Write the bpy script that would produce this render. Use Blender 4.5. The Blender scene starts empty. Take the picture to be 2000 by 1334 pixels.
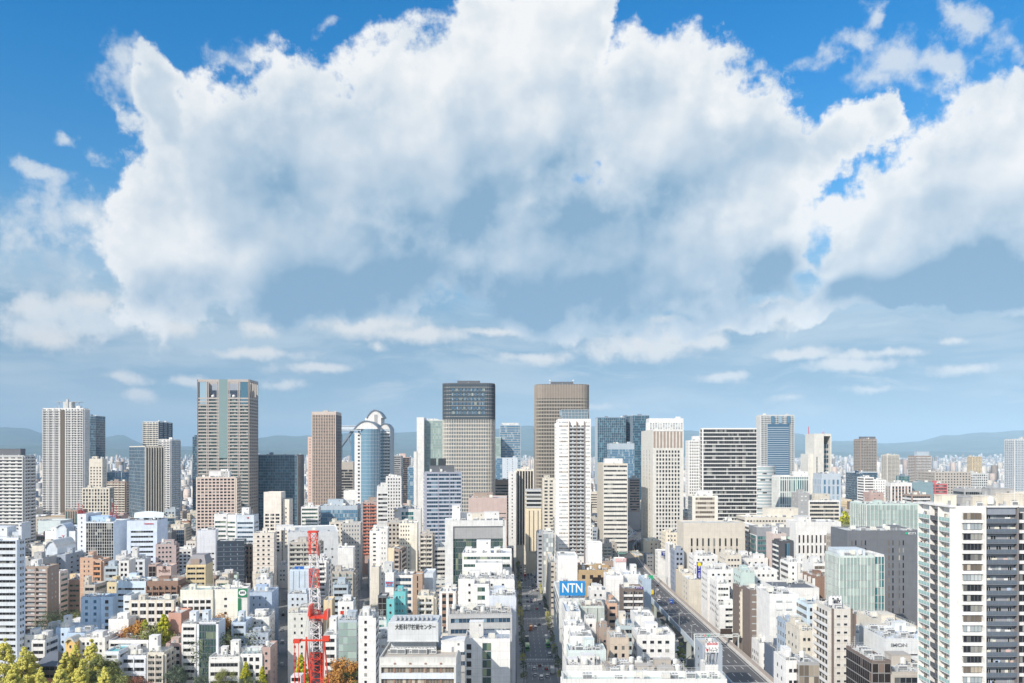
import bpy, math, random
from math import radians as R, sin, cos, tan, pi, atan2, sqrt
from mathutils import Vector, Matrix
# ---------------------------------------------------------------- camera, sky, sun, exposure
scene = bpy.context.scene
col = scene.collection
CH, FX, HY = 120.0, 1600.0, 882.0            # eye height (m), focal length and horizon row of the 2000 px wide photo
def U(px): return (px - 1000.0) / FX
def ZT(py, D): return CH + (HY - py) * D / FX   # height seen at row py at distance D
cam_d = bpy.data.cameras.new('camera'); cam = bpy.data.objects.new('camera', cam_d); col.objects.link(cam)
cam.location = (0, 0, CH); cam.rotation_euler = (pi / 2, 0, 0)
cam_d.sensor_width = 36; cam_d.lens = 36 * FX / 2000; cam_d.shift_y = (HY - 667) / 2000
cam_d.clip_start = 1; cam_d.clip_end = 90000
scene.camera = cam
scene.view_settings.view_transform = 'Standard'; scene.view_settings.look = 'None'
scene.view_settings.exposure = 0.33; scene.view_settings.gamma = 1
SUN_AZ, SUN_EL = R(40), R(34)                # light travels toward +Y turned 40 deg to +X
sd = bpy.data.lights.new('sun', 'SUN'); sd.energy = 4.1; sd.angle = R(0.5); sd.color = (1, .925, .82)
so = bpy.data.objects.new('sun', sd); col.objects.link(so)
sun_dir = Vector((-sin(SUN_AZ) * cos(SUN_EL), -cos(SUN_AZ) * cos(SUN_EL), sin(SUN_EL)))
so.rotation_euler = sun_dir.to_track_quat('Z', 'Y').to_euler()
world = bpy.data.worlds.new('World'); scene.world = world; world.use_nodes = True
scene.cycles.max_bounces = 5; scene.cycles.diffuse_bounces = 3; scene.cycles.glossy_bounces = 2
scene.cycles.transmission_bounces = 2; scene.cycles.volume_bounces = 2; scene.cycles.transparent_max_bounces = 6
scene.cycles.caustics_reflective = False; scene.cycles.caustics_refractive = False

class NT:
    """tiny helper to write node expressions"""
    def __init__(s, t): s.t = t; s.L = t.links
    def n(s, ty, **k):
        x = s.t.nodes.new(ty)
        for a, b in k.items(): setattr(x, a, b)
        return x
    def put(s, sock, v):
        if isinstance(v, bpy.types.NodeSocket): s.L.new(v, sock)
        elif v is not None: sock.default_value = v
    def m(s, op, a, b=None, c=None, clamp=False):
        x = s.n('ShaderNodeMath', operation=op, use_clamp=clamp)
        s.put(x.inputs[0], a); s.put(x.inputs[1], b); s.put(x.inputs[2], c)
        return x.outputs[0]
    def v(s, op, a, b=None, c=None):
        x = s.n('ShaderNodeVectorMath', operation=op)
        s.put(x.inputs[0], a); s.put(x.inputs[1], b); s.put(x.inputs[2], c)
        return x.outputs['Value'] if op in ('LENGTH', 'DOT_PRODUCT') else x.outputs[0]
    def noise(s, vec, scale, detail=4, rough=.5, out='Fac', dist=0):
        x = s.n('ShaderNodeTexNoise'); s.put(x.inputs['Vector'], vec)
        x.inputs['Scale'].default_value = scale; x.inputs['Detail'].default_value = detail
        x.inputs['Roughness'].default_value = rough; x.inputs['Distortion'].default_value = dist
        return x.outputs[out]
    def mr(s, v, a, b, c=0., d=1., smooth=True):
        x = s.n('ShaderNodeMapRange'); x.interpolation_type = 'SMOOTHSTEP' if smooth else 'LINEAR'
        s.put(x.inputs[0], v)
        for i, q in enumerate((a, b, c, d)): s.put(x.inputs[i + 1], q)
        return x.outputs[0]
    def mix(s, f, a, b, mode='MIX'):
        x = s.n('ShaderNodeMix', data_type='RGBA', blend_type=mode)
        s.put(x.inputs[0], f)
        for i, q in ((6, a), (7, b)):
            if isinstance(q, tuple) and len(q) == 3: q = q + (1,)
            s.put(x.inputs[i], q)
        return x.outputs[2]

def dirang(px, py):
    u = U(px); v = (HY - py) / FX
    return atan2(u, 1), atan2(v, sqrt(1 + u * u))
def build_sky():
    t = world.node_tree; t.nodes.clear(); N = NT(t)
    out = N.n('ShaderNodeOutputWorld'); bg = N.n('ShaderNodeBackground'); bg.inputs[1].default_value = .1
    N.L.new(bg.outputs[0], out.inputs[0])
    sky = N.n('ShaderNodeTexSky', sky_type='NISHITA', sun_disc=False, sun_elevation=SUN_EL, sun_rotation=pi + SUN_AZ)
    sky.altitude = 200; sky.air_density = 1; sky.dust_density = .3; sky.ozone_density = 3
    g = N.n('ShaderNodeTexCoord').outputs['Generated']
    d = N.v('NORMALIZE', g)
    sx = N.n('ShaderNodeSeparateXYZ'); N.L.new(d, sx.inputs[0])
    phi = N.m('ARCTAN2', sx.outputs[0], sx.outputs[1]); th = N.m('ARCSINE', sx.outputs[2])
    cx = N.n('ShaderNodeCombineXYZ'); N.L.new(phi, cx.inputs[0]); N.L.new(th, cx.inputs[1])
    P0 = cx.outputs[0]
    w1 = N.v('SUBTRACT', N.noise(d, 5, 3, .5, 'Color'), (.5, .5, .5))
    w2 = N.v('SUBTRACT', N.noise(d, 22, 5, .6, 'Color'), (.5, .5, .5))
    P = N.v('MULTIPLY_ADD', w1, (.16, .12, 0), P0); P = N.v('MULTIPLY_ADD', w2, (.062, .05, 0), P)
    def blobs(lst, PP, k=.18):
        acc = None
        for cx_, cy_, rx, ry in lst:
            a0, b0 = dirang(cx_, cy_); c = cos(a0)
            sa = FX / (rx * c * c); sb = FX / (ry * c)
            l = N.v('LENGTH', N.v('MULTIPLY_ADD', PP, (sa, sb, 0), (-a0 * sa, -b0 * sb, 0)))
            acc = l if acc is None else N.m('SMOOTH_MIN', acc, l, k)
        return acc
    main = [(285,420,115,195),(310,190,60,88),(430,370,190,190),(610,350,210,200),(800,330,230,215),(980,260,220,220),
            (1130,150,120,190),(1200,90,60,110),(1330,270,190,195),(1480,340,100,170),(1610,300,100,80),(620,510,420,115),(1150,500,420,130),
            (1700,250,60,50),(1930,380,210,190),(1745,480,150,125),(1985,220,80,100),(1800,565,270,75),(1640,545,90,60),(1480,520,90,90)]
    small = [(472,145,62,48),(262,105,38,60),(240,160,42,40),(620,62,32,18),(30,335,40,22),(158,285,36,18),(100,262,22,16),(1700,165,80,42),(1760,135,40,40),(1590,130,60,18),(1660,90,55,16),(1715,35,22,22),
             (1830,130,40,22),(1890,35,40,22),(1985,90,50,60),(40,480,130,85),(140,430,110,60),(80,600,180,40),(735,572,36,9),(1175,600,70,22)]
    F = blobs(main, P)
    n1 = N.noise(d, 13, 9, .58); n2 = N.noise(d, 42, 5, .6)
    e = N.m('ADD', N.m('MULTIPLY', N.m('SUBTRACT', n1, .5), 1.25), N.m('MULTIPLY', N.m('SUBTRACT', n2, .5), .6))
    Fm = N.m('SUBTRACT', F, e)
    am = N.mr(Fm, 1.10, .86)
    hole = N.mr(N.m('SUBTRACT', blobs([(1588,480,24,44),(1560,530,34,24),(1500,560,60,12),(1310,600,60,16),(1590,640,300,8)], P), N.m('MULTIPLY', e, -1.6)), .4, 1.35); am = N.m('MULTIPLY', am, hole)
    Fs = N.m('SUBTRACT', blobs(small, P), N.m('MULTIPLY', e, 4.0))
    as_ = N.m('MULTIPLY', N.mr(Fs, 1.3, -.1), .8)
    # shading inside the clouds: thick parts and flat bases are blue grey
    def shade(lst, PP):
        acc = None
        for cx_, cy_, rx, ry, w in lst:
            l = blobs([(cx_, cy_, rx, ry)], PP); q = N.mr(l, 1.15, .1, 0., w)
            acc = q if acc is None else N.m('ADD', acc, q)
        return acc
    Ps = N.v('MULTIPLY_ADD', w1, (.13, .10, 0), P0)
    S = shade([(700,595,560,90,.72),(1200,590,400,90,.64),(1810,595,300,85,1.15),(1940,520,120,60,.3),(1640,560,80,40,.4),(480,360,150,110,.22),(1120,330,110,120,.12),(1820,420,70,50,.35),(260,440,100,110,-.22),(1650,430,80,60,-.45),(1585,535,50,22,-.3),(1300,260,110,80,-.15),(480,500,60,50,-.25),(370,230,60,60,.12),(620,420,300,170,.50),(980,450,330,190,.52),(1270,460,260,150,.40),
               (330,545,170,70,.35),(1500,520,130,110,.35),(1930,520,220,110,.35),(700,250,120,60,.2),(920,250,100,70,.2),(1330,370,120,70,.15),(60,520,150,60,.5),(1640,350,90,60,.2)], Ps)
    Ls = (-.022, -.004, .026)
    r1 = N.m('SUBTRACT', N.noise(N.v('ADD', d, Ls), 5, 4.5, .45), N.noise(d, 5, 4.5, .45))
    r2 = N.m('SUBTRACT', N.noise(N.v('ADD', d, (-.008, 0, .010)), 17, 6, .5), N.noise(d, 17, 6, .5))
    rim = N.mr(Fm, .98, .40, .0, .33)
    S2 = N.m('ADD', N.m('ADD', S, N.m('MULTIPLY', r1, 2.6)), N.m('MULTIPLY', r2, .75)); S2 = N.m('ADD', S2, rim)
    S2 = N.m('ADD', S2, N.m('MULTIPLY', N.m('SUBTRACT', n1, .5), -.2))
    cr = N.n('ShaderNodeValToRGB'); N.L.new(S2, cr.inputs[0]); E = cr.color_ramp.elements
    K = 8.0
    E[0].position = .0; E[0].color = (.96, .97, .975, 1)
    E[1].position = 1.0; E[1].color = (.24, .41, .59, 1)
    for p_, c_ in ((.18, (.84, .88, .91, 1)), (.42, (.66, .745, .83, 1)), (.72, (.45, .585, .72, 1))):
        x = E.new(p_); x.color = c_
    cloud = N.v('MULTIPLY', cr.outputs[0], (K, K, K))
    # clear sky, deeper towards the zenith
    up = N.mr(th, .05, .5)
    tint = N.mix(up, (.75, 1.08, 1.08), (.0, .95, 1.45))
    base = N.v('MULTIPLY', sky.outputs[0], tint)
    # thin low layers of cloud toward the horizon
    q = N.v('MULTIPLY', P0, (1.0, 5.5, 1)); q = N.v('ADD', q, N.v('MULTIPLY', w1, (.25, .35, .25)))
    s1 = N.noise(q, 3.2, 7, .55); s2 = N.noise(N.v('ADD', q, (3.1, 1.7, 0)), 7, 6, .6)
    low = N.mr(th, .30, .13)
    lowc = N.mix(N.mr(s1, .40, .62), (.25 * K, .41 * K, .57 * K), (.50 * K, .62 * K, .72 * K))
    lowc = N.mix(N.mr(th, .09, .0), lowc, (.50 * K, .62 * K, .72 * K))
    base = N.mix(N.m('MULTIPLY', low, N.mr(s1, .1, .5, .72, .97)), base, lowc)
    hl = N.m('MULTIPLY', N.m('MULTIPLY', N.mr(s2, .55, .74), low), .7)
    base = N.mix(hl, base, (.66 * K, .73 * K, .78 * K))
    lows = [(480,690,120,10),(1560,690,60,9),(1900,720,60,10),(1380,665,40,14),(620,720,70,9),(1700,760,60,8),(60,600,60,22),(180,590,50,18),(820,655,130,14),(1420,640,110,9),(230,740,60,10),(1050,700,60,10),(1420,735,50,8),(1730,690,90,9),(1150,790,60,8),(100,665,75,30),(700,640,110,26),(340,640,50,18),(510,645,45,16),(1240,680,90,20),(1300,650,45,24),(1500,610,60,26),(1670,712,85,12),(1870,665,30,9),
            (960,650,70,8),(390,745,50,12),(560,750,35,12),(1540,782,40,9),(740,680,22,12),(270,770,30,12)]
    al = N.m('MULTIPLY', N.mr(N.m('SUBTRACT', blobs(lows, N.v('MULTIPLY_ADD', w2, (.05, .02, 0), P0)), N.m('MULTIPLY', e, 3.0)), 1.5, .1), .92)
    base = N.mix(al, base, (.90 * K, .885 * K, .86 * K))
    c = N.mix(as_, base, N.mix(N.mr(S2, .1, .8), (.80 * K, .85 * K, .89 * K), (.42 * K, .55 * K, .69 * K)))
    c = N.mix(am, c, cloud)
    # broken cloud outside the view, brightened and widened as fill light on the facades
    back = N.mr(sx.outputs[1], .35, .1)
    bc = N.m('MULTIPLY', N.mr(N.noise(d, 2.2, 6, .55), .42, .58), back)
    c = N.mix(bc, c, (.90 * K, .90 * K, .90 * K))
    c = N.mix(N.mr(th, -.01, -.03), c, (.20 * K, .27 * K, .33 * K))
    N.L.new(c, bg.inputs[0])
build_sky()
world.cycles.sampling_method = 'MANUAL'; world.cycles.sample_map_resolution = 512
# ---------------------------------------------------------------- materials
MATS = {}
def mat(name, fn):
    if name not in MATS:
        m = bpy.data.materials.new(name); m.use_nodes = True; t = m.node_tree; t.nodes.clear(); N = NT(t)
        o = N.n('ShaderNodeOutputMaterial'); b = N.n('ShaderNodeBsdfPrincipled'); N.L.new(b.outputs[0], o.inputs[0])
        fn(N, b); MATS[name] = m
    return MATS[name]
def paint(rgb, rough=.7, var=.15, streak=.15, scale=.25, metal=0., joint=.13):
    """painted or tiled outside wall: broad tone changes, rain streaks, panel joints"""
    key = 'wall_%.2f_%.2f_%.2f_%.1f_%.2f_%.2f' % (*rgb, rough, var, streak)
    def f(N, b, var=var, streak=streak):
        tc = N.n('ShaderNodeTexCoord').outputs['Object']
        n1 = N.noise(tc, scale, 5, .6); n2 = N.noise(N.v('MULTIPLY', tc, (1.1, 1.1, .07)), 1.3, 4, .6)
        if min(rgb) > .55: var, streak = var * 1.35, streak * 1.4
        k = N.m('ADD', N.m('MULTIPLY', N.m('SUBTRACT', n1, .5), var * 2), N.m('MULTIPLY', N.m('SUBTRACT', n2, .5), streak * 2))
        ri = N.n('ShaderNodeObjectInfo').outputs['Random']
        sp = N.n('ShaderNodeSeparateXYZ'); N.L.new(tc, sp.inputs[0])
        for ax, per in ((2, 1 / 3.3), (0, 1 / 4.3), (1, 1 / 4.3)):
            ln = N.m('LESS_THAN', N.m('FRACT', N.m('MULTIPLY', sp.outputs[ax], per)), .035); k = N.m('SUBTRACT', k, N.m('MULTIPLY', ln, joint))
        k = N.m('ADD', N.m('ADD', k, 1.0), N.m('MULTIPLY', N.m('SUBTRACT', ri, .5), .05))
        c = N.v('MULTIPLY', rgb, (1, 1, 1)); cc = N.n('ShaderNodeVectorMath', operation='SCALE'); N.L.new(c, cc.inputs[0]); N.L.new(k, cc.inputs['Scale'])
        N.L.new(cc.outputs[0], b.inputs['Base Color']); b.inputs['Roughness'].default_value = rough; b.inputs['Metallic'].default_value = metal
        b.inputs['Specular IOR Level'].default_value = .3
    return mat(key, f)
def glass(dark, light, p=.35, rough=.12, spec=.6, metal=0.):
    """window glass: each pane picks its own tone (blinds and curtains behind it)"""
    key = 'glass_%.2f_%.2f_%.2f_%.2f_%.2f_%.2f_%.2f_%.1f' % (*dark, *light, p, metal)
    def f(N, b):
        oi = N.n('ShaderNodeObjectInfo').outputs['Random']; isl = N.n('ShaderNodeNewGeometry').outputs['Random Per Island']
        r = N.m('FRACT', N.m('ADD', N.m('MULTIPLY', oi, 7.31), N.m('MULTIPLY', isl, 3.17)))
        q = N.mr(r, 1 - p, min(1, 1.25 - p * .5), 0, 1)
        N.L.new(N.mix(q, dark, light), b.inputs['Base Color'])
        b.inputs['Roughness'].default_value = rough; b.inputs['Specular IOR Level'].default_value = spec; b.inputs['Metallic'].default_value = metal
    return mat(key, f)
def flat(rgb, rough=.6, metal=0., emis=0): return mat('plain_%.2f_%.2f_%.2f_%.1f' % (*rgb, rough), lambda N, b: (N.put(b.inputs['Base Color'], (*rgb, 1)), N.put(b.inputs['Roughness'], rough), N.put(b.inputs['Metallic'], metal)))
C = dict(white=(.76, .75, .73), pure=(.81, .80, .775), cool=(.72, .75, .79), pale=(.62, .68, .74), blue=(.46, .62, .80), cream=(.70, .65, .56), beige=(.66, .59, .48), ltgrey=(.60, .61, .60),
         grey=(.40, .40, .40), stone=(.50, .46, .41), dkgrey=(.15, .16, .18), char=(.06, .07, .08), brown=(.30, .19, .14), taupe=(.38, .30, .25), pink=(.66, .50, .44), rose=(.52, .38, .34),
         brick=(.46, .25, .17), orange=(.60, .40, .29), gold=(.48, .35, .20), tan=(.72, .58, .38), navy=(.04, .08, .14), teal=(.18, .52, .54), green=(.05, .32, .18), umber=(.20, .16, .14),
         bgrey=(.36, .41, .48), salmon=(.58, .33, .26), mint=(.55, .66, .62), steel=(.45, .52, .58), yellow=(.70, .58, .36), dkbrown=(.12, .08, .06), red=(.7, .04, .03), slate=(.22, .27, .33))
G = dict(dark=((.02, .022, .026), (.36, .36, .33), .2), brn=((.03, .02, .017), (.26, .19, .15), .18), blue=((.03, .07, .12), (.25, .36, .45), .3), teal=((.05, .16, .17), (.45, .58, .52), .35),
         pale=((.30, .38, .36), (.70, .74, .68), .6), mint=((.30, .40, .37), (.44, .55, .50), .5), deep=((.02, .08, .13), (.09, .24, .32), .4), dteal=((.03, .075, .08), (.24, .33, .33), .35), light=((.35, .40, .42), (.75, .78, .76), .6), navy=((.02, .06, .10), (.08, .18, .25), .35), sky=((.10, .22, .34), (.35, .48, .56), .4),
         warm=((.16, .13, .10), (.55, .48, .38), .4), green=((.04, .09, .08), (.30, .36, .22), .3))
def W(c, **k):
    if isinstance(c, str): c = C[c]
    return paint(c, **k)
def GL(g): return glass(*G[g])
# ---------------------------------------------------------------- mesh builder
class MB:
    def __init__(s): s.v = []; s.f = []; s.mi = []
    def quad(s, a, b, c, d, m=0):
        n = len(s.v); s.v += [a, b, c, d]; s.f.append((n, n + 1, n + 2, n + 3)); s.mi.append(m)
    def tri(s, a, b, c, m=0):
        n = len(s.v); s.v += [a, b, c]; s.f.append((n, n + 1, n + 2)); s.mi.append(m)
    def box(s, x0, x1, y0, y1, z0, z1, m=0, bottom=True):
        if x0 > x1: x0, x1 = x1, x0
        if y0 > y1: y0, y1 = y1, y0
        n = len(s.v)
        s.v += [(x0, y0, z0), (x1, y0, z0), (x1, y1, z0), (x0, y1, z0), (x0, y0, z1), (x1, y0, z1), (x1, y1, z1), (x0, y1, z1)]
        fs = [(4, 5, 6, 7), (0, 1, 5, 4), (1, 2, 6, 5), (2, 3, 7, 6), (3, 0, 4, 7)] + ([(3, 2, 1, 0)] if bottom else [])
        s.f += [tuple(n + i for i in q) for q in fs]; s.mi += [m] * len(fs)
    def prism(s, pts, z0, z1, m=0, cap=True):
        n = len(s.v); k = len(pts)
        s.v += [(p[0], p[1], z0) for p in pts] + [(p[0], p[1], z1) for p in pts]
        for i in range(k):
            j = (i + 1) % k; s.f.append((n + i, n + j, n + k + j, n + k + i)); s.mi.append(m)
        if cap: s.f.append(tuple(n + k + i for i in range(k))); s.mi.append(m)
    def cyl(s, x, y, z0, z1, r, k=12, m=0, r2=None):
        r2 = r if r2 is None else r2; n = len(s.v)
        s.v += [(x + r * cos(2 * pi * i / k), y + r * sin(2 * pi * i / k), z0) for i in range(k)] + [(x + r2 * cos(2 * pi * i / k), y + r2 * sin(2 * pi * i / k), z1) for i in range(k)]
        for i in range(k):
            j = (i + 1) % k; s.f.append((n + i, n + j, n + k + j, n + k + i)); s.mi.append(m)
        s.f.append(tuple(n + k + i for i in range(k))); s.mi.append(m)
    def bar(s, a, b, r, m=0):
        a = Vector(a); b = Vector(b); d = (b - a)
        if d.length < 1e-6: return
        d.normalize(); u = d.cross(Vector((0, 0, 1)));
        if u.length < .01: u = Vector((1, 0, 0))
        u.normalize(); w = d.cross(u); n = len(s.v)
        for p in (a, b):
            for i, j in ((-1, -1), (1, -1), (1, 1), (-1, 1)): s.v.append(tuple(p + u * i * r + w * j * r))
        for q in ((0, 1, 5, 4), (1, 2, 6, 5), (2, 3, 7, 6), (3, 0, 4, 7), (0, 3, 2, 1), (4, 5, 6, 7)):
            s.f.append(tuple(n + i for i in q)); s.mi.append(m)
    def mesh(s, name, mats):
        me = bpy.data.meshes.new(name); me.from_pydata(s.v, [], s.f)
        for m in mats: me.materials.append(m)
        if len(mats) > 1: me.polygons.foreach_set('material_index', s.mi)
        me.update(); return me
    def build(s, name, mats, parent=None, loc=None):
        if not s.f: return None
        if not isinstance(mats, (list, tuple)): mats = [mats]
        return link(name, s.mesh(name, mats), parent, loc)
def link(name, me, parent=None, loc=None, rz=0):
    o = bpy.data.objects.new(name, me); col.objects.link(o)
    if parent: o.parent = parent
    if loc: o.location = loc
    if rz: o.rotation_euler = (0, 0, rz)
    return o
def tag(o, label=None, cat=None, group=None, kind=None):
    if label: o['label'] = label
    if cat: o['category'] = cat
    if group: o['group'] = group
    if kind: o['kind'] = kind
    return o
def empty(name, loc, rz=0):
    o = bpy.data.objects.new(name, None); col.objects.link(o); o.location = loc; o.rotation_euler = (0, 0, rz); return o
def text_mesh(body, size, depth=.05, shear=0.):
    c = bpy.data.curves.new('lettering', 'FONT'); c.body = body; c.size = size; c.extrude = depth; c.align_x = 'CENTER'; c.align_y = 'CENTER'; c.shear = shear; c.offset = size * .018
    o = bpy.data.objects.new('tmp', c); col.objects.link(o)
    bpy.context.view_layer.update()
    me = bpy.data.meshes.new_from_object(o.evaluated_get(bpy.context.evaluated_depsgraph_get()))
    bpy.data.objects.remove(o); bpy.data.curves.remove(c)
    for v in me.vertices: v.co = (v.co.x, -v.co.z, v.co.y)        # stand it up, facing -Y
    me.update(); return me
TXM = {}
def lettering(body, size, m, parent, loc, width=None, rz=0, depth=.05, shear=0.):
    me = text_mesh(body, size, depth, shear)
    if width:
        xs = [v.co.x for v in me.vertices]; w = max(xs) - min(xs)
        for v in me.vertices: v.co.x *= width / w
    me.materials.clear(); me.materials.append(m)
    return link('lettering', me, parent, loc, rz)
# ---------------------------------------------------------------- buildings
WINM = {}
def win_mesh(w, h, g, n, fr, sill=True):
    key = (round(w, 1), round(h, 1), g, n, fr)
    if key in WINM: return WINM[key]
    w, h = key[0], key[1]; b = MB(); t = .07
    b.box(-w / 2, w / 2, -.05, 0, 0, h, 1)
    pw = w / n
    for i in range(n):
        x0 = -w / 2 + i * pw + t; x1 = x0 + pw - 2 * t
        b.quad((x0, -.07, t), (x1, -.07, t), (x1, -.07, h - t), (x0, -.07, h - t), 0)
    if sill: b.box(-w / 2, w / 2, -.16, 0, -.08, 0, 1)
    me = b.mesh('window', [GL(g), W(fr, var=.02, streak=.02, rough=.5)]); WINM[key] = me; return me
BOXM = {}
def unit_mesh(kind, s=0):
    key = (kind, s)
    if key in BOXM: return BOXM[key]
    b = MB()
    if kind == 'ac':
        w, d, h = ((1.1, .9, 1.3), (2.0, 1.0, 1.7), (3.2, 2.0, 2.2))[s]
        b.box(-w / 2, w / 2, -d / 2, d / 2, .2, h, 0); b.box(-w / 2, w / 2, -d / 2 + .1, d / 2 - .1, 0, .18, 1)
        b.box(-w / 2 + .15, w / 2 - .15, -d / 2 - .03, -d / 2, .4, h - .3, 1)
        for i in range(s + 1): b.cyl(-w / 2 + w * (i + .5) / (s + 1), 0, h, h + .12, min(w / (s + 1), d) * .38, 10, 1)
        ms = [W((.74, .74, .72)), W((.20, .21, .22))]
    elif kind == 'tank':
        r = (1.0, 1.5)[s]
        for i in (-1, 1):
            for j in (-1, 1): b.bar((i * r * .6, j * r * .6, 0), (i * r * .6, j * r * .6, 1.2), .08, 1)
        b.cyl(0, 0, 1.2, 1.2 + 2 * r, r, 14, 0); b.cyl(0, 0, 1.2 + 2 * r, 1.5 + 2 * r, r, 14, 0, r * .3); ms = [W((.78, .78, .74)), W('grey')]
    elif kind == 'boxtank':
        for i in (-1, 1): b.box(i * 1.1 - .1, i * 1.1 + .1, -1, 1, 0, .9, 1)
        b.box(-1.4, 1.4, -1.1, 1.1, .9, 3.0, 0)
        for i in (-.47, .47): b.box(i * 2 - .04, i * 2 + .04, -1.14, 1.14, .86, 3.04, 1)
        ms = [W((.80, .78, .70)), W((.5, .5, .48))]
    elif kind == 'duct':
        b.box(-.35, .35, -2.5, 2.5, .3, 1.0, 0); b.box(-.35, .35, -2.5, -1.8, 1.0, 1.9, 0); b.box(-.2, .2, 1.5, 1.8, 0, .3, 0); ms = [W((.62, .63, .64), metal=.4, rough=.4)]
    elif kind == 'pipe':
        for q in (-.3, 0, .25): b.box(q - .07, q + .07, -3.5, 3.5, .25, .4, 0)
        for q in (-3, 0, 3): b.box(-.45, .45, q - .1, q + .1, 0, .24, 0)
        ms = [W((.58, .57, .55))]
    elif kind == 'mast':
        b.cyl(0, 0, 0, 5 + 3 * s, .10, 6, 0, .05)
        for k in range(3): b.bar((-.8 + .2 * k, 0, 3.4 + k * .7), (.8 - .2 * k, 0, 3.4 + k * .7), .04)
        ms = [W('ltgrey')]
    me = b.mesh({'ac': 'air_conditioner', 'tank': 'water_tank', 'boxtank': 'water_tank', 'duct': 'air_duct', 'mast': 'antenna', 'pipe': 'roof_pipe'}[kind], ms)
    BOXM[key] = me; return me
FOOT = []      # (polygon corners, name) of placed buildings
CON = []       # (px0, px1, row, distance): nothing nearer than distance may rise above row between px0 and px1
INFO = []      # what stands where, for the labels
class Face:
    """one side of a rectangular block; u runs along it, n points out of it"""
    def __init__(s, side, cx, cy, w, d):
        s.side = side; s.cx, s.cy, s.w, s.d = cx, cy, w, d
        s.W = w if side in 'fb' else d; s.rz = {'f': 0, 'r': pi / 2, 'l': -pi / 2, 'b': pi}[side]
    def p(s, u, n):
        if s.side == 'f': return (s.cx - s.w / 2 + u, s.cy - s.d / 2 - n)
        if s.side == 'r': return (s.cx + s.w / 2 + n, s.cy - s.d / 2 + u)
        if s.side == 'b': return (s.cx + s.w / 2 - u, s.cy + s.d / 2 + n)
        return (s.cx - s.w / 2 - n, s.cy + s.d / 2 - u)
    def box(s, mb, u0, u1, n0, n1, z0, z1, m=0):
        a = s.p(u0, n0); b = s.p(u1, n1); mb.box(a[0], b[0], a[1], b[1], z0, z1, m)
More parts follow.
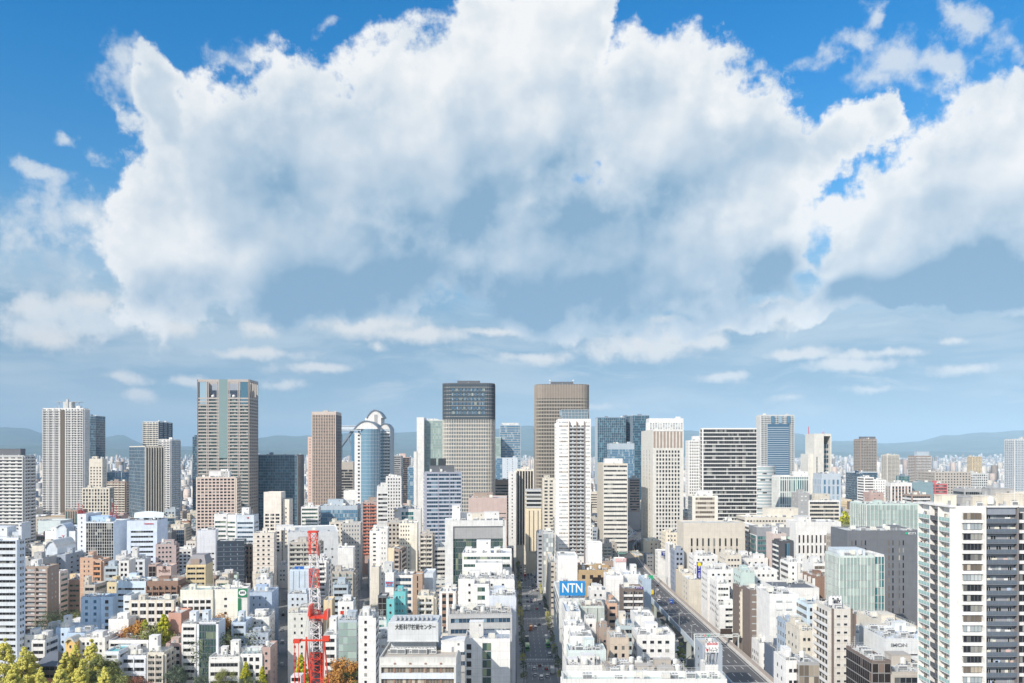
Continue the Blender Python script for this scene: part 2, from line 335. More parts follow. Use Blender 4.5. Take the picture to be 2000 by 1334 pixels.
class Bld:
    def __init__(s, name, X, Y, rz=0, z=0):
        s.root = empty(name, (X, Y, z), rz); s.wins = []; s.mats = []; s.mb = MB(); s.rz = rz; s.rng = random.Random(int(X * 7 + Y * 13))
        s.balc = {}
    def mi(s, m):
        if m not in s.mats: s.mats.append(m)
        return s.mats.index(m)
    def win(s, F, u, z, w, h, g, n=1, fr='grey', off=0.0, prio=0):
        x, y = F.p(u, off); s.wins.append((prio + {'f': 0, 'l': 1, 'r': 1, 'b': 2}[F.side], x, y, z, F.rz, w, h, g, max(1, int(n)), fr))
    def facade(s, F, z0, z1, st, wall='white', g='dark', fh=3.6, bay=3.2, c2=None, **k):
        if not st or st == 'blank': return
        H = z1 - z0; nf = max(1, int(H / fh + .3)); fh = H / nf; Wd = F.W; m = s.mi(W(wall)); m2 = s.mi(W(c2 or wall)); fr = k.get('fr', 'grey')
        mg = k.get('mg', .8); rel = k.get('rel', .28)
        if st == 'rib':
            hh = fh * k.get('wh', .46); sl = (fh - hh) * .6
            for i in range(nf):
                z = z0 + i * fh
                s.win(F, Wd / 2, z + sl, Wd - 2 * mg, hh, g, (Wd - 2 * mg) / k.get('pane', 1.8), fr)
                F.box(s.mb, mg, Wd - mg, 0, rel, z - (fh - hh - sl) + .01, z + sl - .1, m2)
            F.box(s.mb, 0, mg, 0, rel + .05, z0, z1, m); F.box(s.mb, Wd - mg, Wd, 0, rel + .05, z0, z1, m)
            F.box(s.mb, mg, Wd - mg, 0, rel, z1 - (fh - hh - sl) + .01, z1, m)
            if k.get('piers'):
                nb = max(2, round(Wd / k['piers']))
                for j in range(1, nb): u = mg + (Wd - 2 * mg) * j / nb; F.box(s.mb, u - .3, u + .3, 0, rel + .15, z0, z1, m)
        elif st in ('grid', 'vert', 'flat'):
            nb = max(1, round((Wd - 2 * mg) / bay)); bw = (Wd - 2 * mg) / nb; ww = bw * k.get('ww', .62); hh = fh * k.get('wh', .52); sl = (fh - hh) * .6
            grp = k.get('grp', 1)
            for j in range(nb):
                u = mg + bw * (j + .5)
                i = 0
                while i < nf:
                    n = min(grp, nf - i); z = z0 + i * fh + sl
                    s.win(F, u, z, ww, hh + (n - 1) * fh, g, max(1, ww / 1.6), fr); i += n
            if st != 'flat':
                for j in range(nb + 1):
                    a = mg + bw * j - (bw - ww) / 2; b_ = a + (bw - ww)
                    F.box(s.mb, max(0, a) if j else 0, min(Wd, b_) if j < nb else Wd, 0, rel + (.3 if st == 'vert' else 0), z0, z1, m)
                for i in range(0, nf + 1, grp):
                    z = z0 + i * fh; a = z - (fh - hh - sl); b_ = z + sl - .09
                    F.box(s.mb, .02, Wd - .02, 0, rel - .04, max(z0, a), min(z1, b_), m2)
        elif st == 'curt':
            for i in range(nf):
                z = z0 + i * fh; s.win(F, Wd / 2, z + .12, Wd - .3, fh - .24, g, (Wd - .3) / k.get('pane', 1.7), fr)
            nb = max(1, round(Wd / bay))
            if k.get('fins', 0):
                for j in range(nb + 1): u = Wd * j / nb; F.box(s.mb, max(0, u - .12), min(Wd, u + .12), 0, k['fins'], z0, z1, m2)
        elif st == 'balc':
            mg = k.get('mg', .5); seg = k.get('seg', 1); dp = k.get('dp', 1.3); pt = k.get('pw', .5)
            nb = max(1, round((Wd - 2 * mg) / bay)); bw = (Wd - 2 * mg) / nb
            for i in range(nf):
                z = z0 + i * fh
                for j in range(nb): s.win(F, mg + bw * (j + .5), z + .1, bw * .62, fh * .66, g, 2, fr, prio=1.5)
            L = (Wd - 2 * mg - (seg - 1) * pt) / seg
            for q in range(seg + 1):
                u = mg + q * (L + pt) - pt if q else 0
                F.box(s.mb, max(0, u), (mg if q == 0 else min(Wd, u + (pt if q < seg else mg))), 0, dp + .1, z0, z1 if not k.get('open') else z1 - 1, m)
            for q in range(seg):
                for i in range(nf):
                    uu = mg + q * (L + pt) + L / 2; x, y = F.p(uu, 0)
                    s.balc.setdefault((round(L, 2), round(dp, 2), k.get('bc', wall), k.get('ph', 1.1), k.get('bglass')), []).append((x, y, z0 + i * fh, F.rz))
        elif st == 'few':
            nb = k.get('nb', 2); hh = k.get('hh', 1.3); ww = k.get('w', 1.2)
            for i in range(nf):
                for j in range(nb): s.win(F, Wd * (j + 1) / (nb + 1), z0 + i * fh + .9, ww, hh, g, 1, fr)
                if k.get('line', 1): F.box(s.mb, .01, Wd - .01, 0, .06, z0 + i * fh, z0 + i * fh + .15, m2)
    def block(s, cx, cy, w, d, z0, z1, wall='white', parapet=1.0, roof='ltgrey'):
        m = s.mi(W(wall)); s.mb.box(cx - w / 2, cx + w / 2, cy - d / 2, cy + d / 2, z0, z1, m)
        r = MB(); r.box(cx - w / 2 + .25, cx + w / 2 - .25, cy - d / 2 + .25, cy + d / 2 - .25, z1 + .003, z1 + .08)
        s.roof = r.build('roof', W(roof, var=.25, streak=.0, scale=.12), s.root)
        if parapet:
            t = .25
            for a in ((cx - w / 2, cx + w / 2, cy - d / 2, cy - d / 2 + t), (cx - w / 2, cx + w / 2, cy + d / 2 - t, cy + d / 2), (cx - w / 2, cx - w / 2 + t, cy - d / 2 + t, cy + d / 2 - t), (cx + w / 2 - t, cx + w / 2, cy - d / 2 + t, cy + d / 2 - t)):
                s.mb.box(*a, z1 + .002, z1 + parapet, m)
    def penthouse(s, x, y, w, d, z, h, wall='white', grille=False):
        if w < .5 or d < .5: return
        b = MB(); b.box(x - w / 2, x + w / 2, y - d / 2, y + d / 2, z, z + h, 0); b.box(x - w / 2 - .1, x + w / 2 + .1, y - d / 2 - .1, y + d / 2 + .1, z + h, z + h + .2, 0)
        if grille:
            k = int(w / 1.1)
            for i in range(k): u = x - w / 2 + (i + .5) * w / k; b.box(u - .35, u + .35, y - d / 2 - .04, y - d / 2, z + .4, z + h - .5, 1)
        else:
            dr = MB(); dr.box(x - .45, x + .45, y - d / 2 - .04, y - d / 2, z, z + 2)
            if h > 4: b.box(x + w * .25 - .4, x + w * .25 + .4, y - d / 2 - .04, y - d / 2, z + h - 1.7, z + h - .8, 1)
        ph = b.build('penthouse', [W(wall), W((.16, .16, .16))], s.root)
        if not grille: dr.build('door', W((.30, .32, .34)), ph)
    def clutter(s, cx, cy, w, d, z, n=6, boxes=1, wall='white', hs=3.5):
        r = s.rng; used = []
        def spot(a, b_):
            for _ in range(12):
                x = cx + r.uniform(-.5, .5) * max(0, w - a - 1.2); y = cy + r.uniform(-.5, .5) * max(0, d - b_ - 1.2)
                if all(abs(x - q[0]) > (a + q[2]) / 2 + .2 or abs(y - q[1]) > (b_ + q[3]) / 2 + .2 for q in used):
                    used.append((x, y, a, b_)); return x, y
            return None
        for i in range(boxes):
            a = min(w * .55, r.uniform(3, 7)); b_ = min(d * .5, r.uniform(3, 6)); p = spot(a, b_)
            if p: s.penthouse(p[0], p[1], a, b_, z + .08, hs * r.uniform(.7, 1.25) / (1 + .4 * i), wall)
        for i in range(int(n * 1.3)):
            q = r.random()
            kind, sz, a, b_ = (('ac', 0, 1.2, 1), ('ac', 1, 2.1, 1.2), ('ac', 2, 3.3, 2.2), ('ac', 0, 1.2, 1), ('ac', 1, 2.1, 1.2), ('tank', 0, 2.2, 2.2), ('boxtank', 0, 3, 2.4), ('duct', 0, .9, 5.2), ('mast', 0, .5, .5), ('pipe', 0, 1, 7))[int(q * 10)]
            p = spot(a, b_)
            if p: me = unit_mesh(kind, sz); link(me.name.split('.')[0], me, getattr(s, 'roof', None) or s.root, (p[0], p[1], z + .08), r.choice((0, 0, pi / 2)) if kind in ('duct',) else 0)
    def rail(s, cx, cy, w, d, z, h=1.1, c='ltgrey'):
        b = MB()
        for a, q in (((cx - w / 2, cy - d / 2), (cx + w / 2, cy - d / 2)), ((cx + w / 2, cy - d / 2), (cx + w / 2, cy + d / 2)), ((cx - w / 2, cy - d / 2), (cx - w / 2, cy + d / 2)), ((cx - w / 2, cy + d / 2), (cx + w / 2, cy + d / 2))):
            L = sqrt((a[0] - q[0]) ** 2 + (a[1] - q[1]) ** 2); n = max(1, int(L / 1.8))
            for i in range(n + 1): t = i / n; x = a[0] + (q[0] - a[0]) * t; y = a[1] + (q[1] - a[1]) * t; b.bar((x, y, z), (x, y, z + h), .03)
            for e in (.5, 1): b.bar((*a, z + h * e), (*q, z + h * e), .035)
        b.build('railing', W(c), s.root)
    def done(s, cap=100):
        s.mb.build('wall', s.mats, s.root)
        s.wins.sort(key=lambda a: a[0])
        for (pr, x, y, z, rz, w, h, g, n, fr) in s.wins[:cap]: link('window', win_mesh(w, h, g, n, fr), s.root, (x, y, z), rz)
        rest = s.wins[cap:]
        if rest:
            V = []; Fc = []; MI = []; ms = []
            for (pr, x, y, z, rz, w, h, g, n, fr) in rest:
                me = win_mesh(w, h, g, n, fr, False); c_, s_ = cos(rz), sin(rz); b0 = len(V)
                for v in me.vertices: V.append((x + v.co.x * c_ - v.co.y * s_, y + v.co.x * s_ + v.co.y * c_, z + v.co.z))
                ids = []
                for m in me.materials:
                    if m not in ms: ms.append(m)
                    ids.append(ms.index(m))
                for p in me.polygons: Fc.append(tuple(b0 + i for i in p.vertices)); MI.append(ids[p.material_index])
            me = bpy.data.meshes.new('window_rows'); me.from_pydata(V, [], Fc)
            for m in ms: me.materials.append(m)
            me.polygons.foreach_set('material_index', MI); me.update(); tag(link('window_rows', me, s.root), kind='stuff')
        tot = 0
        for (L, dp, bc, ph, bg), lst in s.balc.items():
            b = MB(); b.box(-L / 2, L / 2, -dp, 0, -.2, 0, 0)
            if bg:
                b.box(-L / 2, L / 2, -dp, -dp + .06, .08, ph, 1); b.box(-L / 2, L / 2, -dp - .03, -dp + .09, ph, ph + .06, 0)
                k = max(1, int(L / 1.6))
                for i in range(k + 1): u = -L / 2 + L * i / k; b.box(max(-L / 2, u - .03), min(L / 2, u + .03), -dp - .03, -dp, .0, ph, 0)
            else:
                b.box(-L / 2, L / 2, -dp, -dp + .12, 0, ph, 0)
            me = b.mesh('balcony', [W(bc), flat(bg if bg else (.5, .5, .5), .25)])
            for (x, y, z, rz) in lst:
                if tot < 100: link('balcony', me, s.root, (x, y, z), rz)
                tot += 1
            if tot > 100:
                V = []; Fc = []; MI = []
                for (x, y, z, rz) in lst[max(0, 100 - (tot - len(lst))):]:
                    c_, s_ = cos(rz), sin(rz); b0 = len(V)
                    for v in me.vertices: V.append((x + v.co.x * c_ - v.co.y * s_, y + v.co.x * s_ + v.co.y * c_, z + v.co.z))
                    for p in me.polygons: Fc.append(tuple(b0 + i for i in p.vertices)); MI.append(p.material_index)
                m2 = bpy.data.meshes.new('balcony_rows'); m2.from_pydata(V, [], Fc)
                for m in me.materials: m2.materials.append(m)
                m2.polygons.foreach_set('material_index', MI); m2.update(); tag(link('balcony_rows', m2, s.root), kind='stuff')
        return s.root
def place(x0, x1, D, yaw=0, dep=20):
    """front wall seen between columns x0 and x1, its left end D metres away -> centre, width"""
    a = R(yaw); u0, u1 = U(x0), U(x1)
    w = D * (u1 - u0) / (cos(a) - u1 * sin(a))
    X = D * u0 + w / 2 * cos(a) - dep / 2 * sin(a); Y = D + w / 2 * sin(a) + dep / 2 * cos(a)
    return X, Y, a, w
def corners(X, Y, a, w, d):
    return [(X + sx * w / 2 * cos(a) - sy * d / 2 * sin(a), Y + sx * w / 2 * sin(a) + sy * d / 2 * cos(a)) for sx, sy in ((-1, -1), (1, -1), (1, 1), (-1, 1))]
def register(X, Y, a, w, d, top, yb, label, root, z=None):
    cs = corners(X, Y, a, w, d); FOOT.append((cs, label)); pxs = [1000 + FX * x / y for x, y in cs]; D = min(y for x, y in cs)
    if yb: CON.append((min(pxs), max(pxs), yb, D))
    INFO.append((min(pxs), max(pxs), top, D, label, root))
def B(x0, x1, yt, label, D=None, z=None, dep=22, yaw=None, wall='white', st='rib', side=None, yb=None, name='office_building', cat='building',
      fh=None, bay=3.2, g='dark', c2=None, roof='ltgrey', cl=5, bx=1, pent=None, bwall=None, fo=None, so=None, base=0, par=1.0, sw=None, topblank=0, hold=False, right=False, **k):
    """one building read off the photo: columns x0..x1, roof row yt, distance D (or height z)"""
    if fh is None: fh = 3.2 if 'apart' in name else 3.6
    if right and D: D = max(D, FX * 122.5 / (x0 - 1000))
    if D is not None and D < 520: cl = int(cl * (2.1 if D < 430 else 1.6))
    z_from_row = z is not None
    if D is None: D = FX * (CH - z) / (yt - HY)
    if yaw is None: yaw = 14 if x0 < 860 else 0
    if FOOT:
        def over(D_, d_):
            cs = corners(*place(x0, x1, D_, yaw, d_)[:2], R(yaw), place(x0, x1, D_, yaw, d_)[3], d_); X0, X1 = min(c[0] for c in cs), max(c[0] for c in cs); Y0, Y1 = min(c[1] for c in cs), max(c[1] for c in cs); s_ = 0
            for q, _ in FOOT:
                ox = min(X1, max(c[0] for c in q)) - max(X0, min(c[0] for c in q)); oy = min(Y1, max(c[1] for c in q)) - max(Y0, min(c[1] for c in q))
                if ox > 1.2 and oy > .6: s_ += ox * oy
            return s_
        if over(D, dep) > 0:
            best = min(((over(D * f, dep * g_) + abs(f - 1) * 60 + (1 - g_) * 6, D * f, dep * g_) for f in (1, 1.012, .988, 1.025, .975, 1.04, .96, 1.06, .945, 1.08) if not (right and f < 1) for g_ in (1, .75, .5)), key=lambda t: t[0]); D, dep = best[1], best[2]
    if z is None or z_from_row: z = ZT(yt, D)
    if yb is None: yb = yt + 25
    X, Y, a, w = place(x0, x1, D, yaw, dep); b = Bld(name, X, Y, a); b.z = z
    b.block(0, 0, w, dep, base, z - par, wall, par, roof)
    zt = z - par - topblank
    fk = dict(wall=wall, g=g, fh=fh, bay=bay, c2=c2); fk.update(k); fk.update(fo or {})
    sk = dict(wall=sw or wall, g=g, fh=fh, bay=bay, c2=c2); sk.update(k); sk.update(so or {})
    zb = base + (4 if not base else 0)
    # low floors nobody can see are left plain when other roofs hide them
    vis = CH - (1334 + 60 - HY) * D / FX
    yv = CH - (yb + 40 - HY) * D / FX
    z_lo = max(zb, zb + fk['fh'] * int(max(0, yv - zb) / fk['fh'])) if yb else zb
    z_lo = min(z_lo, zt - fk['fh'])
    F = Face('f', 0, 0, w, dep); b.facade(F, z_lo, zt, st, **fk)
    for sd_ in ('l', 'r'):
        cx = 1000 + FX * X / Y
        seen = (sd_ == 'l') == (((cx - 1000) / FX - (-tan(a))) > 0)
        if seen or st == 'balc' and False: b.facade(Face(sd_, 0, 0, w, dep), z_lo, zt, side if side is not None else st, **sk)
    if pent:
        for q in pent:   # (px0, px1, row, wall, depth fraction)
            ux0, ux1, yy = q[:3]; dq = D + dep * (q[4] if len(q) > 4 else .3)
            h = ZT(yy, dq) - (z - par); pw = (ux1 - ux0) * dq / FX; xx = ((ux0 + ux1) / 2 - 1000) / FX * dq
            lx = (xx - X) * cos(a) + (dq - Y) * sin(a)
            pd = q[5] if len(q) > 5 else dep * .45
            b.penthouse(lx, -dep / 2 + dep * (q[4] if len(q) > 4 else .3) + pd / 2, pw, pd, z - par + .08, max(1, h), q[3] if len(q) > 3 and q[3] else bwall or wall, len(q) > 6)
    b.clutter(0, 0 if not pent else -dep * .28, w - 1, (dep if not pent else dep * .35) - 1, z - par, cl, bx if not pent else 0, bwall or wall)
    register(X, Y, a, w, dep, yt, yb, label, b.root)
    tag(b.root, label, cat)
    if D < 560 and cl > 2 and (int(x0) % 3): b.rail(0, 0, w - .6, dep - .6, z)
    b.F = F; b.w = w; b.dep = dep; b.D = D; b.X = X; b.Y = Y; b.a = a
    if not hold: b.done()
    return b
def wx(b, px, off=0.0):
    """local u of column px on the front face of building b"""
    u = U(px); a = b.a
    # point on the front line: P0 + t*(cos a, sin a)
    x0 = b.X + b.dep / 2 * sin(a); y0 = b.Y - b.dep / 2 * cos(a)
    t = (u * y0 - x0) / (cos(a) - u * sin(a)); return t
def dist_at(b, lx): return b.Y - b.dep / 2 * cos(b.a) + lx * sin(b.a)
# ---------------------------------------------------------------- towers on the skyline
AT = dict(name='apartment_tower', cat='tower'); OT = dict(name='office_tower', cat='tower')
def canopy(b, px0, px1, row, c='ltgrey', drop=2.0, dy=.5):
    d = b.D + b.dep * dy; x0 = (U(px0) * d - b.X); x1 = (U(px1) * d - b.X); z = ZT(row, d); m = MB()
    m.box(x0, x1, -b.dep * .3, b.dep * .3, z - .5, z); m.box((x0 + x1) / 2 - 6, (x0 + x1) / 2 + 6, -5, 5, b.z - 1, z - .5)
    m.box((x0 + x1) / 2 - 1.5, (x0 + x1) / 2 + 1.5, -6, -3, b.z - 1, z + 3.5)
    for x in (x0 + 4, x1 - 4): m.bar((x, 0, b.z), (x, 0, z - .4), .3)
    m.build('roof_canopy', W(c), b.root)
b = B(-60, 46, 889, 'wide apartment tower with white balcony bands cut off by the left edge', D=750, dep=17, yaw=0, st='balc', side='balc', wall='ltgrey', bc='white', bay=6, ph=1.0, fh=3.1, g='dark', seg=2, yb=1040, fr='grey', pent=((-30, 40, 877, 'dkgrey', .3),), cl=3, **AT)
b = B(84, 163, 797, 'tall white apartment tower with a flat winged canopy on its roof', D=1160, dep=14, yaw=0, st='balc', side='balc', wall='white', bc='white', bay=4.2, dp=1.7, ph=.8, seg=7, pw=.9, g='brn', yb=1002, fh=3.3, name='apartment_tower', cat='tower', cl=3, hold=True)
m = MB(); b.F.box(m, b.w / 2 - 3, b.w / 2 + 3, 1.2, 1.9, 20, b.z - 3); m.build('glazed_bay', GL('warm'), b.root); canopy(b, 110, 160, 785); b.done()
B(158, 187, 812, 'dark blue slab tower half hidden behind the tall white apartment tower', D=1270, dep=30, yaw=0, st='curt', wall='slate', g='navy', yb=900, cl=2, **OT)
B(174, 200, 896, 'cream tower with small dark square windows beside the white apartment tower', D=1080, dep=12, yaw=0, st='grid', side='few', wall='cream', bay=4, fh=3.8, g='brn', yb=950, ww=.45, topblank=9, **OT)
B(160, 214, 953, 'cream and glass hotel block with a grid of tall bays', D=930, dep=10, yaw=0, st='grid', wall='cream', bay=3.2, fh=3.6, g='dark', ww=.6, wh=.7, yb=1000, cl=8, name='hotel_building')
B(209, 245, 940, 'beige striped apartment slab left of the dark finned tower', D=1060, dep=10, yaw=0, st='balc', wall='taupe', bc='cream', bay=5, seg=3, yb=1000, name='apartment_building', fh=3.1, g='brn')
B(209, 238, 922, 'low blue glass office behind the beige striped slab', D=1300, dep=24, yaw=0, st='curt', wall='steel', g='sky', yb=945)
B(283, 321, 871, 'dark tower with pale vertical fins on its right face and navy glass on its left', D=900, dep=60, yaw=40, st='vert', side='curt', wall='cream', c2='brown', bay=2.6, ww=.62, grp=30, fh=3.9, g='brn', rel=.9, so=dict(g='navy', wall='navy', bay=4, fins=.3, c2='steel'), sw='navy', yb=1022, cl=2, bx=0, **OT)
B(279, 310, 823, 'pale apartment tower with a shade-darkened right flank behind the finned tower', D=1350, dep=52, yaw=0, st='balc', side='balc', wall='ltgrey', bc='cream', bay=5, seg=3, so=dict(bc='navy', wall='navy'), yb=872, cl=3, **AT)  # shade on the right flank is put into its navy colour
B(309, 333, 858, 'shorter white balcony tower with a shade-tinted flank right of the pale apartment tower', D=1200, dep=34, yaw=0, st='balc', side='balc', wall='white', bc='white', bay=5, seg=2, so=dict(bc='steel'), yb=960, cl=3, **AT)  # steel blue balconies on the flank stand in for its shade
B(376, 386, 853, 'thin dark tower peeping out left of the great stone grid tower', D=1300, dep=30, yaw=0, st='curt', wall='navy', g='navy', yb=960, cl=0, **OT)
# the great stone grid tower
def stone_tower():
    D = 1000; X, Y, a, w = place(385, 487, D, 0, 34); b = Bld('office_tower', X, Y, a); zt = ZT(741, D); dep = 34; c = W((.47, .43, .40))
    b.mb.box(-w / 2 + 1, w / 2 - 1, -dep / 2 + 1, dep / 2 - 1, 0, zt - 22, b.mi(c)); F = Face('f', 0, 0, w, dep); Fr = Face('r', 0, 0, w, dep); Fl = Face('l', 0, 0, w, dep)
    m = b.mi(c); nf = 46; fh = (zt - 24) / nf
    piers = [0, .20, .40, .60, .80, 1.0]
    for Fx, nb in ((F, 5), (Fr, 4)):
        for j in range(nb + 1):
            u = Fx.W * j / nb
            for e in (-1, 1):
                uu = u + e * .9
                if j == 0: uu = max(uu, .5)
                if j == nb: uu = min(uu, Fx.W - .5)
                Fx.box(b.mb, max(0, uu - .45), min(Fx.W, uu + .45), -1, .35, 0, zt - (0 if j in (0, nb) else 1), m)
        Fx.box(b.mb, 0, Fx.W, -1.2, .3, zt - 3, zt, m)
        for i in range(12, nf + 1):
            Fx.box(b.mb, .01, Fx.W - .01, -1.01, .2, i * fh, i * fh + fh * .42, m)
        for i in range(12, nf):
            for j in range(nb):
                if Fx is F and j == 2 and i > 28: continue
                b.win(Fx, Fx.W * (j + .5) / nb, i * fh + fh * .42, Fx.W / nb - 3.6, fh * .56, 'dteal' if Fx is F else 'navy', 4, 'stone', -.9)
    b.mb.box(-w / 2, w / 2, dep / 2 - 1.2, dep / 2, zt - 24, zt, m); 
    Fl.box(b.mb, 0, dep, -1.2, 0, zt - 24, zt, m)
    g = MB(); F.box(g, w * .42, w * .58, -.2, .5, 28 * fh, zt + .1, 0); g.build('glazed_shaft', GL('dteal'), b.root)
    g = MB(); F.box(g, w * .83, w * .97, -.8, .0, zt - 30, zt - 3, 0); g.build('corner_glazing', GL('navy'), b.root)
    g = MB(); F.box(g, w * .05, w * .18, -.8, .0, zt - 30, zt - 3, 0); g.build('corner_glazing', GL('sky'), b.root)
    g = MB(); g.box(-w * .3, w * .3, -2, 6, zt - 24, zt - 4); g.build('plant_room', W('bgrey'), b.root)
    for u in (.3, .70):
        x, y = F.p(w * u, -2); s = MB()
        for i in range(6):
            for j in range(12):
                t0, t1 = pi * i / 6, pi * (i + 1) / 6; p0, p1 = 2 * pi * j / 12, 2 * pi * (j + 1) / 12
                q = [(1.9 * sin(t) * cos(p), 1.9 * sin(t) * sin(p), 1.9 * cos(t)) for t, p in ((t0, p0), (t1, p0), (t1, p1), (t0, p1))]; s.quad(*q)
        s.build('dish_antenna', W('pure'), b.root, (x, y - 1.6, zt - 20.5))
    register(X, Y, a, w, dep, 741, 1035, 'x', b.root)
    tag(b.root, 'tallest stone grid tower with open corners at its top and two white domes', 'tower'); b.done()
stone_tower()
B(383, 460, 932, 'beige apartment block with white upper bays in front of the stone grid tower', D=800, dep=22, yaw=8, st='grid', side='balc', wall=(.70, .60, .52), c2='pink', bay=3.6, fh=3.05, g='dark', ww=.72, wh=.55, yb=1033, name='apartment_building', so=dict(bc='cream', bay=5, seg=2), pent=((408, 446, 921, 'white', .3, 8), (430, 444, 917, 'pure', .3, 5)))
B(500, 580, 888, 'dark teal glass office block between the stone grid tower and the brown grid tower', D=1050, dep=34, yaw=0, st='curt', wall='slate', g='deep', bay=3, fins=.25, c2='slate', yb=1030, side='vert', so=dict(wall='grey'), cl=3, **OT)
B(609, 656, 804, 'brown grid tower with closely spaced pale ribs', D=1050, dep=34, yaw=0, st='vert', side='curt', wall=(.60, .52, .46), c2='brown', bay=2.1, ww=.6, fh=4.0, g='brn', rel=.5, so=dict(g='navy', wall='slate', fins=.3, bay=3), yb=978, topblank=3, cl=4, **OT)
B(601, 610, 853, 'narrow pinkish service shaft on the left of the brown grid tower', D=1062, dep=20, yaw=0, st='few', wall='pink', yb=978, cl=0, bx=0, nb=1, **OT)
B(650, 690, 902, 'beige topped block with dark glass floors right of the brown grid tower', D=1200, dep=24, yaw=0, st='rib', wall='stone', fh=4, topblank=10, wh=.75, yb=965)
def sky_bridge_building():
    D = 2300; X = U(672) * D; r = empty('twin_tower_building', (X, D + 20, 0)); s = MB()
    zt = ZT(832, D)
    for x0, x1 in ((-42, -12), (20, 50)):
        s2 = MB(); s2.box(x0, x1, -18, 18, 0, zt - 22); s2.build('glass_tower', GL('sky'), r)
    s.box(-42, 50, -20, 20, zt - 14, zt); s.box(-44, 52, -22, 22, zt, zt + 1.5)
    s.build('roof_bridge', W('pale'), r); t = MB()
    t.bar((-14, -10, zt - 60), (20, -10, zt - 14), 3); t.bar((20, -10, zt - 60), (8, -10, zt - 30), 2); t.bar((-14, 10, zt - 60), (20, 10, zt - 14), 2); t.build('bracing', W('slate'), r)
    for i in range(10): w_ = link('window', win_mesh(80, 1.6, 'blue', 20, 'pale'), r, (4, -20.1, zt - 12 + i * 0 ) ) if i == 0 else None
    tag(r, 'distant twin glass towers joined by a pale bridge at roof level', 'tower'); register(X, D + 20, 0, 100, 40, 832, 905, 'x', r)
sky_bridge_building()
# barrel roofed group
def barrel(r, x0, x1, y0, y1, z, h, c='slate', face='white'):
    m = MB(); k = 12; P = [(x0 + (x1 - x0) * i / k, z + h * sin(pi * i / k) ** .75 if 0 < i < k else z) for i in range(k + 1)]
    for i in range(k):
        a, b_ = P[i], P[i + 1]; m.quad((a[0], y0 - 1, a[1]), (b_[0], y0 - 1, b_[1]), (b_[0], y1 + 1, b_[1]), (a[0], y1 + 1, a[1]), 0)
        m.quad((a[0], y0, z), (b_[0], y0, z), (b_[0], y0, b_[1] - .6), (a[0], y0, a[1] - .6), 1); m.quad((b_[0], y1, z), (a[0], y1, z), (a[0], y1, a[1] - .1), (b_[0], y1, b_[1] - .1), 1)
        m.quad((a[0], y0 - 1, a[1] - 1.2), (b_[0], y0 - 1, b_[1] - 1.2), (b_[0], y0 - 1, b_[1]), (a[0], y0 - 1, a[1]), 0)
    m.build('barrel_roof', [W(c, metal=.3, rough=.4), W(face)], r)
def barrel_towers():
    D = 900; X = U(725) * D; Y = D + 20; r = Bld('barrel_roof_tower', X, Y); b = r; px = lambda p, d=D: U(p) * d - X
    zt = ZT(838, D); z2 = ZT(820, D + 45); zr = ZT(842, D + 30)
    b.block(px(698), 2, 26 * 0 + (px(706) - px(690)), 30, 0, ZT(846, D), 'white', .5)
    n = 14; x0, x1 = px(704), px(741); pts = [(x0 + (x1 - x0) * i / n, -16 - 7 * sin(pi * i / n)) for i in range(n + 1)]
    g = MB(); g.prism(pts + [(x1, 18), (x0, 18)], 0, zt); g.build('curved_glass_wall', glass((.10, .25, .36), (.40, .55, .62), .35, .1, .8), b.root)
    f = MB()
    nf = int(zt / 4)
    for i in range(8, nf):
        z = i * 4.0
        for a_, c_ in zip(pts[:-1], pts[1:]): f.bar((a_[0], a_[1] - .1, z), (c_[0], c_[1] - .1, z), .16)
    for p in pts[::1]: f.bar((p[0], p[1] - .1, 30), (p[0], p[1] - .1, zt), .14)
    f.build('mullions', W('steel'), b.root)
    Fl = Face('f', px(698), 2, px(706) - px(690), 30)
    for i in range(8, nf): b.win(Fl, 4.8, i * 4 + 1, 2.2, 1.8, 'brn')
    barrel(b.root, px(691), px(740), -20, 16, zt, ZT(821, D) - zt, 'slate')
    # tall rear shaft
    b.block(px(728, D + 45), 40, px(744) - px(711), 26, 0, ZT(815, D + 30), 'white', 0); barrel(b.root, px(711, D + 30), px(744, D + 30), 27, 53, ZT(815, D + 30), 9.5, 'slate')
    m = MB(); m.box(px(725, D + 26), px(731, D + 26), 26.6, 27, ZT(835, D + 26), ZT(808, D + 26)); m.build('louvre_panel', W('grey'), b.root)
    # right hand wing with balconies
    cx = (px(741, D + 30) + px(761, D + 30)) / 2; ww = px(761, D + 30) - px(741, D + 30) + 2; b.block(cx, 24, ww, 30, 0, ZT(838, D + 30), 'steel', 0); barrel(b.root, cx - ww / 2, cx + ww / 2, 9, 39, ZT(838, D + 30), 7, 'slate')
    b.facade(Face('f', cx, 24, ww, 30), 24, ZT(840, D + 30), 'balc', wall='steel', bc='pure', bay=3, fh=3.6, dp=1.8, ph=1.5, g='dark')
    register(X, Y + 6, 0, 44, 50, 798, 1012, 'x', b.root); tag(b.root, 'three linked white and blue glass shafts under slate barrel roofs', 'tower'); b.done()
barrel_towers()
B(762, 783, 890, 'grey office with dark ribbon windows right of the barrel roofed shafts', D=1400, dep=24, yaw=0, st='rib', wall='grey', yb=925, wh=.5)
B(779, 800, 893, 'brown tower with a sloping edge behind the white square windowed block', D=1500, dep=24, yaw=0, st='curt', wall='rose', g='brn', yb=940, pent=((779, 792, 886, 'pink', .2, 8),))
B(796, 811, 912, 'slim blue grey building squeezed left of the white slab tower', D=1480, dep=20, yaw=0, st='curt', wall='steel', g='sky', yb=950)
B(755, 784, 931, 'white block pierced by rows of small square windows', D=850, dep=24, yaw=10, st='grid', wall='pure', bay=3, fh=3.4, g='dark', ww=.5, wh=.5, yb=985, side='grid')
B(737, 758, 950, 'white office with round roof mark in front of the barrel roofed shafts', D=760, dep=20, yaw=10, st='rib', wall='white', yb=975, topblank=5)
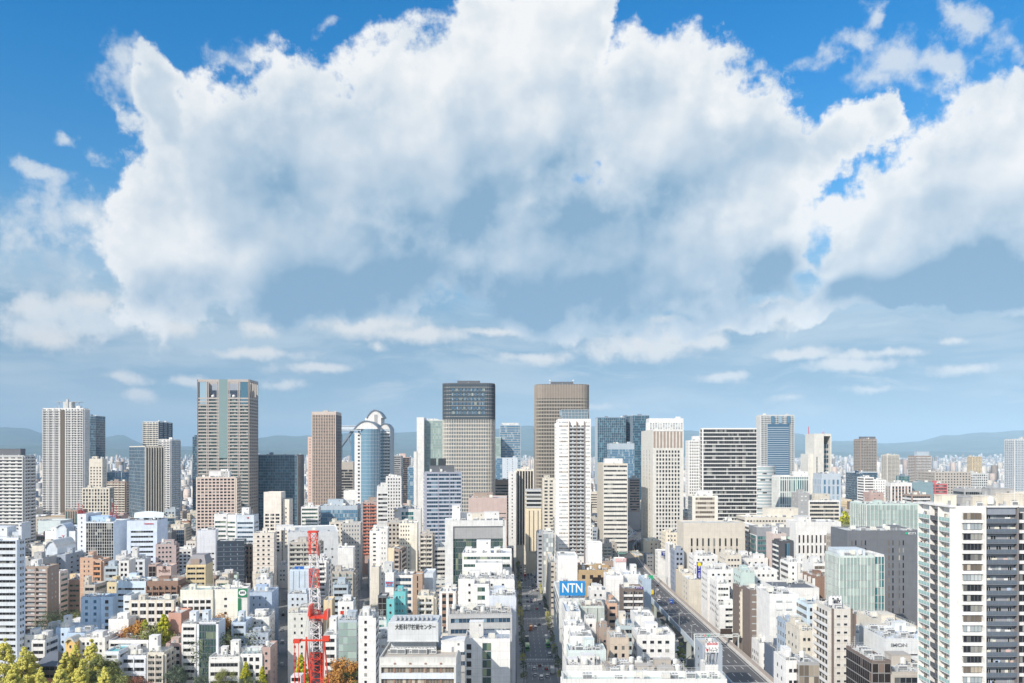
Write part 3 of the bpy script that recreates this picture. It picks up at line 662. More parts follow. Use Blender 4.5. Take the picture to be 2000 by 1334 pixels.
B(828, 868, 820, 'pale green glass tower behind the white slab', D=1150, dep=30, yaw=0, st='curt', wall='white', g='mint', bay=3, yb=915, **OT)
B(814, 828, 815, 'blank white slab joined to the pale green glass tower', D=1140, dep=30, yaw=0, st='blank', side='blank', wall='pure', yb=955, cl=0, bx=0, **OT)
B(808, 815, 882, 'lower blank white step of the slab beside the pale green glass tower', D=1140, dep=26, yaw=0, st='blank', side='blank', wall='pure', yb=955, cl=0, bx=0, **OT)
def round_tower(x0, x1, ytop, D, label, zsplit, yb, dark, pent, fin=(.70, .66, .59), low_g='brn', nsp=None):
    w = D * (U(x1) - U(x0)); X = D * (U(x0) + U(x1)) / 2; dep = w * .8; Y = D + dep / 2; zt = ZT(ytop, D); r = w * .17; b = Bld('office_tower', X, Y)
    def loop(g=0.):
        P = []; 
        for cx, cy, a0 in ((w / 2 - r, -dep / 2 + r, -90), (w / 2 - r, dep / 2 - r, 0), (-w / 2 + r, dep / 2 - r, 90), (-w / 2 + r, -dep / 2 + r, 180)):
            for i in range(9): t = R(a0 + i * 90 / 8); P.append((cx + (r + g) * cos(t), cy + (r + g) * sin(t)))
        return P
    P = loop(); m = MB(); m.prism(P, 0, zt - 1.5); m.build('glazed_wall', glass((.03,.028,.025),(.16,.15,.13),.3) if not dark or zsplit is None else glass((.08, .12, .15), (.30, .38, .42), .45, .1, .9), b.root)
    # fins all round, floors between them
    per = []
    for i in range(len(P)):
        a, c = Vector(P[i]), Vector(P[(i + 1) % len(P)]); per.append((a, c, (c - a).length))
    tot = sum(p[2] for p in per); nfin = int(tot / 1.9); fins = MB(); fins2 = MB(); zs = ZT(zsplit, D) if zsplit else zt
    pos = 0; k = 0; step = tot / nfin
    for a, c, L in per:
        d = (c - a) / L; n_ = Vector((d.y, -d.x))
        while k * step < pos + L:
            p = a + d * (k * step - pos)
            if p.y < dep * .3:
                q = p + n_ * .75; r_ = d * .30
                for fm, z0, z1 in ((fins, 20, zs),) + (((fins2, zs, zt),) if zsplit else ()):
                    th_ = r_ if fm is fins else d * .12
                    a1, a2, a3, a4 = p - th_, q - th_, q + th_, p + th_
                    fm.prism([tuple(a1), tuple(a2), tuple(a3), tuple(a4)], z0, z1)
            k += 1
        pos += L
    fins.build('vertical_fins', W(fin), b.root)
    if zsplit: fins2.build('upper_fins', W('dkgrey'), b.root)
    sl = MB(); nf = int(zt / 4.2)
    P2 = loop(.28)
    for i in range(5, nf):
        z = i * 4.2
        if z < zs - 2 : sl.prism(P2, z, z + 1.35, 0)
        elif zsplit: sl.prism(loop(.12), z, z + .5, 0)
    sl.build('floor_bands', W((.46, .42, .36) if not zsplit else (.62, .57, .50)), b.root)
    if zsplit:
        s = MB(); s.prism(loop(.4), zs - 1.2, zs + .6); s.build('dark_band', W('char'), b.root)
        F = Face('f', 0, 0, w - 2 * r, dep)
        for i in range(6):
            for j in range(9):
                b.win(F, (w - 2 * r) * (j + .5) / 9, zs + 6 + i * 5.2, 3.0, 3.2, 'sky' if (i * 5 + j * 3) % 7 else 'pale', 2, 'dkgrey', .1)
    else:
        s = MB(); s.prism(loop(.35), zt - 17, zt - 1, 0); s.build('top_band', W(dark or 'taupe'), b.root)
        f3 = MB()
    s = MB(); s.prism(loop(.3), zt - 1.5, zt); s.build('parapet', W('dkgrey'), b.root)
    for q in pent:
        h = ZT(q[2], D + 8) - zt; b.penthouse((U((q[0] + q[1]) / 2) * (D + 8) - X), -dep / 2 + 14, U(q[1]) * D - U(q[0]) * D, 12, zt, h, 'dkgrey')
    return b, X, Y, w, dep, zt
b, X, Y, w, dep, zt = round_tower(864, 965, 748, 934, '', 819, 1000, True, ((893, 937, 744),))
register(X, Y, 0, w, dep, 748, 965, 'x', b.root); tag(b.root, 'tower with rounded corners whose upper third is dark glass over a pale ribbed shaft', 'tower'); b.done()
b, X, Y, w, dep, zt = round_tower(1046, 1151, 750, 975, '', None, 940, (.30, .25, .21), ((1076, 1120, 746),), fin=(.42, .38, .33))
for u in (-.22, .22):
    s = MB(); s.bar((0, 0, 0), (0, 0, 5), .3); s.cyl(0, 0, 5, 6.5, 1.4, 10, 0, .3); s.build('dish_antenna', W('white'), b.root, (u * w, -dep * .2, zt))
register(X, Y, 0, w, dep, 750, 940, 'x', b.root); tag(b.root, 'brown rounded corner tower ribbed from base to crown behind the white apartment tower', 'tower'); b.done()
B(832, 902, 922, 'blue grey banded tower with twin dark boxes on its roof', D=720, dep=26, yaw=8, st='rib', side='balc', wall=(.40, .42, .50), c2=(.55, .58, .66), bay=3, fh=3.5, wh=.6, g='blue', yb=1028, piers=11, so=dict(bc='white', seg=2),
  pent=((840, 888, 910, 'dkgrey', .3, 12), (841, 852, 896, 'char', .34, 7), (857, 871, 896, 'char', .34, 7)), **OT)
B(976, 1017, 830, 'teal glass tower with a stepped pale foot between the two rounded towers', D=1500, dep=30, yaw=0, st='rib', wall='steel', c2='stone', g='sky', fh=4.2, wh=.8, yb=890, pent=((980, 1013, 826, 'ltgrey', .3, 10),), **OT)
B(965, 978, 854, 'lower light glass wing on the left of the teal glass tower', D=1490, dep=26, yaw=0, st='curt', wall='mint', g='mint', yb=895, cl=1, bx=0, **OT)
B(966, 983, 894, 'blue glass block at the foot of the teal glass tower', D=1400, dep=24, yaw=0, st='curt', wall='steel', g='sky', yb=935, cl=1)
B(981, 1011, 894, 'pale grey office with a white roof room in front of the teal glass tower', D=1350, dep=24, yaw=0, st='few', wall='pale', yb=935, cl=2)
B(964, 996, 938, 'grey ribbon windowed office with a small blue sign', D=1020, dep=22, yaw=0, st='rib', wall='taupe', c2='stone', wh=.5, yb=985, topblank=4)
B(915, 990, 972, 'broad pinkish office with a blank top storey and red lettering', D=700, dep=34, yaw=0, st='rib', wall=(.56, .44, .40), g='dark', wh=.22, fh=3.6, topblank=11, yb=1005, pent=((925, 962, 963, 'taupe', .3, 10),), cl=6)
B(1008, 1043, 917, 'brown office with pale full height fins beside the main street', D=860, dep=40, yaw=0, st='vert', wall='cream', c2='dkbrown', bay=2.8, ww=.72, grp=30, g='brn', rel=.6, yb=1020, cl=6)
B(993, 1008, 922, 'white windowless slab on the left of the brown finned office', D=850, dep=30, yaw=0, st='few', wall='white', nb=1, yb=1010, cl=1, bx=0)
# white apartment tower beside the avenue
b = B(1090, 1154, 818, 'slender white apartment tower with a flared glass crown beside the main street', D=680, dep=30, yaw=0, st=None, wall='pure', yb=1088, cl=0, bx=0, hold=True, **AT)
F = b.F; w = b.w
for u0, u1 in ((0, .33), (.80, 1)):
    for i in range(11, 46):
        z = 3.17 * i + 1.2
        if z < b.z - 3: b.win(F, w * (u0 + u1) / 2, z, w * (u1 - u0) - 1.6, 1.0, 'warm' if i % 4 == 0 else 'light', 6, 'white', .5)
m = b.mi(W('pure'))
for u0, u1 in ((0, .33), (.80, 1)): F.box(b.mb, w * u0, w * u1, 0, .5, 0, b.z - 1, m)
for i in range(11, 45):
    z = 3.17 * i; x, y = F.p(w * .565, 0); b.balc.setdefault((round(w * .46, 2), 1.6, 'ltgrey', 1.05, (.52, .55, .56)), []).append((x, y, z, 0))
    for j in range(4): b.win(F, w * (.36 + .12 * j + .03), z + .1, 2.1, 2.1, 'dark', 2, 'brown', .02)
Fl = Face('l', 0, 0, w, b.dep); b.facade(Fl, 30, b.z - 3, 'balc', wall='pure', bc='pure', bay=5, seg=3, fh=3.17, g='dark')
for j in (.335, .56, .79): F.box(b.mb, w * j - .2, w * j + .2, 0, 1.75, 0, b.z - 2, b.mi(W('taupe')))
cr = MB(); zt, dep = b.z, b.dep; z2 = ZT(801, 690)
lo = [(-w / 2 + 4, -dep / 2 + 2), (w / 2 - 2.5, -dep / 2 + 2), (w / 2 - 2.5, dep / 2 - 4), (-w / 2 + 4, dep / 2 - 4)]; hi = [(-w / 2 + 2.6, -dep / 2), (w / 2 - 2, -dep / 2), (w / 2 - 2, dep / 2 - 2), (-w / 2 + 2.6, dep / 2 - 2)]
for i in range(4): j = (i + 1) % 4; cr.quad((*lo[i], zt), (*lo[j], zt), (*hi[j], z2), (*hi[i], z2))
cr.quad(*[(p[0], p[1], z2 - .5) for p in hi]); cr.build('glass_crown', glass((.25, .35, .42), (.65, .68, .55), .5, .1, .9), b.root)
fr_ = MB()
for i in range(9): t = i / 8; fr_.bar((lo[0][0] + (lo[1][0] - lo[0][0]) * t, lo[0][1] - .1, zt), (hi[0][0] + (hi[1][0] - hi[0][0]) * t, hi[0][1] - .1, z2), .12)
for e in (.33, .66, 1): fr_.bar((lo[0][0] + (hi[0][0] - lo[0][0]) * e, lo[0][1] + (hi[0][1] - lo[0][1]) * e - .1, zt + (z2 - zt) * e), (lo[1][0] + (hi[1][0] - lo[1][0]) * e, lo[1][1] + (hi[1][1] - lo[1][1]) * e - .1, zt + (z2 - zt) * e), .12)
fr_.build('crown_frame', W('ltgrey'), b.root); b.done()
# blue glass cluster
B(1167, 1222, 815, 'left section of the wide dark blue glass tower cluster', D=1420, dep=40, yaw=0, st='curt', wall='slate', g='deep', bay=3.4, fins=.4, c2='steel', fh=4.2, yb=905, cl=2, **OT)
B(1219, 1243, 812, 'middle section of the wide dark blue glass tower cluster', D=1440, dep=40, yaw=0, st='curt', wall='slate', g='deep', bay=3.4, fins=.4, c2='steel', fh=4.2, yb=905, cl=1, **OT)
B(1236, 1268, 811, 'right section of the wide dark blue glass tower cluster', D=1400, dep=36, yaw=0, st='curt', wall='slate', g='deep', bay=3.4, fins=.4, c2='slate', fh=4.2, yb=935, cl=2, **OT)
B(1190, 1239, 866, 'smaller steel blue glass block in front of the dark blue cluster', D=1250, dep=30, yaw=0, st='curt', wall='steel', g='sky', bay=3, yb=935, topblank=8, **OT)
B(1178, 1226, 905, 'pale office slab striped with ribbon windows right of the white apartment tower', D=850, dep=60, yaw=0, st='rib', side='blank', wall='cream', c2=(.74, .72, .66), fh=4.6, wh=.36, g='dark', yb=1052, pent=((1182, 1216, 896, 'white', .1, 14),), cl=4, name='office_building')
B(1229, 1250, 934, 'small grey office seen between the pale striped slab and the white grid tower', D=1100, dep=20, yaw=0, st='rib', wall='grey', c2='taupe', yb=955)
B(1268, 1335, 817, 'white panelled tower top rising behind the white grid tower', D=1300, dep=30, yaw=0, st='vert', wall='pure', c2='ltgrey', bay=4, g='light', yb=845, topblank=6, cl=1, **OT)
b = B(1275, 1334, 839, 'white grid tower with paired glazed windows and a blank ribbed crown', D=850, dep=76, yaw=0, st='grid', wall=(.70, .68, .63), bay=3.1, fh=4.05, g='dark', ww=.6, wh=.62, topblank=20, side='few', yb=1038, mg=3, hold=True, cl=2, so=dict(nb=3, w=2.6, hh=3.2, g='light'), **OT)
m = b.mi(W('taupe')); F = b.F
for j in range(9): u = b.w * (j + .5) / 9; F.box(b.mb, u - 1.05, u + 1.05, 0, .12, b.z - 19, b.z - 2, m)
F.box(b.mb, 0, b.w, 0, .3, b.z - 1.8, b.z, b.mi(W('white'))); b.done()
B(1345, 1374, 860, 'white tower pierced by a fine grid of small square windows', D=1050, dep=18, yaw=0, st='grid', wall='pure', bay=3, fh=3.8, ww=.5, wh=.5, g='brn', yb=962, pent=((1354, 1374, 852, 'pure', .3, 10),), cl=2, **OT)
B(1373, 1478, 836, 'wide dark glass tower ruled by thin white horizontal ledges', D=850, dep=12, yaw=0, st='rib', wall='white', c2='white', fh=3.95, wh=.74, g='dark', rel=.9, mg=.3, yb=1045, cl=2, bx=0, **OT)
def round_white():
    D = 1000; w = D * (U(1522) - U(1470)); X = U(1496) * D; r = w / 2; b = Bld('office_building', X, D + r); zt = ZT(912, D); m = MB(); m.cyl(0, 0, 0, zt, r, 40); m.build('wall', glass((.40, .48, .50), (.72, .76, .76), .6, .3, .4), b.root)
    s = MB()
    for i in range(4, int(zt / 3.9) + 1): s.cyl(0, 0, i * 3.9 - 1.9, min(zt, i * 3.9 - .4), r + .25, 40)
    s.build('floor_bands', W('white'), b.root); s = MB(); s.cyl(0, 0, zt, zt + 1, r + .3, 40); s.build('parapet', W('white'), b.root)
    for i in range(14): t = -pi / 2 + b.rng.uniform(-.9, .9); z = 30 + 3.9 * b.rng.randint(0, 16); o = link('window', win_mesh(5, 1.7, 'dark', 3, 'grey'), b.root, (r * cos(t) * 1.01, r * sin(t) * 1.01, z), t + pi / 2)
    register(X, D + r, 0, w, w, 912, 985, 'x', b.root); tag(b.root, 'round white drum shaped office right of the white ledged dark tower', 'building')
round_white()
b = B(1486, 1551, 810, 'tall apartment tower with blue glass centre and white gridded corners', D=1250, dep=20, yaw=0, st='balc', side='balc', wall='ltgrey', bc='ltgrey', bay=3, seg=11, pw=.5, fh=3.3, g='dark', yb=932, hold=True, name='apartment_tower', cat='tower', cl=4)
m = MB(); b.F.box(m, b.w * .19, b.w * .84, 1.5, 2.2, 60, b.z - 14); m.build('glazed_centre', glass((.07, .15, .24), (.26, .38, .48), .35), b.root)
m = MB()
for i in range(int((b.z - 80) / 3.3)): z = 64 + i * 3.3; b.F.box(m, b.w * .19, b.w * .84, 2.2, 2.5, z, z + .9)
m.build('floor_bands', W('steel'), b.root)
m = MB()
for u in (.3, .52, .77): b.F.box(m, b.w * u, b.w * (u + .1), 1.5, 2.6, b.z - 13, b.z - 2)
m.build('top_windows', GL('sky'), b.root); b.done()
B(1522, 1580, 929, 'green glass office with fine white verticals below the blue centred tower', D=950, dep=26, yaw=0, st='vert', wall='white', c2='mint', bay=2.6, ww=.7, grp=4, g='teal', yb=965, pent=((1552, 1578, 921, 'pure', .2, 8),))
def notched_tower():
    D = 1000; X = U(1604) * D; b = Bld('office_tower', X, D + 15); px = lambda p: U(p) * D - X
    zt = ZT(847, D); c = (.70, .68, .62)
    b.block((px(1590) + px(1609)) / 2, 0, px(1609) - px(1590), 30, 0, zt, c, .0)
    b.block((px(1580.5) + px(1591)) / 2, 2, px(1591) - px(1580.5) - .1, 26, 0, ZT(888, D), c, 1)
    b.block((px(1609) + px(1623)) / 2, 3, px(1623) - px(1609) - .1, 24, 0, ZT(874, D), 'grey', 0)
    m = b.mi(W(c)); b.mb.box(px(1609), px(1623.5), -15, 15, zt - 3, zt, m); b.mb.box(px(1621.8), px(1624), -15, 15, 0, zt - 3, m); b.mb.box(px(1609), px(1621.8), 8, 15, ZT(874, D), zt - 3, m)
    F = Face('f', (px(1590) + px(1609)) / 2, 0, px(1609) - px(1590), 30)
    for i in range(20): b.win(F, 3.5, 24 + i * 4.5, 1.1, 4.2, 'dark', 1)
    F2 = Face('f', (px(1609) + px(1623)) / 2, 3, px(1621.8) - px(1609), 24)
    for i in range(10): b.win(F2, F2.W / 2, 70 + i * 6, F2.W - 1, 3.4 if i % 3 else 5.2, 'navy', 3, 'white')
    s = MB(); s.bar((-10, 0, zt), (-10, 0, zt + 9), .3); s.build('antenna', W('red'), b.root)
    register(X, D + 15, 0, 30, 30, 847, 978, 'x', b.root); tag(b.root, 'tall stone tower with a deep square notch at its top right corner', 'tower'); b.done()
notched_tower()
B(1605, 1642, 925, 'pale blue grey office at the foot of the notched stone tower', D=900, dep=26, yaw=0, st='vert', wall=(.50, .56, .62), bay=5, ww=.5, grp=3, g='sky', yb=978, topblank=5)
B(1559, 1581, 963, 'dark grey narrow hotel with roof lettering left of the banded office', D=800, dep=20, yaw=0, st='few', wall='grey', nb=2, w=2.2, g='light', yb=1005, cl=2)
B(1580, 1640, 977, 'cream banded office with long ribbon windows below the notched tower', D=790, dep=14, yaw=0, st='rib', wall='white', c2='cream', g='dark', wh=.55, fh=3.7, yb=1020, pent=((1592, 1621, 965, 'cream', .2, 9),))
B(1681, 1712, 857, 'dark topped brown apartment tower standing alone on the right', D=1700, dep=32, yaw=0, st='balc', wall='taupe', bc='stone', seg=3, bay=5, g='dark', yb=925, cl=3, pent=((1683, 1710, 853, 'dkgrey', .3, 14),), **AT)
B(1733, 1756, 888, 'cream apartment tower right of the dark topped one', D=2000, dep=30, yaw=0, st='balc', wall='cream', bc='cream', seg=3, yb=930, **AT)
B(1788, 1818, 890, 'brown and white apartment tower with a glazed roof room', D=1700, dep=30, yaw=0, st='balc', wall='taupe', bc='white', seg=3, yb=935, pent=((1791, 1815, 882, 'steel', .3, 12),), **AT)
B(1899, 1918, 892, 'tan plain tower far off on the right', D=2200, dep=26, yaw=0, st='grid', wall='tan', fh=3.4, bay=4, yb=925, **AT)
B(1982, 2010, 857, 'tall pale apartment tower at the right edge behind the balconied block', D=1500, dep=30, yaw=0, st='balc', wall='ltgrey', bc='pale', seg=5, bay=4, yb=950, g='sky', **AT)
B(1664, 1714, 922, 'glass fronted office at the foot of the dark topped tower', D=1300, dep=24, yaw=0, st='curt', wall='steel', g='navy', yb=945)
B(1676, 1690, 925, 'narrow navy slab left of the white ribbon office', D=1150, dep=22, yaw=0, st='curt', wall='navy', g='navy', yb=980)
B(1688, 1707, 932, 'white office with curved ribbon windows and dark glass', D=1120, dep=22, yaw=0, st='rib', wall='pure', g='brn', yb=968)
B(1703, 1731, 937, 'plain white block with few windows right of the ribbon office', D=1160, dep=22, yaw=0, st='few', wall='pure', nb=5, yb=968)
B(1740, 1781, 943, 'brown hotel with white full height ribs and square windows', D=950, dep=14, yaw=0, st='grid', wall='white', c2='brown', g='brn', bay=3.6, ww=.62, wh=.6, yb=980, topblank=3)
B(1761, 1776, 929, 'small teal glass cube behind the white ribbed hotel', D=1250, dep=18, yaw=0, st='curt', wall='slate', g='teal', yb=945, cl=0)
B(1782, 1823, 942, 'grey block half clad in blank teal panels', D=960, dep=12, yaw=0, st='blank', wall=(.24, .34, .38), yb=980)
B(1826, 1897, 922, 'large grey government block with rows of square windows and a rounded end', D=1150, dep=50, yaw=0, st='grid', wall='stone', g='dark', bay=4, fh=3.7, ww=.5, wh=.45, yb=955, cl=8)
B(1826, 1850, 945, 'red clad low hall in front of the grey government block', D=1000, dep=20, yaw=0, st='rib', wall=(.55, .16, .16), yb=965)
B(1895, 1930, 925, 'light grey stepped office behind the balconied block', D=1250, dep=30, yaw=0, st='grid', wall='ltgrey', yb=950)
B(1781, 1818, 966, 'low brown block with white bands above the green glass court building', D=820, dep=20, yaw=0, st='rib', wall='taupe', c2='white', yb=985)
B(1700, 1726, 962, 'small red brick block above the long green glazed office', D=880, dep=18, yaw=0, st='few', wall='rose', yb=985)
B(1884, 1950, 954, 'dark grey stepped hall with a framed opening behind the balconied block', D=760, dep=20, yaw=0, st='rib', wall='grey', c2='grey', fh=8, wh=.3, yb=985, cl=6)
B(1952, 2040, 962, 'cream stepped office with gold bands at the right edge', D=700, dep=20, yaw=0, st='rib', wall='cream', c2='tan', yb=985, cl=8)
# ---------------------------------------------------------------- middle distance and foreground blocks
AB = dict(name='apartment_building', cat='building')
def board(b, px0, px1, r0, r1, c, off=.3, name='sign_panel', D=None):
    """flat sign on the front face of b, given by columns and rows"""
    u0, u1 = wx(b, px0), wx(b, px1); d = dist_at(b, (u0 + u1) / 2); z0, z1 = ZT(r1, d), ZT(r0, d); m = MB()
    y = -b.dep / 2 - off; m.box(u0, u1, y - .15, y, z0, z1); m.build(name, flat(c, .5), b.root)
    return (u0 + u1) / 2, y - .2, (z0 + z1) / 2, u1 - u0, z1 - z0
RED, BLUE, WHT, BLK = (.65, .02, .02), (.01, .06, .45), (.85, .85, .85), (.02, .02, .02)
def words(b, body, c, px0, px1, r0, r1, off=.35, shear=0.):
    u0, u1 = wx(b, px0), wx(b, px1); d = dist_at(b, (u0 + u1) / 2); z0, z1 = ZT(r1, d), ZT(r0, d)
    return lettering(body, (z1 - z0) * 1.15, flat(c, .5), b.root, ((u0 + u1) / 2, -b.dep / 2 - off, (z0 + z1) / 2), u1 - u0, 0, .08, shear)
# --- far left
b = B(-70, 36, 1050, 'pale blue apartment block with deep white banded balconies at the left edge', D=425, dep=6, yaw=0, st='rib', side='few', wall=(.68, .75, .84), c2=(.76, .81, .87), fh=3.3, wh=.45, g='dark', rel=1.2, yb=1270, piers=13, roof='pale', cl=5, bx=0,
      pent=((-20, 14, 1030, 'cool', .2, 8), (36, 42, 1022, 'cool', .1, 8), (14, 36, 1040, 'pale', .5, 4)), **AB)
B(48, 95, 1106, 'mauve brown apartment block with stacked balconies beside the pale blue block', D=520, dep=12, yaw=0, st='balc', side='few', wall='taupe', bc=(.45, .37, .34), bay=6, fh=3.0, g='light', seg=2, yb=1238, pent=((60, 74, 1094, 'white', .4, 5),), **AB)
B(101, 117, 1116, 'thin white and teal glass office right of the mauve brown block', D=560, dep=10, yaw=0, st='rib', wall='white', g='teal', wh=.4, yb=1205, cl=1, bx=0)
B(106, 128, 1083, 'blue grey office with a zigzag outside stair', D=620, dep=26, yaw=0, st='few', wall='bgrey', g='dark', nb=1, yb=1120, so=dict(nb=2, w=3), cl=2)
b = B(110, 130, 1030, 'white rounded signboard building with small dark and red logo', D=690, dep=26, yaw=0, st='blank', wall='pale', yb=1100, cl=2, bx=0, hold=True)
barrel(b.root, -b.w / 2, b.w / 2, -13, -1, b.z, 3.2, 'pale', 'pale'); words(b, 'veriTa', (.03, .03, .12), 114, 121, 1048.5, 1051); words(b, 'Y', RED, 121, 126, 1045, 1051); b.done()
B(88, 110, 1037, 'white panelled wing left of the rounded signboard building', D=700, dep=24, yaw=0, st='blank', wall='pure', yb=1090, cl=4)
B(130, 147, 1037, 'white panelled wing right of the rounded signboard building', D=700, dep=24, yaw=0, st='blank', wall=(.74, .78, .80), yb=1088, cl=4)
B(74, 118, 1017, 'plain silver clad hall behind the rounded signboard building', D=830, dep=24, yaw=0, st='blank', wall=(.60, .68, .70), yb=1035, cl=1, bx=0)
B(68, 128, 1010, 'long stone hall with a curved yellow roof edge below the tall white tower', D=900, dep=30, yaw=0, st='few', wall='stone', yb=1020, nb=9, cl=0, bx=0, c2='gold', roof='gold')
B(127, 153, 996, 'brown striped office with a teal glass top floor', D=860, dep=18, yaw=0, st='vert', wall='taupe', c2='brown', grp=30, bay=2.6, g='teal', yb=1030, cl=3)
b = B(88, 112, 1070, 'silver office under an arched roof in the left foreground', D=640, dep=26, yaw=0, st='rib', wall='pale', g='dark', wh=.35, yb=1112, topblank=6, cl=0, bx=0, hold=True)
barrel(b.root, -b.w / 2, b.w / 2, -13, 13, b.z, 6, 'ltgrey', 'pale'); b.done()
B(62, 86, 1066, 'white building with curved panel roof behind the grey gabled lettering', D=660, dep=20, yaw=0, st='blank', wall='cream', yb=1090, cl=2)
b = B(49, 84, 1090, 'grey mansard roofed building lettered in dark small characters', D=600, dep=18, yaw=0, st='blank', wall='grey', yb=1108, cl=1, hold=True); words(b, '新日本建物', BLK, 56, 70, 1091, 1095); b.done()
B(151, 168, 1004, 'tall white stair shaft on the left of the reflective glass office', D=640, dep=24, yaw=0, st='few', wall='cool', nb=1, yb=1100, cl=2, bx=0)
B(168, 222, 1019, 'reflective glass office gridded with thin white lines and a blue band on top', D=644, dep=28, yaw=0, st='curt', wall='pale', g='dark', fh=2.4, bay=1.8, fins=.15, c2='white', yb=1090, side='blank', sw='bgrey', pent=((176, 212, 1009, 'blue', .25, 12),), cl=7, fr='ltgrey', **OT)
B(222, 240, 1015, 'brown glass annex between the reflective glass office and the ribbon office', D=700, dep=26, yaw=0, st='curt', wall='taupe', g='brn', yb=1080, cl=2, bx=0)
b = B(248, 307, 1017, 'pale blue ribbon windowed office with a curved roof screen and red lettering', D=640, dep=26, yaw=6, st='rib', side='blank', wall=(.66, .74, .86), g='dark', fh=3.9, wh=.38, mg=3, topblank=6, yb=1100, cl=8, bx=0, hold=True)
words(b, 'T.KOMONO', RED, 281, 300, 1021.5, 1024.5); m = MB(); k = 14
for i in range(k):
    t0, t1 = i / k, (i + 1) / k; x0, x1 = -b.w / 2 + t0 * b.w, -b.w / 2 + t1 * b.w; z0, z1 = [ZT(1003, b.D + 8) + 1.2 * sin(pi * t) for t in (t0, t1)]
    m.quad((x0, 2, b.z + 1), (x1, 2, b.z + 1), (x1, 4, z1), (x0, 4, z0)); m.quad((x0, 4, z0), (x1, 4, z1), (x1, 12, z1 - 3), (x0, 12, z0 - 3)); 
m.build('roof_screen', W((.62, .70, .74)), b.root); b.done()
B(308, 335, 1040, 'low dark grey block right of the red lettered ribbon office', D=760, dep=20, yaw=10, st='few', wall='dkgrey', yb=1062, cl=2)
B(156, 182, 1089, 'left half of the orange brick apartment block with small windows', D=560, dep=12, yaw=0, st='few', side='balc', wall='orange', c2='cream', nb=2, w=.8, fh=3.3, g='dark', yb=1130, cl=3, hs=2.5, **AB)
B(183, 199, 1093, 'right half of the orange brick apartment block with balconies', D=556, dep=12, yaw=0, st='balc', wall='orange', bc=(.70, .36, .20), fh=3.3, bay=4, seg=1, yb=1140, cl=1, bx=0, **AB)
B(164, 186, 1142, 'small cream house with a tall white chimney shaft below the orange brick block', D=500, dep=14, yaw=0, st='rib', wall='stone', yb=1158, pent=((165, 173, 1127, 'cream', .2, 4),), cl=1)
B(226, 246, 1085, 'narrow white office in front of the reflective glass office', D=590, dep=14, yaw=10, st='rib', side='blank', wall='white', yb=1100, cl=2, topblank=2)
B(232, 252, 1095, 'white building with two window rows above a blank lower wall', D=545, dep=16, yaw=10, st='grid', side='blank', wall='pure', g='dark', bay=2.4, yb=1130, cl=3, bx=0)
B(204, 229, 1106, 'dull grey blue low office between orange brick and white blocks', D=550, dep=14, yaw=6, st='rib', wall='steel', g='dark', yb=1130, cl=3)
B(257, 283, 1093, 'white stepped office casting shade left of the mauve block', D=570, dep=16, yaw=10, st='grid', side='blank', wall='cool', g='dark', yb=1124, cl=3, pent=((258, 268, 1070, 'white', .3, 5), (270, 280, 1085, 'white', .5, 5)))
B(304, 340, 1063, 'mauve tiled apartment block with dark stair slot', D=590, dep=16, yaw=14, st='few', side='balc', wall=(.55, .44, .42), nb=4, w=1.4, g='dark', yb=1105, so=dict(bc='rose', bay=5), **AB)
b = B(306, 334, 1106, 'pink blank gabled wall with dark lettering under the mauve block', D=500, dep=12, yaw=6, st='blank', wall='pink', yb=1128, cl=3, bx=0, hold=True); words(b, '大阪\nアーバンライフ', (.1, .03, .02), 310, 331, 1109, 1115); b.done()
B(290, 305, 1103, 'dark maroon tiled corner block left of the pink lettered wall', D=515, dep=10, yaw=6, st='curt', wall='rose', g='brn', yb=1128, cl=1, bx=0)
B(228, 285, 1135, 'light blue office with three wide windows over a long ribbon', D=470, dep=16, yaw=0, st='rib', wall=(.62, .72, .80), g='dark', wh=.35, yb=1162, cl=5, side='blank', topblank=2)
B(287, 348, 1135, 'orange edged block with planted shady balconies', D=470, dep=14, yaw=4, st='balc', wall='brown', bc='brown', bay=4, seg=5, yb=1163, cl=9, bx=1, topblank=.5, par=2.2, roof='white', **AB)
B(209, 228, 1137, 'small yellow roofed house beside the light blue office', D=488, dep=10, yaw=0, st='few', wall='yellow', yb=1155, cl=3)
# --- school
B(252, 340, 1172, 'long cream school wing with rows of paired windows left of the gym', D=440, dep=12, yaw=2, st='grid', wall='cream', c2='white', g='dark', bay=4.4, fh=3.7, ww=.72, wh=.55, yb=1250, cl=4, name='school_building')
B(241, 256, 1163, 'pale stair tower at the left end of the long cream school wing', D=436, dep=12, yaw=2, st='few', wall=(.66, .70, .72), nb=1, w=2.6, hh=.9, yb=1225, cl=0, bx=0, name='school_building')
B(352, 416, 1152, 'cream school wing with four tall window bays', D=445, dep=12, yaw=4, st='grid', wall=(.80, .78, .68), c2='white', g='dark', bay=3.4, fh=3.7, ww=.8, wh=.52, topblank=4, yb=1205, roof='mint', name='school_building', cl=2)
B(417, 464, 1151, 'blank cream school hall with a column of small windows', D=447, dep=14, yaw=4, st='few', wall=(.82, .80, .72), nb=1, w=1.6, g='dark', topblank=2, yb=1210, name='school_building', cl=3, bx=0)
b = B(465, 483, 1148, 'white sign tower with a dark green panel and oval emblem beside the school', D=446, dep=5, yaw=4, st='blank', wall='white', yb=1206, cl=0, bx=0, name='sign_tower', cat='tower', hold=True)
x, y, z, w_, h_ = board(b, 465.2, 483, 1149, 1166, (.02, .20, .09))
m = MB(); P = [(x + w_ * .42 * cos(t), z + h_ * .33 * sin(t)) for t in [2 * pi * i / 24 for i in range(24)]]
n0 = len(m.v); m.v += [(p[0], y - .05, p[1]) for p in P]; m.f.append(tuple(range(n0, n0 + 24))); m.mi.append(0); m.build('emblem', flat(WHT), b.root)
lettering('星光堂', h_ * .3, flat(BLK), b.root, (x, y - .12, z), w_ * .55); board(b, 465.2, 470.5, 1168, 1206, (.02, .20, .09)); b.done()
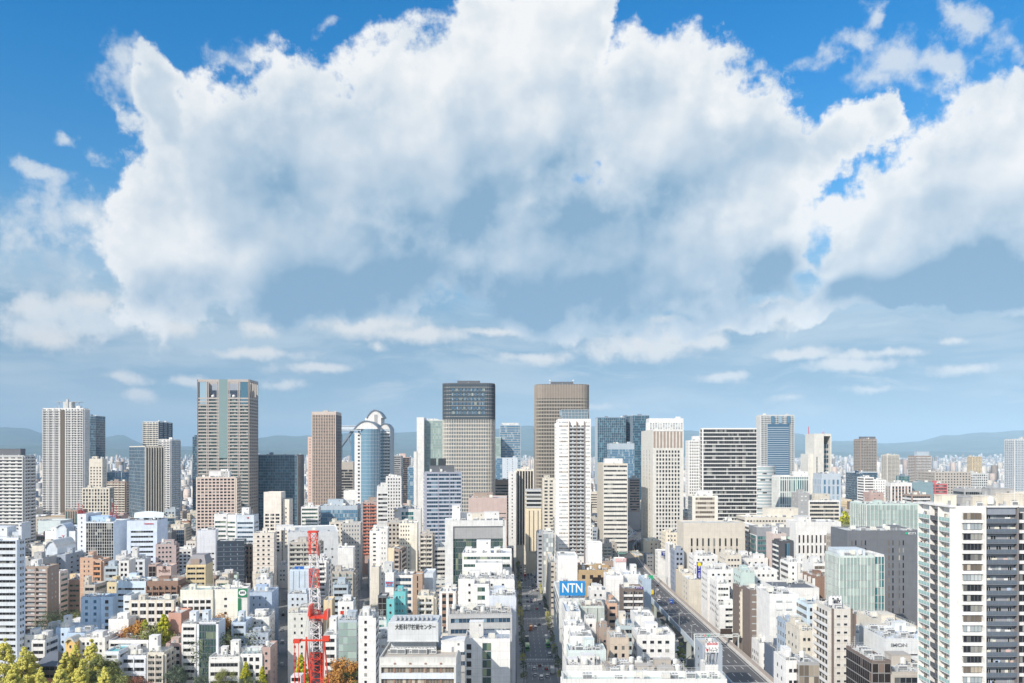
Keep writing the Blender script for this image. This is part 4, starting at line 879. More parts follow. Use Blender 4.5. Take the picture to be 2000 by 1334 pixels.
# --- behind the school
b = B(364, 402, 1103, 'yellow tiled block with a grey mansard roof and paired window slots', D=540, dep=16, yaw=4, st='rib', side='blank', wall='yellow', g='dark', wh=.42, fh=3.4, piers=6, rel=.6, yb=1150, cl=0, bx=0, hold=True)
m = MB(); w_, d_ = b.w / 2, b.dep / 2; z0, z1 = b.z, ZT(1083, 548)
m.prism([(-w_, -d_), (w_, -d_), (w_, d_), (-w_, d_)], z0, z0 + .3); lo = [(-w_, -d_), (w_, -d_), (w_, d_), (-w_, d_)]; hi = [(-w_ * .62, -d_ * .4), (w_ * .62, -d_ * .4), (w_ * .62, d_), (-w_ * .62, d_)]
for i in range(4): j = (i + 1) % 4; m.quad((*lo[i], z0 + .3), (*lo[j], z0 + .3), (*hi[j], z1), (*hi[i], z1))
m.quad(*[(p[0], p[1], z1) for p in hi]); m.build('mansard_roof', W((.30, .29, .30)), b.root); m = MB(); m.box(-w_ * .55, w_ * .35, -d_ - .1, -d_ * .5, z0, z0 + 3.5); m.build('dormer', W('taupe'), b.root); b.done()
B(384, 421, 1036, 'tall plain white office with short window rows below a blank top', D=660, dep=16, yaw=12, st='grid', side='blank', wall=(.78, .80, .84), g='dark', bay=2.4, fh=4.6, wh=.28, ww=.8, topblank=16, yb=1112, cl=3, bx=0)
B(424, 477, 1057, 'black panelled office with pale blue corner strips', D=625, dep=16, yaw=12, st='few', side='curt', wall=(.045, .06, .085), c2='bgrey', g='sky', nb=3, w=.6, yb=1110, so=dict(g='navy', wall='steel'), cl=4, bx=0)
b = B(443, 461, 1005, 'white ribbon windowed corner office left half lit and right half shaded', D=690, dep=14, yaw=-8, st='rib', wall='white', g='green', fh=3.9, wh=.4, yb=1055, topblank=4, cl=2, bx=0)
b = B(418, 443, 1004, 'left face of the white ribbon windowed corner office', D=688, dep=12, yaw=8, st='rib', wall='pure', g='green', fh=3.9, wh=.4, yb=1055, topblank=4, cl=1, bx=0, hold=True); words(b, '三井', BLK, 436, 441, 1010, 1013); b.done()
b = B(462, 496, 1006, 'shade-tinted right face of the white ribbon windowed corner office', D=692, dep=14, yaw=2, st='rib', wall='pale', g='blue', fh=3.9, wh=.4, yb=1055, topblank=4, cl=3, pent=((472, 486, 992, 'white', .4, 5),), hold=True); words(b, '三和', RED, 482, 486, 1010, 1013); b.done()  # shade of this face is put into its bluish wall and glass
b = B(515, 549, 961, 'cream hotel with a blank crown and paired window columns', D=735, dep=14, yaw=0, st='grid', side='grid', wall=(.80, .74, .66), g='dark', bay=4.4, fh=3.2, ww=.72, wh=.6, topblank=18, yb=1036, name='hotel_building', cl=1, bx=0)
B(552, 565, 975, 'narrow cream wing on the right of the cream hotel', D=738, dep=12, yaw=0, st='few', wall=(.80, .74, .64), nb=1, topblank=5, yb=1028, name='hotel_building', cl=1, bx=0)
B(494, 535, 1041, 'cream apartment block with arched windows left of the big white wall', D=600, dep=14, yaw=8, st='few', side='few', wall=(.78, .72, .64), c2='rose', nb=3, w=1.6, fh=3.2, yb=1100, g='dark', cl=2, **AB)
B(479, 496, 1048, 'small ochre block peeping above the brown building', D=690, dep=10, yaw=4, st='few', wall='orange', yb=1062, cl=0, bx=0)
B(478, 495, 1064, 'small dark brown building behind the pink balconied block', D=640, dep=10, yaw=4, st='vert', wall='taupe', c2='brown', g='brn', yb=1085, cl=1, bx=0)
B(562, 661, 1040, 'very large blank white building with a few small openings', D=640, dep=60, yaw=14, st='few', side='blank', wall=(.78, .80, .82), nb=7, w=1.6, g='dark', fh=6, yb=1100, topblank=8, pent=((540, 572, 1027, 'white', .5, 10),), cl=6)
B(565, 622, 1058, 'grey balconied apartment block in front of the large blank white building', D=575, dep=14, yaw=4, st='balc', side='balc', wall='stone', bc=(.52, .51, .46), bay=4, seg=2, fh=3.1, g='dark', yb=1108, roof='white', cl=3, **AB)
B(566, 604, 1112, 'building wrapped in pale blue construction sheeting with a deep blue cap', D=510, dep=14, yaw=2, st='vert', wall=(.58, .66, .74), c2=(.58, .66, .74), g='light', grp=20, bay=3, ww=.1, yb=1155, pent=((576, 592, 1108, (.02, .14, .5), .05, 2),), cl=0, bx=0)
B(620, 638, 1094, 'slender white apartment block with stacked balconies right of the crane', D=540, dep=12, yaw=4, st='balc', side='balc', wall='white', bc='pure', seg=1, bay=4, yb=1160, cl=1, **AB)
B(660, 690, 1070, 'pure white blank house tower right of the crane', D=560, dep=12, yaw=4, st='blank', wall='pure', yb=1098, cl=1, bx=0)
B(643, 675, 1020, 'long cream office with brown window pairs behind the large blank white building', D=780, dep=18, yaw=10, st='grid', wall='cream', g='brn', bay=4.5, yb=1060, ww=.55)
B(668, 704, 1022, 'grey beige office with regular small double windows', D=690, dep=18, yaw=6, st='grid', wall=(.55, .53, .50), g='blue', bay=2.4, ww=.4, wh=.42, fh=3.5, yb=1095, cl=3)
B(588, 622, 990, 'curved silver and white banded office below the brown grid tower', D=780, dep=20, yaw=8, st='rib', wall='white', c2='pure', g='green', wh=.45, yb=1032, cl=4)
B(622, 698, 988, 'long glass office with blue grey blank top behind the crane', D=800, dep=30, yaw=4, st='curt', wall='steel', g='sky', yb=1018, topblank=3, cl=9, bx=2, pent=((640, 670, 976, 'steel', .4, 10), (660, 690, 978, 'ltgrey', .6, 8)))
B(671, 693, 958, 'white sign building with blank upper wall', D=900, dep=16, yaw=4, st='few', wall='white', topblank=14, yb=985, cl=1, bx=0, nb=4)
B(708, 750, 980, 'red brick banded apartment block with curved balconies', D=800, dep=24, yaw=8, st='balc', side='balc', wall='rose', bc=(.60, .22, .15), bay=4, seg=3, yb=1040, g='dark', cl=4, pent=((720, 742, 972, 'taupe', .3, 8),), **AB)
b = B(770, 822, 994, 'white framed office with two storeys of teal glass and a yellow mark', D=780, dep=20, yaw=4, st='rib', side='blank', wall='white', g='teal', fh=4.2, wh=.75, mg=7, yb=1020, cl=6, topblank=1.5, hold=True)
board(b, 771.5, 774.5, 996, 999, (.8, .6, .02)); b.done()
B(756, 814, 1020, 'stone apartment block behind the cream office with square windows', D=650, dep=18, yaw=6, st='grid', wall='stone', yb=1030, cl=5, g='brn', **AB)
B(779, 803, 1022, 'cream office with a regular field of small square windows', D=630, dep=22, yaw=4, st='grid', side='blank', wall=(.78, .74, .64), g='dark', bay=2.1, fh=3.1, ww=.42, wh=.42, yb=1098, cl=3)
B(803, 815, 1022, 'plain yellowish end wall joined to the cream office of small square windows', D=626, dep=20, yaw=4, st='blank', wall=(.80, .76, .66), yb=1098, cl=0, bx=0)
B(722, 741, 1037, 'white apartment block with slot windows', D=600, dep=14, yaw=4, st='rib', wall='pure', g='dark', wh=.35, mg=2.5, yb=1090, cl=3, **AB)
B(741, 757, 1032, 'taller blank white shaft beside the slot windowed apartment block', D=604, dep=14, yaw=4, st='few', wall='pure', nb=2, w=.6, yb=1100, cl=2, bx=0)
B(820, 845, 1042, 'cream pencil block with corner balconies right of the shaded gap', D=600, dep=16, yaw=4, st='balc', wall='stone', bc='cream', seg=2, bay=3, yb=1080, cl=2, **AB)
B(758, 770, 1070, 'pale peach blank slab with dark balconies on its right', D=560, dep=18, yaw=-4, st='blank', wall=(.78, .66, .48), yb=1115, cl=0, bx=0)
B(770, 781, 1072, 'brown balconied flank joined to the pale peach slab', D=558, dep=16, yaw=-4, st='balc', wall='taupe', bc='stone', bay=3, yb=1110, cl=1, bx=0, **AB)
B(725, 740, 1107, 'low cream shed block standing over the shaded street', D=500, dep=10, yaw=0, st='blank', wall='cream', yb=1135, cl=0, bx=0)
b = B(752, 769, 1118, 'white panel building with a light blue painted band and red lettering', D=470, dep=12, yaw=0, st='blank', wall='pure', yb=1160, cl=0, bx=0, pent=((750, 766, 1100, 'ltgrey', .3, 6),), hold=True)
x, y, z, w_, h_ = board(b, 752, 769, 1135, 1145.5, (.25, .55, .80)); lettering('信用金庫', h_ * .4, flat(RED), b.root, (x, y - .1, z + h_ * .2), w_ * .8); lettering('安心堂', h_ * .4, flat(RED), b.root, (x, y - .1, z - h_ * .24), w_ * .6); b.done()
B(770, 806, 1123, 'white office with long horizontal louvres behind the turquoise building', D=474, dep=14, yaw=0, st='rib', wall='white', g='blue', wh=.5, yb=1155, cl=4, bx=0)
B(806, 825, 1121, 'plain copper brown slab between white office and sawtooth roof', D=465, dep=10, yaw=0, st='few', wall=(.42, .30, .22), nb=1, w=.8, hh=3, yb=1170, cl=0, bx=0)
B(825, 846, 1120, 'silver shed with pale stripes across its wall', D=480, dep=20, yaw=0, st='blank', wall='pale', yb=1148, cl=0, bx=0)
B(755, 770, 1170, 'left lower half of the turquoise building', D=432, dep=9, yaw=0, st='few', wall='teal', nb=1, yb=1200, cl=1, bx=0)
B(770, 792, 1155, 'right taller half of the turquoise building', D=440, dep=9, yaw=0, st='few', wall='teal', nb=3, w=.6, yb=1195, cl=3)
B(738, 755, 1163, 'dark slatted low building left of the turquoise building', D=455, dep=10, yaw=0, st='curt', wall='dkgrey', g='brn', yb=1195, cl=0, bx=0)
B(815, 847, 1163, 'cream stair fronted block with glass brick bays', D=450, dep=12, yaw=0, st='balc', wall='cream', bc='ltgrey', seg=2, bay=4, yb=1195, cl=5, **AB)
B(858, 890, 1155, 'white block with brown roof terrace in front of the glass framed office', D=440, dep=14, yaw=0, st='grid', wall='white', c2='brown', g='dark', bay=4, yb=1190, cl=4, **AB)
# --- centre foreground
b = B(885, 985, 1018, 'dark glass office set in a thick white frame', D=560, dep=24, yaw=4, st='curt', side='blank', wall=(.74, .74, .72), g='green', fh=3.9, bay=1.6, fins=.25, c2='dkgrey', yb=1105, mg=0, topblank=9, name='office_building', fr='dkgrey', hold=True, cl=8, bx=0,
      pent=((883, 899, 988, 'pure', .3, 8), (899, 922, 1003, 'white', .5, 6), (922, 946, 1003, 'cream', .5, 6), (946, 975, 1001, 'white', .5, 6)))
m = b.mi(W((.74, .74, .72))); F = b.F
F.box(b.mb, -5.5, 0, -18, 1.6, 0, b.z + .8, m); F.box(b.mb, 0, b.w, 0, 1.6, b.z - 3.4, b.z + .6, m); F.box(b.mb, b.w - 1, b.w + 1, -1, 1.6, 0, b.z + .6, m)
F.box(b.mb, 0, b.w - 1, .02, .6, b.z - 12, b.z - 3.42, b.mi(W('grey'))); b.done()
B(903, 999, 1080, 'white office wrapped by green ribbon windows in front of the dark framed office', D=470, dep=22, yaw=0, st='rib', side='rib', wall='pure', g='green', fh=4.4, wh=.36, yb=1130, roof='white', cl=5, pent=((931, 958, 1057, 'pure', .25, 7), (909, 921, 1070, 'white', .3, 5), (965, 977, 1070, 'white', .3, 5)), bx=0)
B(928, 981, 1099, 'blank white lower wing of the ribbon windowed office', D=452, dep=14, yaw=0, st='few', wall='pure', nb=1, w=4, hh=.6, topblank=3, yb=1128, cl=2, bx=0)
B(895, 1004, 1131, 'long white terrace roofed building with two dark framed windows bays', D=428, dep=18, yaw=0, st='few', side='grid', wall='white', nb=4, yb=1160, roof='white', cl=14, bx=1, par=.6)
B(955, 1007, 1163, 'pale bluish blank wall lettered in faint characters beside the avenue', D=392, dep=16, yaw=0, st='blank', side='rib', wall=(.62, .66, .72), yb=1195, cl=5, bx=1)
B(925, 955, 1140, 'white block with a four pane window bay and dark flat roof', D=408, dep=14, yaw=0, st='grid', wall='white', g='green', bay=6, yb=1180, cl=2, bx=0, roof='dkgrey')
B(877, 1000, 1199, 'long grey terraced office with dark ribbon bands and roof machinery', D=376, dep=17, yaw=4, st='rib', side='rib', wall=(.50, .50, .50), g='blue', fh=4.3, wh=.42, yb=1250, rel=.5, cl=22, bx=0, roof='stone')
b = B(908, 996, 1247, 'white clad tower block with a central strip of dark glass', D=345, dep=16, yaw=0, st='blank', side='few', wall='pure', yb=1334, roof='bgrey', cl=10, bx=0, hold=True, name='office_building', pent=((917, 944, 1202 + 14, 'white', .5, 5),), par=1.6)
for i in range(12):
    z = b.z - 5 - i * 3.6
    if z > 2: b.win(b.F, b.w * .485, z, 3.6, 3.1, 'green', 2, 'dkgrey', .05); b.win(b.F, b.w * .09, z + .4, 2.0, 2.2, 'dark', 1, 'dkgrey', .05)
    b.F.box(b.mb, .01, b.w - .01, 0, .05, max(0, z - .4), max(0.1, z - .3), b.mi(W('ltgrey')))
b.done()
# science centre like block with lettering on its roof house
b = B(741, 891, 1284, 'long office with ribbon windows and a great lettered roof house', D=305, dep=30, yaw=0, st='rib', side='few', wall=(.66, .66, .63), c2=(.72, .77, .84), g='warm', fh=3.9, wh=.5, rel=.9, yb=1334, roof='stone', cl=0, bx=0, hold=True, topblank=1.6, so=dict(nb=1), pane=1.1)
rh = MB(); zc = b.z; D2 = 316; x0, x1 = U(757) * D2 - b.X, U(856) * D2 - b.X; yy = D2 - b.Y; z0, z1 = ZT(1252, D2), ZT(1217, D2)
rh.box(x0, x1, yy, yy + 15, z0, z1); rh.box(x0 - .2, x1 + .2, yy - .3, yy + 15.2, z0 - .3, z0 + .05); rh.box(x0 + 1, x1 - 1, yy + 2.5, yy + 14, zc - 1, z0 - .3)
rh.box(x0 + .4, x1 - .4, yy + 1, yy + 14, z1, z1 + .4); rh.build('roof_house', W((.60, .62, .63)), b.root)
lettering('大阪科学技術センター', 2.2, flat((.05, .05, .05)), b.root, ((x0 + x1) / 2 + 1, yy - .1, z1 - 1.6), (x1 - x0) * .80)
for i in range(13):
    x = x0 + 1.5 + i * (x1 - x0 - 3) / 12; me = unit_mesh('ac', 1 + i % 2); link('air_conditioner', me, b.root, (x, yy - 2.2 + (i % 3) * .4, zc - .9))
for i in range(9): me = unit_mesh('duct'); link('air_duct', me, b.root, (x0 + 3 + i * 1.7, yy + 4.5, z1 + .4))
b.penthouse(x1 + 5.5, yy + 5, 9, 8, zc - .9, 4.2, 'white'); b.rail(0, 0, b.w - 1, b.dep - 1, zc - .95)
for u in range(1, 5): b.F.box(b.mb, b.w * u / 5 - .35, b.w * u / 5 + .35, 0, .35, b.z - 40, b.z - 2, b.mi(W('brown')))
b.done()
B(700, 728, 1203, 'white apartment block with a zigzag stair right of the autumn tree', D=360, dep=14, yaw=4, st='few', side='balc', wall='pure', nb=1, yb=1334, cl=5, **AB)
B(661, 697, 1211, 'glass fronted block with blue spandrels and a cluttered roof', D=390, dep=12, yaw=2, st='curt', wall='steel', g='mint', yb=1290, cl=14, bx=1, fh=3.4)
b = B(632, 657, 1240, 'white block with black ribbon windows just right of the crane', D=395, dep=14, yaw=2, st='rib', side='rib', wall='white', g='dark', wh=.45, fh=3.5, yb=1300, cl=3, pent=((643, 657, 1207, 'pure', .5, 5),))
B(562, 603, 1197, 'pale tiled building with a slanted glass corner left of the crane', D=420, dep=14, yaw=2, st='few', side='few', wall=(.66, .66, .62), nb=2, w=1, yb=1300, cl=7, pent=((565, 582, 1189, 'cream', .2, 5),))
B(584, 606, 1186, 'grey netted scaffold building behind the slanted glass corner', D=440, dep=12, yaw=2, st='blank', wall='stone', yb=1205, cl=3, bx=0)
B(562, 584, 1192, 'small cream block left of the grey netted building', D=450, dep=12, yaw=2, st='few', wall='cream', nb=2, yb=1200, cl=0, bx=0)
B(562, 600, 1160, 'white low buildings with red window frames below the sheeted building', D=478, dep=12, yaw=2, st='few', wall='pale', nb=3, yb=1185, cl=7)
B(648, 690, 1116, 'grey green roofed block with rounded balconies right of the crane', D=520, dep=14, yaw=4, st='balc', wall='stone', bc='grey', seg=3, bay=3, g='mint', yb=1165, cl=5, **AB)
B(650, 680, 1142, 'grey steel framed shed block with a caged stair', D=470, dep=10, yaw=4, st='rib', wall='steel', yb=1172, cl=3)
B(660, 690, 1175, 'white cluster of roof rooms right of the crane mast', D=440, dep=12, yaw=4, st='few', wall='pure', yb=1208, cl=9, bx=2)
B(632, 648, 1172, 'beige wall with a pale blue roof edge right of the crane mast', D=450, dep=12, yaw=4, st='blank', wall='tan', yb=1185, cl=0, bx=0)
# --- street two, left foreground rows
B(484, 531, 1157, 'sky blue tall wall with few windows beside the shaded street', D=470, dep=18, yaw=4, st='few', side='few', wall=(.48, .58, .72), nb=3, w=.7, yb=1205, cl=3, roof='steel')  # one even blue tone over the whole wall
B(500, 528, 1132, 'white stepped house block above the sky blue wall', D=510, dep=14, yaw=10, st='few', wall='pure', nb=2, yb=1155, cl=2)
B(484, 526, 1205, 'white roof house with navy dormer roof beside the shaded street', D=440, dep=16, yaw=6, st='few', side='few', wall='pure', nb=2, yb=1236, cl=5, roof='navy', bx=2)
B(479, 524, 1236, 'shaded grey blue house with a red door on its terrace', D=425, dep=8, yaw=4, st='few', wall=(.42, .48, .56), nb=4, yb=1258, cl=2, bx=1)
B(452, 480, 1215, 'blue grey three storey office with a pale stair house', D=430, dep=14, yaw=4, st='rib', side='blank', wall=(.52, .60, .70), c2='steel', wh=.35, mg=1, yb=1255, cl=1, pent=((465, 476, 1196, 'pale', .3, 4),), roof='steel')
b = B(388, 424, 1216, 'dark glass fronted office framed in white with lit floors showing', D=412, dep=12, yaw=0, st='curt', side='blank', wall=(.70, .76, .84), g='green', fh=3.5, bay=1.6, fins=.12, c2='dkgrey', yb=1290, fr='dkgrey', cl=4, pent=((395, 407, 1194, 'pale', .4, 4),), hold=True)
m = b.mi(W('cool')); b.F.box(b.mb, -.8, .4, -1, .5, 0, b.z + .2, m); b.F.box(b.mb, b.w - .4, b.w + .8, -1, .5, 0, b.z + .2, m); b.F.box(b.mb, -.8, b.w + .8, 0, .5, b.z - .5, b.z + .3, m); b.done()
B(355, 383, 1218, 'white seven storey office with dark ribbon windows left of the glass office', D=412, dep=12, yaw=0, st='rib', side='blank', wall='white', g='dark', wh=.42, fh=3.5, yb=1295, cl=6, pent=((370, 383, 1196, 'cool', .4, 4),))
b = B(408, 468, 1283, 'white terraced house block with an outside stair and roof rooms', D=402, dep=14, yaw=2, st='rib', wall='white', g='dark', wh=.4, yb=1334, cl=12, bx=2, topblank=1, pent=((431, 443, 1265, 'white', .4, 3.5), (450, 466, 1253, 'white', .5, 4)))
B(470, 512, 1277, 'white low block with a bright turquoise roof panel', D=404, dep=14, yaw=2, st='grid', wall='pure', g='dark', bay=3, fh=3.4, yb=1330, cl=9, bx=0, pent=((471, 510, 1266, 'white', .6, 4),), roof='teal')
B(512, 528, 1264, 'narrow mauve building beside the shaded street', D=410, dep=14, yaw=2, st='few', wall='rose', nb=1, yb=1310, cl=1, bx=0)
B(329, 354, 1197, 'plain salmon tiled wall block with two small windows', D=440, dep=14, yaw=0, st='blank', wall='salmon', yb=1240, cl=1, bx=0)
B(324, 354, 1256, 'brown and white terrace house below the salmon wall', D=420, dep=10, yaw=0, st='rib', wall='rose', c2='white', wh=.5, yb=1310, cl=8, bx=1)
B(212, 251, 1209, 'plain white tower house with two small dark windows', D=430, dep=9, yaw=0, st='blank', wall='pure', yb=1243, cl=2, bx=1, hs=2)
B(213, 290, 1250, 'wide flat roofed hall with a parapet of dark openings', D=415, dep=18, yaw=0, st='rib', wall='white', g='dark', wh=.4, yb=1275, cl=2, bx=0, roof='grey')
B(158, 197, 1166, 'sky blue office block with columns of small windows', D=468, dep=12, yaw=0, st='grid', side='blank', wall=(.60, .74, .87), g='sky', bay=4, fh=3.5, ww=.35, wh=.5, yb=1230, cl=3, bx=0, roof='bgrey')
B(197, 220, 1166, 'right part of the sky blue office with dark framed windows', D=464, dep=12, yaw=0, st='few', side='blank', wall=(.60, .74, .88), g='dark', nb=1, w=2, hh=2, yb=1230, cl=1, bx=0, roof='bgrey')
B(109, 136, 1226, 'pale blue house with a pyramid roof and white chimney room', D=440, dep=14, yaw=0, st='few', wall=(.56, .68, .82), nb=1, yb=1260, cl=2, pent=((124, 134, 1204, 'white', .3, 4),))
B(131, 166, 1236, 'flat roofed light blue building behind the yellow gabled tower', D=430, dep=14, yaw=0, st='few', wall=(.50, .64, .82), nb=2, yb=1270, cl=2, bx=0, roof='bgrey')
b = B(128, 147, 1254, 'yellow tower house with a rounded gable', D=408, dep=6, yaw=0, st='blank', wall=(.78, .52, .20), yb=1290, cl=0, bx=0, hold=True, par=0); barrel(b.root, -b.w / 2, b.w / 2, -3, 3, b.z, 2.6, 'cream', (.78, .52, .20)); b.win(b.F, b.w / 2, b.z - 3, 1, 1.4, 'dark'); b.done()
B(155, 205, 1245, 'white flat roofed block behind the tallest yellow green trees', D=422, dep=14, yaw=0, st='few', wall='white', nb=5, yb=1280, cl=8, bx=2, roof='white')
B(48, 72, 1240, 'small white houses at the foot of the mauve brown block', D=430, dep=12, yaw=0, st='few', wall='pure', nb=2, yb=1260, cl=6, bx=2)
B(62, 88, 1250, 'white house with dark side wall and ribbon windows', D=420, dep=12, yaw=0, st='rib', wall='white', yb=1310, cl=7)
B(86, 104, 1228, 'cream cluttered house with a roof terrace', D=445, dep=14, yaw=0, st='few', wall='cream', nb=2, yb=1260, cl=8)
b = B(75, 110, 1300, 'dark tiled hip roofed temple hall between the yellow green trees', D=402, dep=12, yaw=0, st='rib', wall='umber', g='dark', yb=1334, cl=0, bx=0, hold=True, par=0, name='temple_hall')
m = MB(); w_, d_ = b.w / 2 + 1.5, b.dep / 2 + 1.5; z0 = b.z; z1 = z0 + 5.5; rl = w_ * .35
m.quad((-w_, -d_, z0), (w_, -d_, z0), (rl, 0, z1), (-rl, 0, z1)); m.quad((w_, d_, z0), (-w_, d_, z0), (-rl, 0, z1), (rl, 0, z1)); m.tri((w_, -d_, z0), (w_, d_, z0), (rl, 0, z1)); m.tri((-w_, d_, z0), (-w_, -d_, z0), (-rl, 0, z1))
m.build('hip_roof', W((.13, .15, .19)), b.root); b.done()
B(205, 232, 1272, 'white office with a sunken turquoise roof pool', D=405, dep=14, yaw=0, st='rib', wall='cool', g='dark', wh=.35, yb=1334, cl=1, bx=0, roof='teal')
B(238, 285, 1280, 'white office with a planted roof terrace and outside stair', D=403, dep=12, yaw=0, st='rib', wall=(.74, .77, .82), g='dark', wh=.42, piers=5, yb=1334, cl=6, pent=((250, 268, 1262, 'white', .5, 4),))
B(289, 320, 1274, 'beige apartment block with small railed balconies next to the planted terrace', D=404, dep=12, yaw=0, st='balc', wall='cream', bc='stone', seg=2, bay=3, dp=1, fh=3.0, yb=1334, cl=7, bx=1, pent=((291, 308, 1243, 'pure', .4, 4),), **AB)
# --- right of the avenue
b = B(1093, 1142, 1168, 'white blank fronted office carrying a big blue lettered billboard', D=455, dep=60, yaw=0, st='vert', side='rib', wall=(.72, .74, .72), c2='ltgrey', g='light', bay=12, ww=.16, grp=20, fh=3.6, yb=1175, cl=5, bx=1, roof='ltgrey', so=dict(g='dark', wh=.5), par=.6)
def billboard(X0, X1, z0, z1, Y, label, face, texts, name='billboard', dz=2, base=None):
    """free standing board on steel posts; texts: (words, colour, size, dx, dz, width, shear)"""
    r = empty(name, ((X0 + X1) / 2, Y, z0)); w = (X1 - X0) / 2; h = z1 - z0; m = MB(); m.box(-w, w, -.4, .4, 0, h); m.build('board', flat(face, .45), r)
    m = MB(); k = 4
    for i in range(k + 1): x = -w + 2 * w * i / k; m.bar((x, .5, -dz), (x, .5, h), .12); m.bar((x, .5, h * .6), (x, 3, -dz), .09); m.cyl(x, -.6, h, h + .5, .18, 6)
    m.bar((-w, .5, h), (w, .5, h), .12); m.build('steel_frame', W('grey'), r)
    for t in texts: lettering(t[0], t[2], flat(t[1], .4), r, (t[3], -.48, h / 2 + t[4]), t[5], 0, .05, t[6] if len(t) > 6 else 0)
    tag(r, label, 'sign'); return r
def bb_px(px0, px1, r0, r1, D, *a, **k): return billboard(U(px0) * D, U(px1) * D, ZT(r1, D), ZT(r0, D), D, *a, **k)
bb_px(1093, 1142.5, 1135, 1163, 454.5, 'big sky blue billboard with three white capital letters beside the avenue', (.02, .26, .62), (('NTN', WHT, 7.2, 0, 0, 11.2),))
CON.append((1090, 1145, 1165, 454))
B(1090, 1128, 1085, 'plain white warehouse like block behind the blue billboard', D=560, dep=22, yaw=0, st='blank', side='few', wall='pure', yb=1137, cl=2, bx=0)
B(1073, 1085, 1098, 'narrow cream office with a brown roof beside the avenue', D=600, dep=60, yaw=0, st='few', side='grid', wall='cream', nb=1, w=2, g='brn', yb=1165, cl=1)
B(1061, 1081, 1040, 'slim glass office with pale gridded mullions left of the white warehouse block', D=660, dep=24, yaw=0, st='curt', side='curt', wall='ltgrey', g='light', fins=.3, c2='grey', yb=1108, cl=2, bx=0)
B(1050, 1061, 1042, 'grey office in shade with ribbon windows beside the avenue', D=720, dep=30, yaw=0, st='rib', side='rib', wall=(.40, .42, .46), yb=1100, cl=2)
B(1060, 1083, 935, 'cream office tower behind the slender white apartment tower', D=860, dep=24, yaw=0, st='grid', side='grid', wall='cream', g='dark', bay=5, yb=1035, cl=2, **OT)
b = B(1028, 1057, 958, 'cream drum cornered office with a rooftop garden and curved ledges', D=800, dep=24, yaw=0, st='vert', side='vert', wall=(.78, .68, .50), c2='tan', g='warm', bay=4, grp=30, ww=.2, yb=1035, cl=0, bx=0, hold=True, topblank=18, roof='green')
for i in range(5): b.F.box(b.mb, -.6, b.w + .6, -b.dep - .6, .6, b.z - 17 + i * 4, b.z - 15.4 + i * 4, b.mi(W('ltgrey')))
for i in range(4): b.F.box(b.mb, .2, b.w - .2, 0, .05, b.z - 15.3 + i * 4, b.z - 13.1 + i * 4, b.mi(GL('dark')))
b.done()
b = B(1130, 1196, 1113, 'golden brown tiled office with a dark glass bay and copper roof edge', D=560, dep=26, yaw=0, st='grid', wall='gold', c2='gold', g='brn', bay=6, fh=5.2, ww=.45, wh=.5, yb=1158, cl=14, bx=1, roof='taupe', hold=True, par=2.4)
m = MB(); b.F.box(m, b.w * .40, b.w * .86, .1, .5, b.z - 24, b.z - 5); m.build('glazed_bay', GL('brn'), b.root); b.done()
b = B(1202, 1223, 1092, 'white roof house topped by a red and white lettered band', D=520, dep=10, yaw=0, st='blank', wall='pure', yb=1120, cl=0, bx=0, hold=True)
x, y, z, w_, h_ = board(b, 1202, 1223, 1090, 1097, (.80, .45, .43)); lettering('コスモ証券', h_ * .6, flat(WHT), b.root, (x, y - .1, z), w_ * .8); b.done()
B(1148, 1176, 1060, 'blank pure white slab right of the slender white apartment tower', D=640, dep=14, yaw=0, st='blank', wall='pure', yb=1095, cl=1, bx=0, so=dict())
B(1184, 1217, 1124, 'white office with brown recessed windows and a right wing', D=490, dep=14, yaw=0, st='balc', side='blank', wall='pure', bc='white', bay=3, seg=1, mg=5, g='brn', fh=3.5, dp=.8, yb=1180, roof='white', cl=2, bx=0)
B(1217, 1252, 1121, 'blank white wing right of the brown recessed windows', D=494, dep=14, yaw=0, st='blank', side='balc', wall='pure', yb=1145, cl=2, pent=((1232, 1243, 1104, 'pure', .4, 5),), roof='pale', so=dict(bc='white', g='brn', seg=2))
b = B(1216, 1257, 1149, 'dark brown and white balconied hotel with violet lettering on its roof', D=450, dep=14, yaw=0, st='balc', side='blank', wall='umber', bc='white', bay=3, seg=2, g='dark', fh=3.4, dp=1.0, yb=1195, cl=2, bx=0, hold=True, **AB)
x, y, z, w_, h_ = board(b, 1240, 1256, 1146, 1150, (.10, .03, .25)); lettering('ホテル', h_ * .8, flat(WHT), b.root, (x, y - .1, z), w_ * .8); b.done()
B(1256, 1272, 1131, 'grey blue slab lit from the left beside the expressway', D=470, dep=16, yaw=0, st='blank', side='rib', wall=(.42, .52, .62), yb=1195, cl=1, bx=0)
B(1152, 1184, 1152, 'cream and white roof terraces left of the brown recessed windows', D=470, dep=14, yaw=0, st='few', wall='white', nb=2, yb=1180, cl=7, bx=2, roof='white')
B(1187, 1205, 1178, 'small orange framed brick house among white roofs', D=430, dep=10, yaw=0, st='rib', wall='orange', yb=1195, cl=5, roof='taupe')
B(1135, 1180, 1183, 'mint grey blank walled office with a brown roof edge', D=420, dep=16, yaw=0, st='vert', wall=(.56, .60, .56), c2='mint', grp=20, bay=6, ww=.08, g='light', yb=1215, cl=8, bx=0, roof='brown')
B(1104, 1134, 1194, 'silver roofed hall on the corner above the avenue', D=400, dep=26, yaw=0, st='few', wall='white', yb=1215, cl=5, bx=0, roof='pale')
B(1144, 1164, 1208, 'white lift tower with aerials on its roof', D=385, dep=9, yaw=0, st='few', wall='pure', nb=1, yb=1240, cl=6, bx=0)
B(1102, 1142, 1222, 'white building with a stepped roof and an arched opening', D=372, dep=14, yaw=0, st='few', wall='pure', nb=3, yb=1245, cl=9, bx=1, roof='white')
